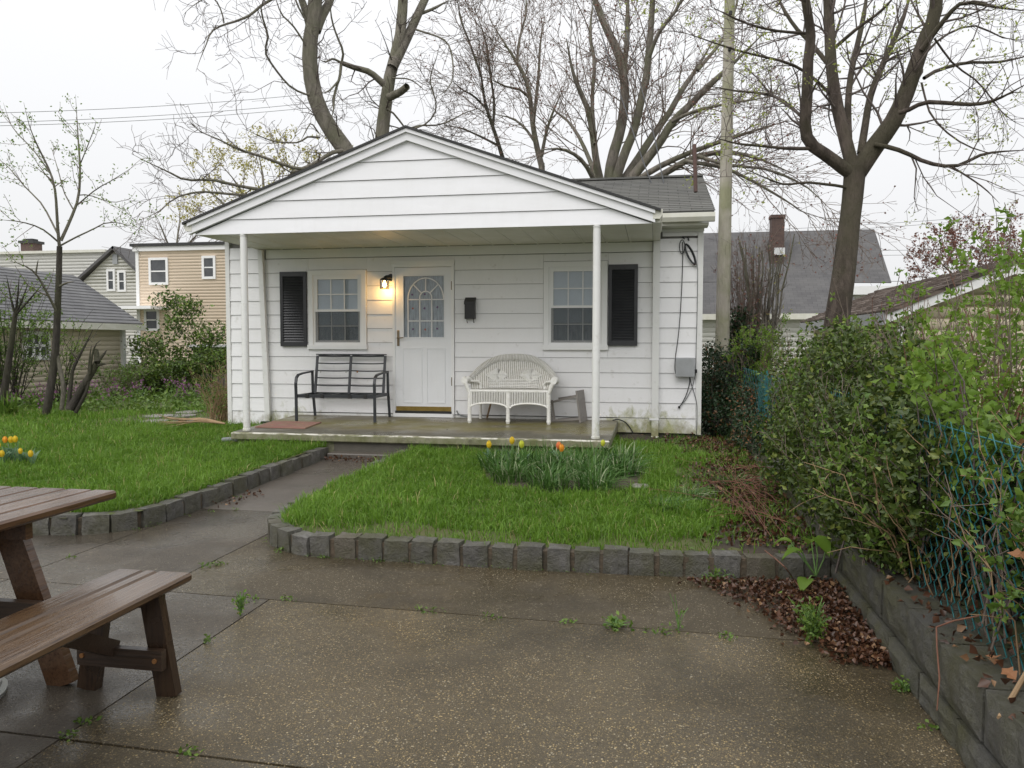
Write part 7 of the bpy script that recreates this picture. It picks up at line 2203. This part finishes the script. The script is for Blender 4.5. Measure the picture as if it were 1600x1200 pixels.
weed('feathery green weed growing through the brown leaf litter on the patio', (1268, 1005), 30, .21, .12, 'mid_leaf', .024, 1, bl=14)
weed('flat green weed with brownish leaves in the long patio joint', (963, 982), 16, .05, .10, 'mid_leaf', .034, 2, bl=4)
weed('small leafy weed at the foot of the block wall', (1415, 1080), 10, .045, .06, 'mid_leaf', .02, 3, bl=5)
weed('upright grassy weed in the patio joint under the lawn corner', (376, 962), 26, .12, .04, 'grass', .022, 4, bl=2)
weed('tall thin weed standing in the long patio joint', (1060, 985), 7, .18, .05, 'grass', .018, 5, bl=2)
weed('clump of small round leaved weed against the kerb under the hedge end', (1118, 908), 16, .05, .09, 'mid_leaf', .025, 6, bl=5)
rg_ = np.random.default_rng(77)
kp = resample(KERB_R, .11)
weed_spots([(x - .01, y - .02 + (.0 if y < -5.5 else 0), .05, rg_.uniform(.2, .9)) for x, y in kp if rg_.random() < .55 and y < -5.3], 511, 'kerb_moss', .02, 'mid_leaf', .013, 16)
kp = resample(KERB_L, .11)
weed_spots([(x + .03, y - .03, .05, rg_.uniform(.2, .7)) for x, y in kp if rg_.random() < .4], 512, 'kerb_moss', .015, 'mid_leaf', .013, 14)
# broad dock leaves at the end of the kerb
q = onZ(1275, 900, -.30); t = thing('dock_plant', q, 'dock plant with broad bright green leaves at the end of the kerb', 'plant'); rg = np.random.default_rng(7)
for k, (dx, dy, dz, L_) in enumerate(((.02, -.05, .16, .15), (-.10, -.02, .08, .12), (-.06, -.12, -.06, .13), (.10, .02, .10, .10), (-.15, .05, .12, .11), (.0, .1, .12, .12))):
    c_ = q + np.array([dx, dy, dz]) + np.array([-.02, -.02, .06]); d = _unit(np.array([dx, dy, -.02])); sd = _unit(np.cross(d, (0, 0, 1)))
    V = []
    for u in np.linspace(0, 1, 6):
        p_ = c_ + d * L_ * (u - .3) + np.array([0, 0, .03 * sin(pi * u) - .03 * u]); w_ = L_ * .34 * sin(pi * min(.12 + u * .86, 1)) 
        V += [p_ - sd * w_ + np.array([0, 0, .012]), p_, p_ + sd * w_ + np.array([0, 0, .012])]
    F = [(j * 3 + b_, j * 3 + b_ + 1, j * 3 + b_ + 4, j * 3 + b_ + 3) for j in range(5) for b_ in range(2)]
    np_mesh('leaf', np.array(V), [np.array(F)], M['lime_leaf'], t, tint=np.full(len(V), .1 + .1 * k), smooth=True)
    m = MB(); m.tube([q, q * .5 + c_ * .5 + np.array([0, 0, .02]), c_ - d * L_ * .3], .004, 5); m.build('stem', M['stem'], t)

# leaf litter at the foot of the wall and among the dead stems
def litter(name, fn, n, size, mat, seed, zf):
    rng = np.random.default_rng(seed); P = fn(rng, n)
    z = zf(P[:, 0], P[:, 1]) + .006 + rng.uniform(0, .035, len(P))
    P = np.stack([P[:, 0], P[:, 1], z], -1)
    V, F, tn = leaf_cards(P, size, rng, nrm=np.tile([[0, 0, 1.]], (len(P), 1)), flat=.30, aspect=.75, fold=.35)
    o = np_mesh(name, V, [F], M[mat], None, tint=tn); o['kind'] = 'stuff'
def pile(rng, n):
    u, v = rng.random(n), rng.random(n)
    y = -5.98 - 1.15 * u ** 1.25; lim = 6.50 + .66 * (u ** .9) + rng.normal(0, .07, n)
    x = 7.335 - (7.335 - lim) * v ** 1.1
    return np.stack([x, y], -1)
litter('leaf_litter', pile, 3200, .028, 'dead_leaf', 601, lambda x, y: Z_PATIO + .03 * np.clip((x - 6.7) / .6, 0, 1) * np.clip((y + 7.2) / 1.0, 0, 1))
litter('leaf_litter', lambda r, n: np.stack([np.clip(r.normal(7.03, .19, n), 6.5, 7.33), r.uniform(-5.6, -.3, n)], -1), 4200, .036, 'dead_leaf', 602, lawn_z)
litter('leaf_litter', lambda r, n: np.stack([r.uniform(5.8, 7.2, n), r.uniform(-.9, -.03, n)], -1), 170, .045, 'dead_leaf', 603, lawn_z)
litter('leaf_litter', lambda r, n: np.stack([r.uniform(2.5, 3.3, n), np.clip(r.normal(-2.16, .07, n), -2.5, -2.05)], -1), 150, .032, 'dead_leaf', 604, lambda x, y: np.full_like(x, -.325))
litter('leaf_litter', lambda r, n: np.stack([r.normal(2.58, .05, n), r.uniform(-4.6, -3.9, n)], -1), 50, .03, 'dead_leaf', 605, lambda x, y: np.full_like(x, -.375))
litter('leaf_litter', lambda r, n: np.stack([r.uniform(7.36, 7.62, n), r.uniform(-8.8, -5.5, n)], -1), 260, .036, 'dead_leaf', 606, lambda x, y: np.full_like(x, -.085))
litter('leaf_litter', lambda r, n: np.stack([r.uniform(7.6, 9, n), r.uniform(-8.5, 2, n)], -1), 2500, .06, 'dead_leaf', 607, lambda x, y: np.full_like(x, -.11))
# mounded soil beside the downspout
o = grid_sheet('soil_mound', 5.82, 7.3, -1.0, -.0, 26, 18, lambda X, Y: lawn_z(X, Y) - .01 + .09 * np.exp(-((X - 6.0) / .28) ** 2 - ((Y + .3) / .3) ** 2) + .012 * np.sin(X * 31) * np.sin(Y * 27), M['soil'])
grid_sheet('bare_soil', 6.62, 7.34, -5.72, -.9, 14, 60, lambda X, Y: lawn_z(X, Y) + .006 + .010 * np.sin(X * 19 + Y * 7) * np.sin(Y * 17) - .02 * (X < 6.66), M['soil'])
# round soil patch of the tulip bed
m = MB(); m.v = []; ring = [(5.42 + .76 * cos(a), -3.2 + .98 * sin(a)) for a in np.linspace(0, 2 * pi, 33)[:-1]]
m.add([(x, y, float(lawn_z(np.array(x), np.array(y))) + .005) for x, y in ring] + [(5.42, -3.2, float(lawn_z(np.array(5.42), np.array(-3.2))) + .02)], [(i, (i + 1) % 32, 32) for i in range(32)])
tag(m.build('bed_soil', M['soil']), kind='structure')
# dead reddish stems lying at the edge of the lawn
ds = thing('dead_brush', (6.85, -4.6, -.22), 'pile of dead reddish brown stems lying along the right edge of the lawn', 'dead brush')
rg = np.random.default_rng(610); L1 = []
for k in range(26):
    p0 = np.array([*onZ(1190 + rg.normal(0, 22), 815 + rg.normal(0, 20), -.21)[:2], -.20 + rg.uniform(0, .05)])
    p1 = np.array([*onZ(1128 + rg.normal(0, 34), 752 + rg.normal(0, 40), -.21)[:2], -.16 + rg.uniform(0, .10)])
    md = (p0 + p1) / 2 + np.array([rg.normal(0, .05), rg.normal(0, .07), rg.uniform(.02, .10)])
    L1.append(np.array([(*(p0 * (1 - u) ** 2 + 2 * md * u * (1 - u) + p1 * u * u), (.0024) * (1 - .5 * u)) for u in np.linspace(0, 1, 6)]))
for k in range(60):
    c_ = onZ(1190 + rg.normal(0, 22), 758 + rg.normal(0, 14), -.21); a = rg.uniform(0, pi)
    d = np.array([cos(a), sin(a), 0]) * rg.uniform(.08, .25); c_ = np.array([c_[0], c_[1], -.19 + rg.uniform(0, .06)])
    L1.append(np.array([(*(c_ + d * (u - .5) * 2 + np.array([0, 0, .03 * sin(pi * u)])), .0035) for u in np.linspace(0, 1, 5)]))
tube_part('stem', L1, M['twig_red'], ds, 4, True)
cable('trailing_cane', [onZ(1195, 860, -.20), onZ(1225, 885, -.16), onZ(1240, 905, -.30), onZ(1262, 935, -.36)], .0035, M['twig_red'], 'single long dead reddish stem hanging over the end of the kerb', None, 'stem')
# a cut branch leaning on the wall and a thorny stem hanging from it
m = MB(); m.tube([onX(1610, 1040, 7.50), onX(1582, 1088, 7.42), onX(1562, 1122, 7.345)], [.008, .0085, .009], 7); tag(m.build('pale_branch', M['cane'], smooth=True), 'pale cut branch leaning over the top of the block wall at the right edge', 'branch')
m = MB(); m.tube([onX(1530, 962, 7.50), onX(1490, 970, 7.42), onX(1463, 980, 7.35), onX(1464, 1010, 7.335), onX(1468, 1060, 7.325), onX(1464, 1110, 7.31)], [.003, .0035, .0035, .003, .003, .002], 6); tag(m.build('thorny_cane', M['twig_red'], smooth=True), 'thin thorny red stem hanging down the face of the block wall', 'stem')
for i, (x, y, s_, lab) in enumerate(((1513, 1003, .055, 'small tan dead leaf lying on the block wall against the fence'), (1546, 1033, .085, 'largest tan dead leaf lying on the block wall'), (1576, 1052, .05, 'narrow tan dead leaf on the block wall nearest the right edge'), (1590, 868, .05, 'round tan dead leaf caught in the fence at the right edge'))):
    X_ = 7.47 if i < 3 else 7.49
    c_ = onX(x, y, X_); a = .4 + i * .8; d = np.array([cos(a), sin(a), .35]); d = _unit(d); sd = _unit(np.cross(d, (-.5, -.3, 1))); n_ = np.cross(sd, d)
    pts = [(0, 0), (.25, .36), (.4, .22), (.6, .42), (.75, .18), (1, 0), (.75, -.2), (.58, -.40), (.4, -.2), (.22, -.34)]
    V = [c_ + (d * (u - .5) + sd * v + n_ * (.35 * abs(v) + .1 * sin(u * 5))) * s_ * 1.25 for u, v in pts] + [c_ + n_ * .002]
    m = MB(); m.add(V, [(k, (k + 1) % 10, 10) for k in range(10)]); o = m.build('fallen_leaf', M['tan_leaf']); at_ = o.data.attributes.new('tint', 'FLOAT', 'POINT'); at_.data.foreach_set('value', [.5] * 11)
    tag(o, lab, 'leaf', 'dead leaves on the block wall')
# flagstones left of the bungalow
fl = thing('flagstone_path', (-1.5, 1.2, -.25), None, None); fl['kind'] = 'structure'
for (x, y, w_, d_) in ((250, 652, .55, .30), (285, 651, .45, .28), (240, 660, .42, .28), (272, 661, .5, .30), (302, 658, .4, .3), (222, 674, .35, .2), (262, 670, .45, .22), (296, 645, .5, .35)):
    q = onZ(x, y, -.22); m = MB(); rgq = random.Random(int(x)); poly = [(q[0] + w_ * .5 * cos(a) * rgq.uniform(.85, 1.15), q[1] + d_ * 1.0 * sin(a) * rgq.uniform(.85, 1.15)) for a in np.linspace(0, 2 * pi, 8)[:-1]]
    zz = float(lawn_z(np.array(q[0]), np.array(q[1])))
    m.prism(poly, 'z', zz - .03, zz + .025); fix_normals(m.build('flagstone', M['flag'], fl))
# loose stone by the bed and a hose end by the porch corner
m = MB(); q = onZ(1000, 760, -.22); m.lathe([(.05, q[2] - .03), (.085, q[2] + .0), (.07, q[2] + .018), (.03, q[2] + .024)], q[0], q[1], 9); o = m.build('stone', M['flag'], smooth=False); tag(o, 'flat grey stone at the right end of the tulip bed', 'stone')
m = MB(); m.tube([(1.12, -1.70, -.16), (.98, -1.72, -.17), (.90, -1.70, -.175)], [.035, .035, .03], 10); tag(m.build('drain_hose', M['grey_cable'], smooth=True), 'short grey drain hose end at the left corner of the porch slab', 'hose')
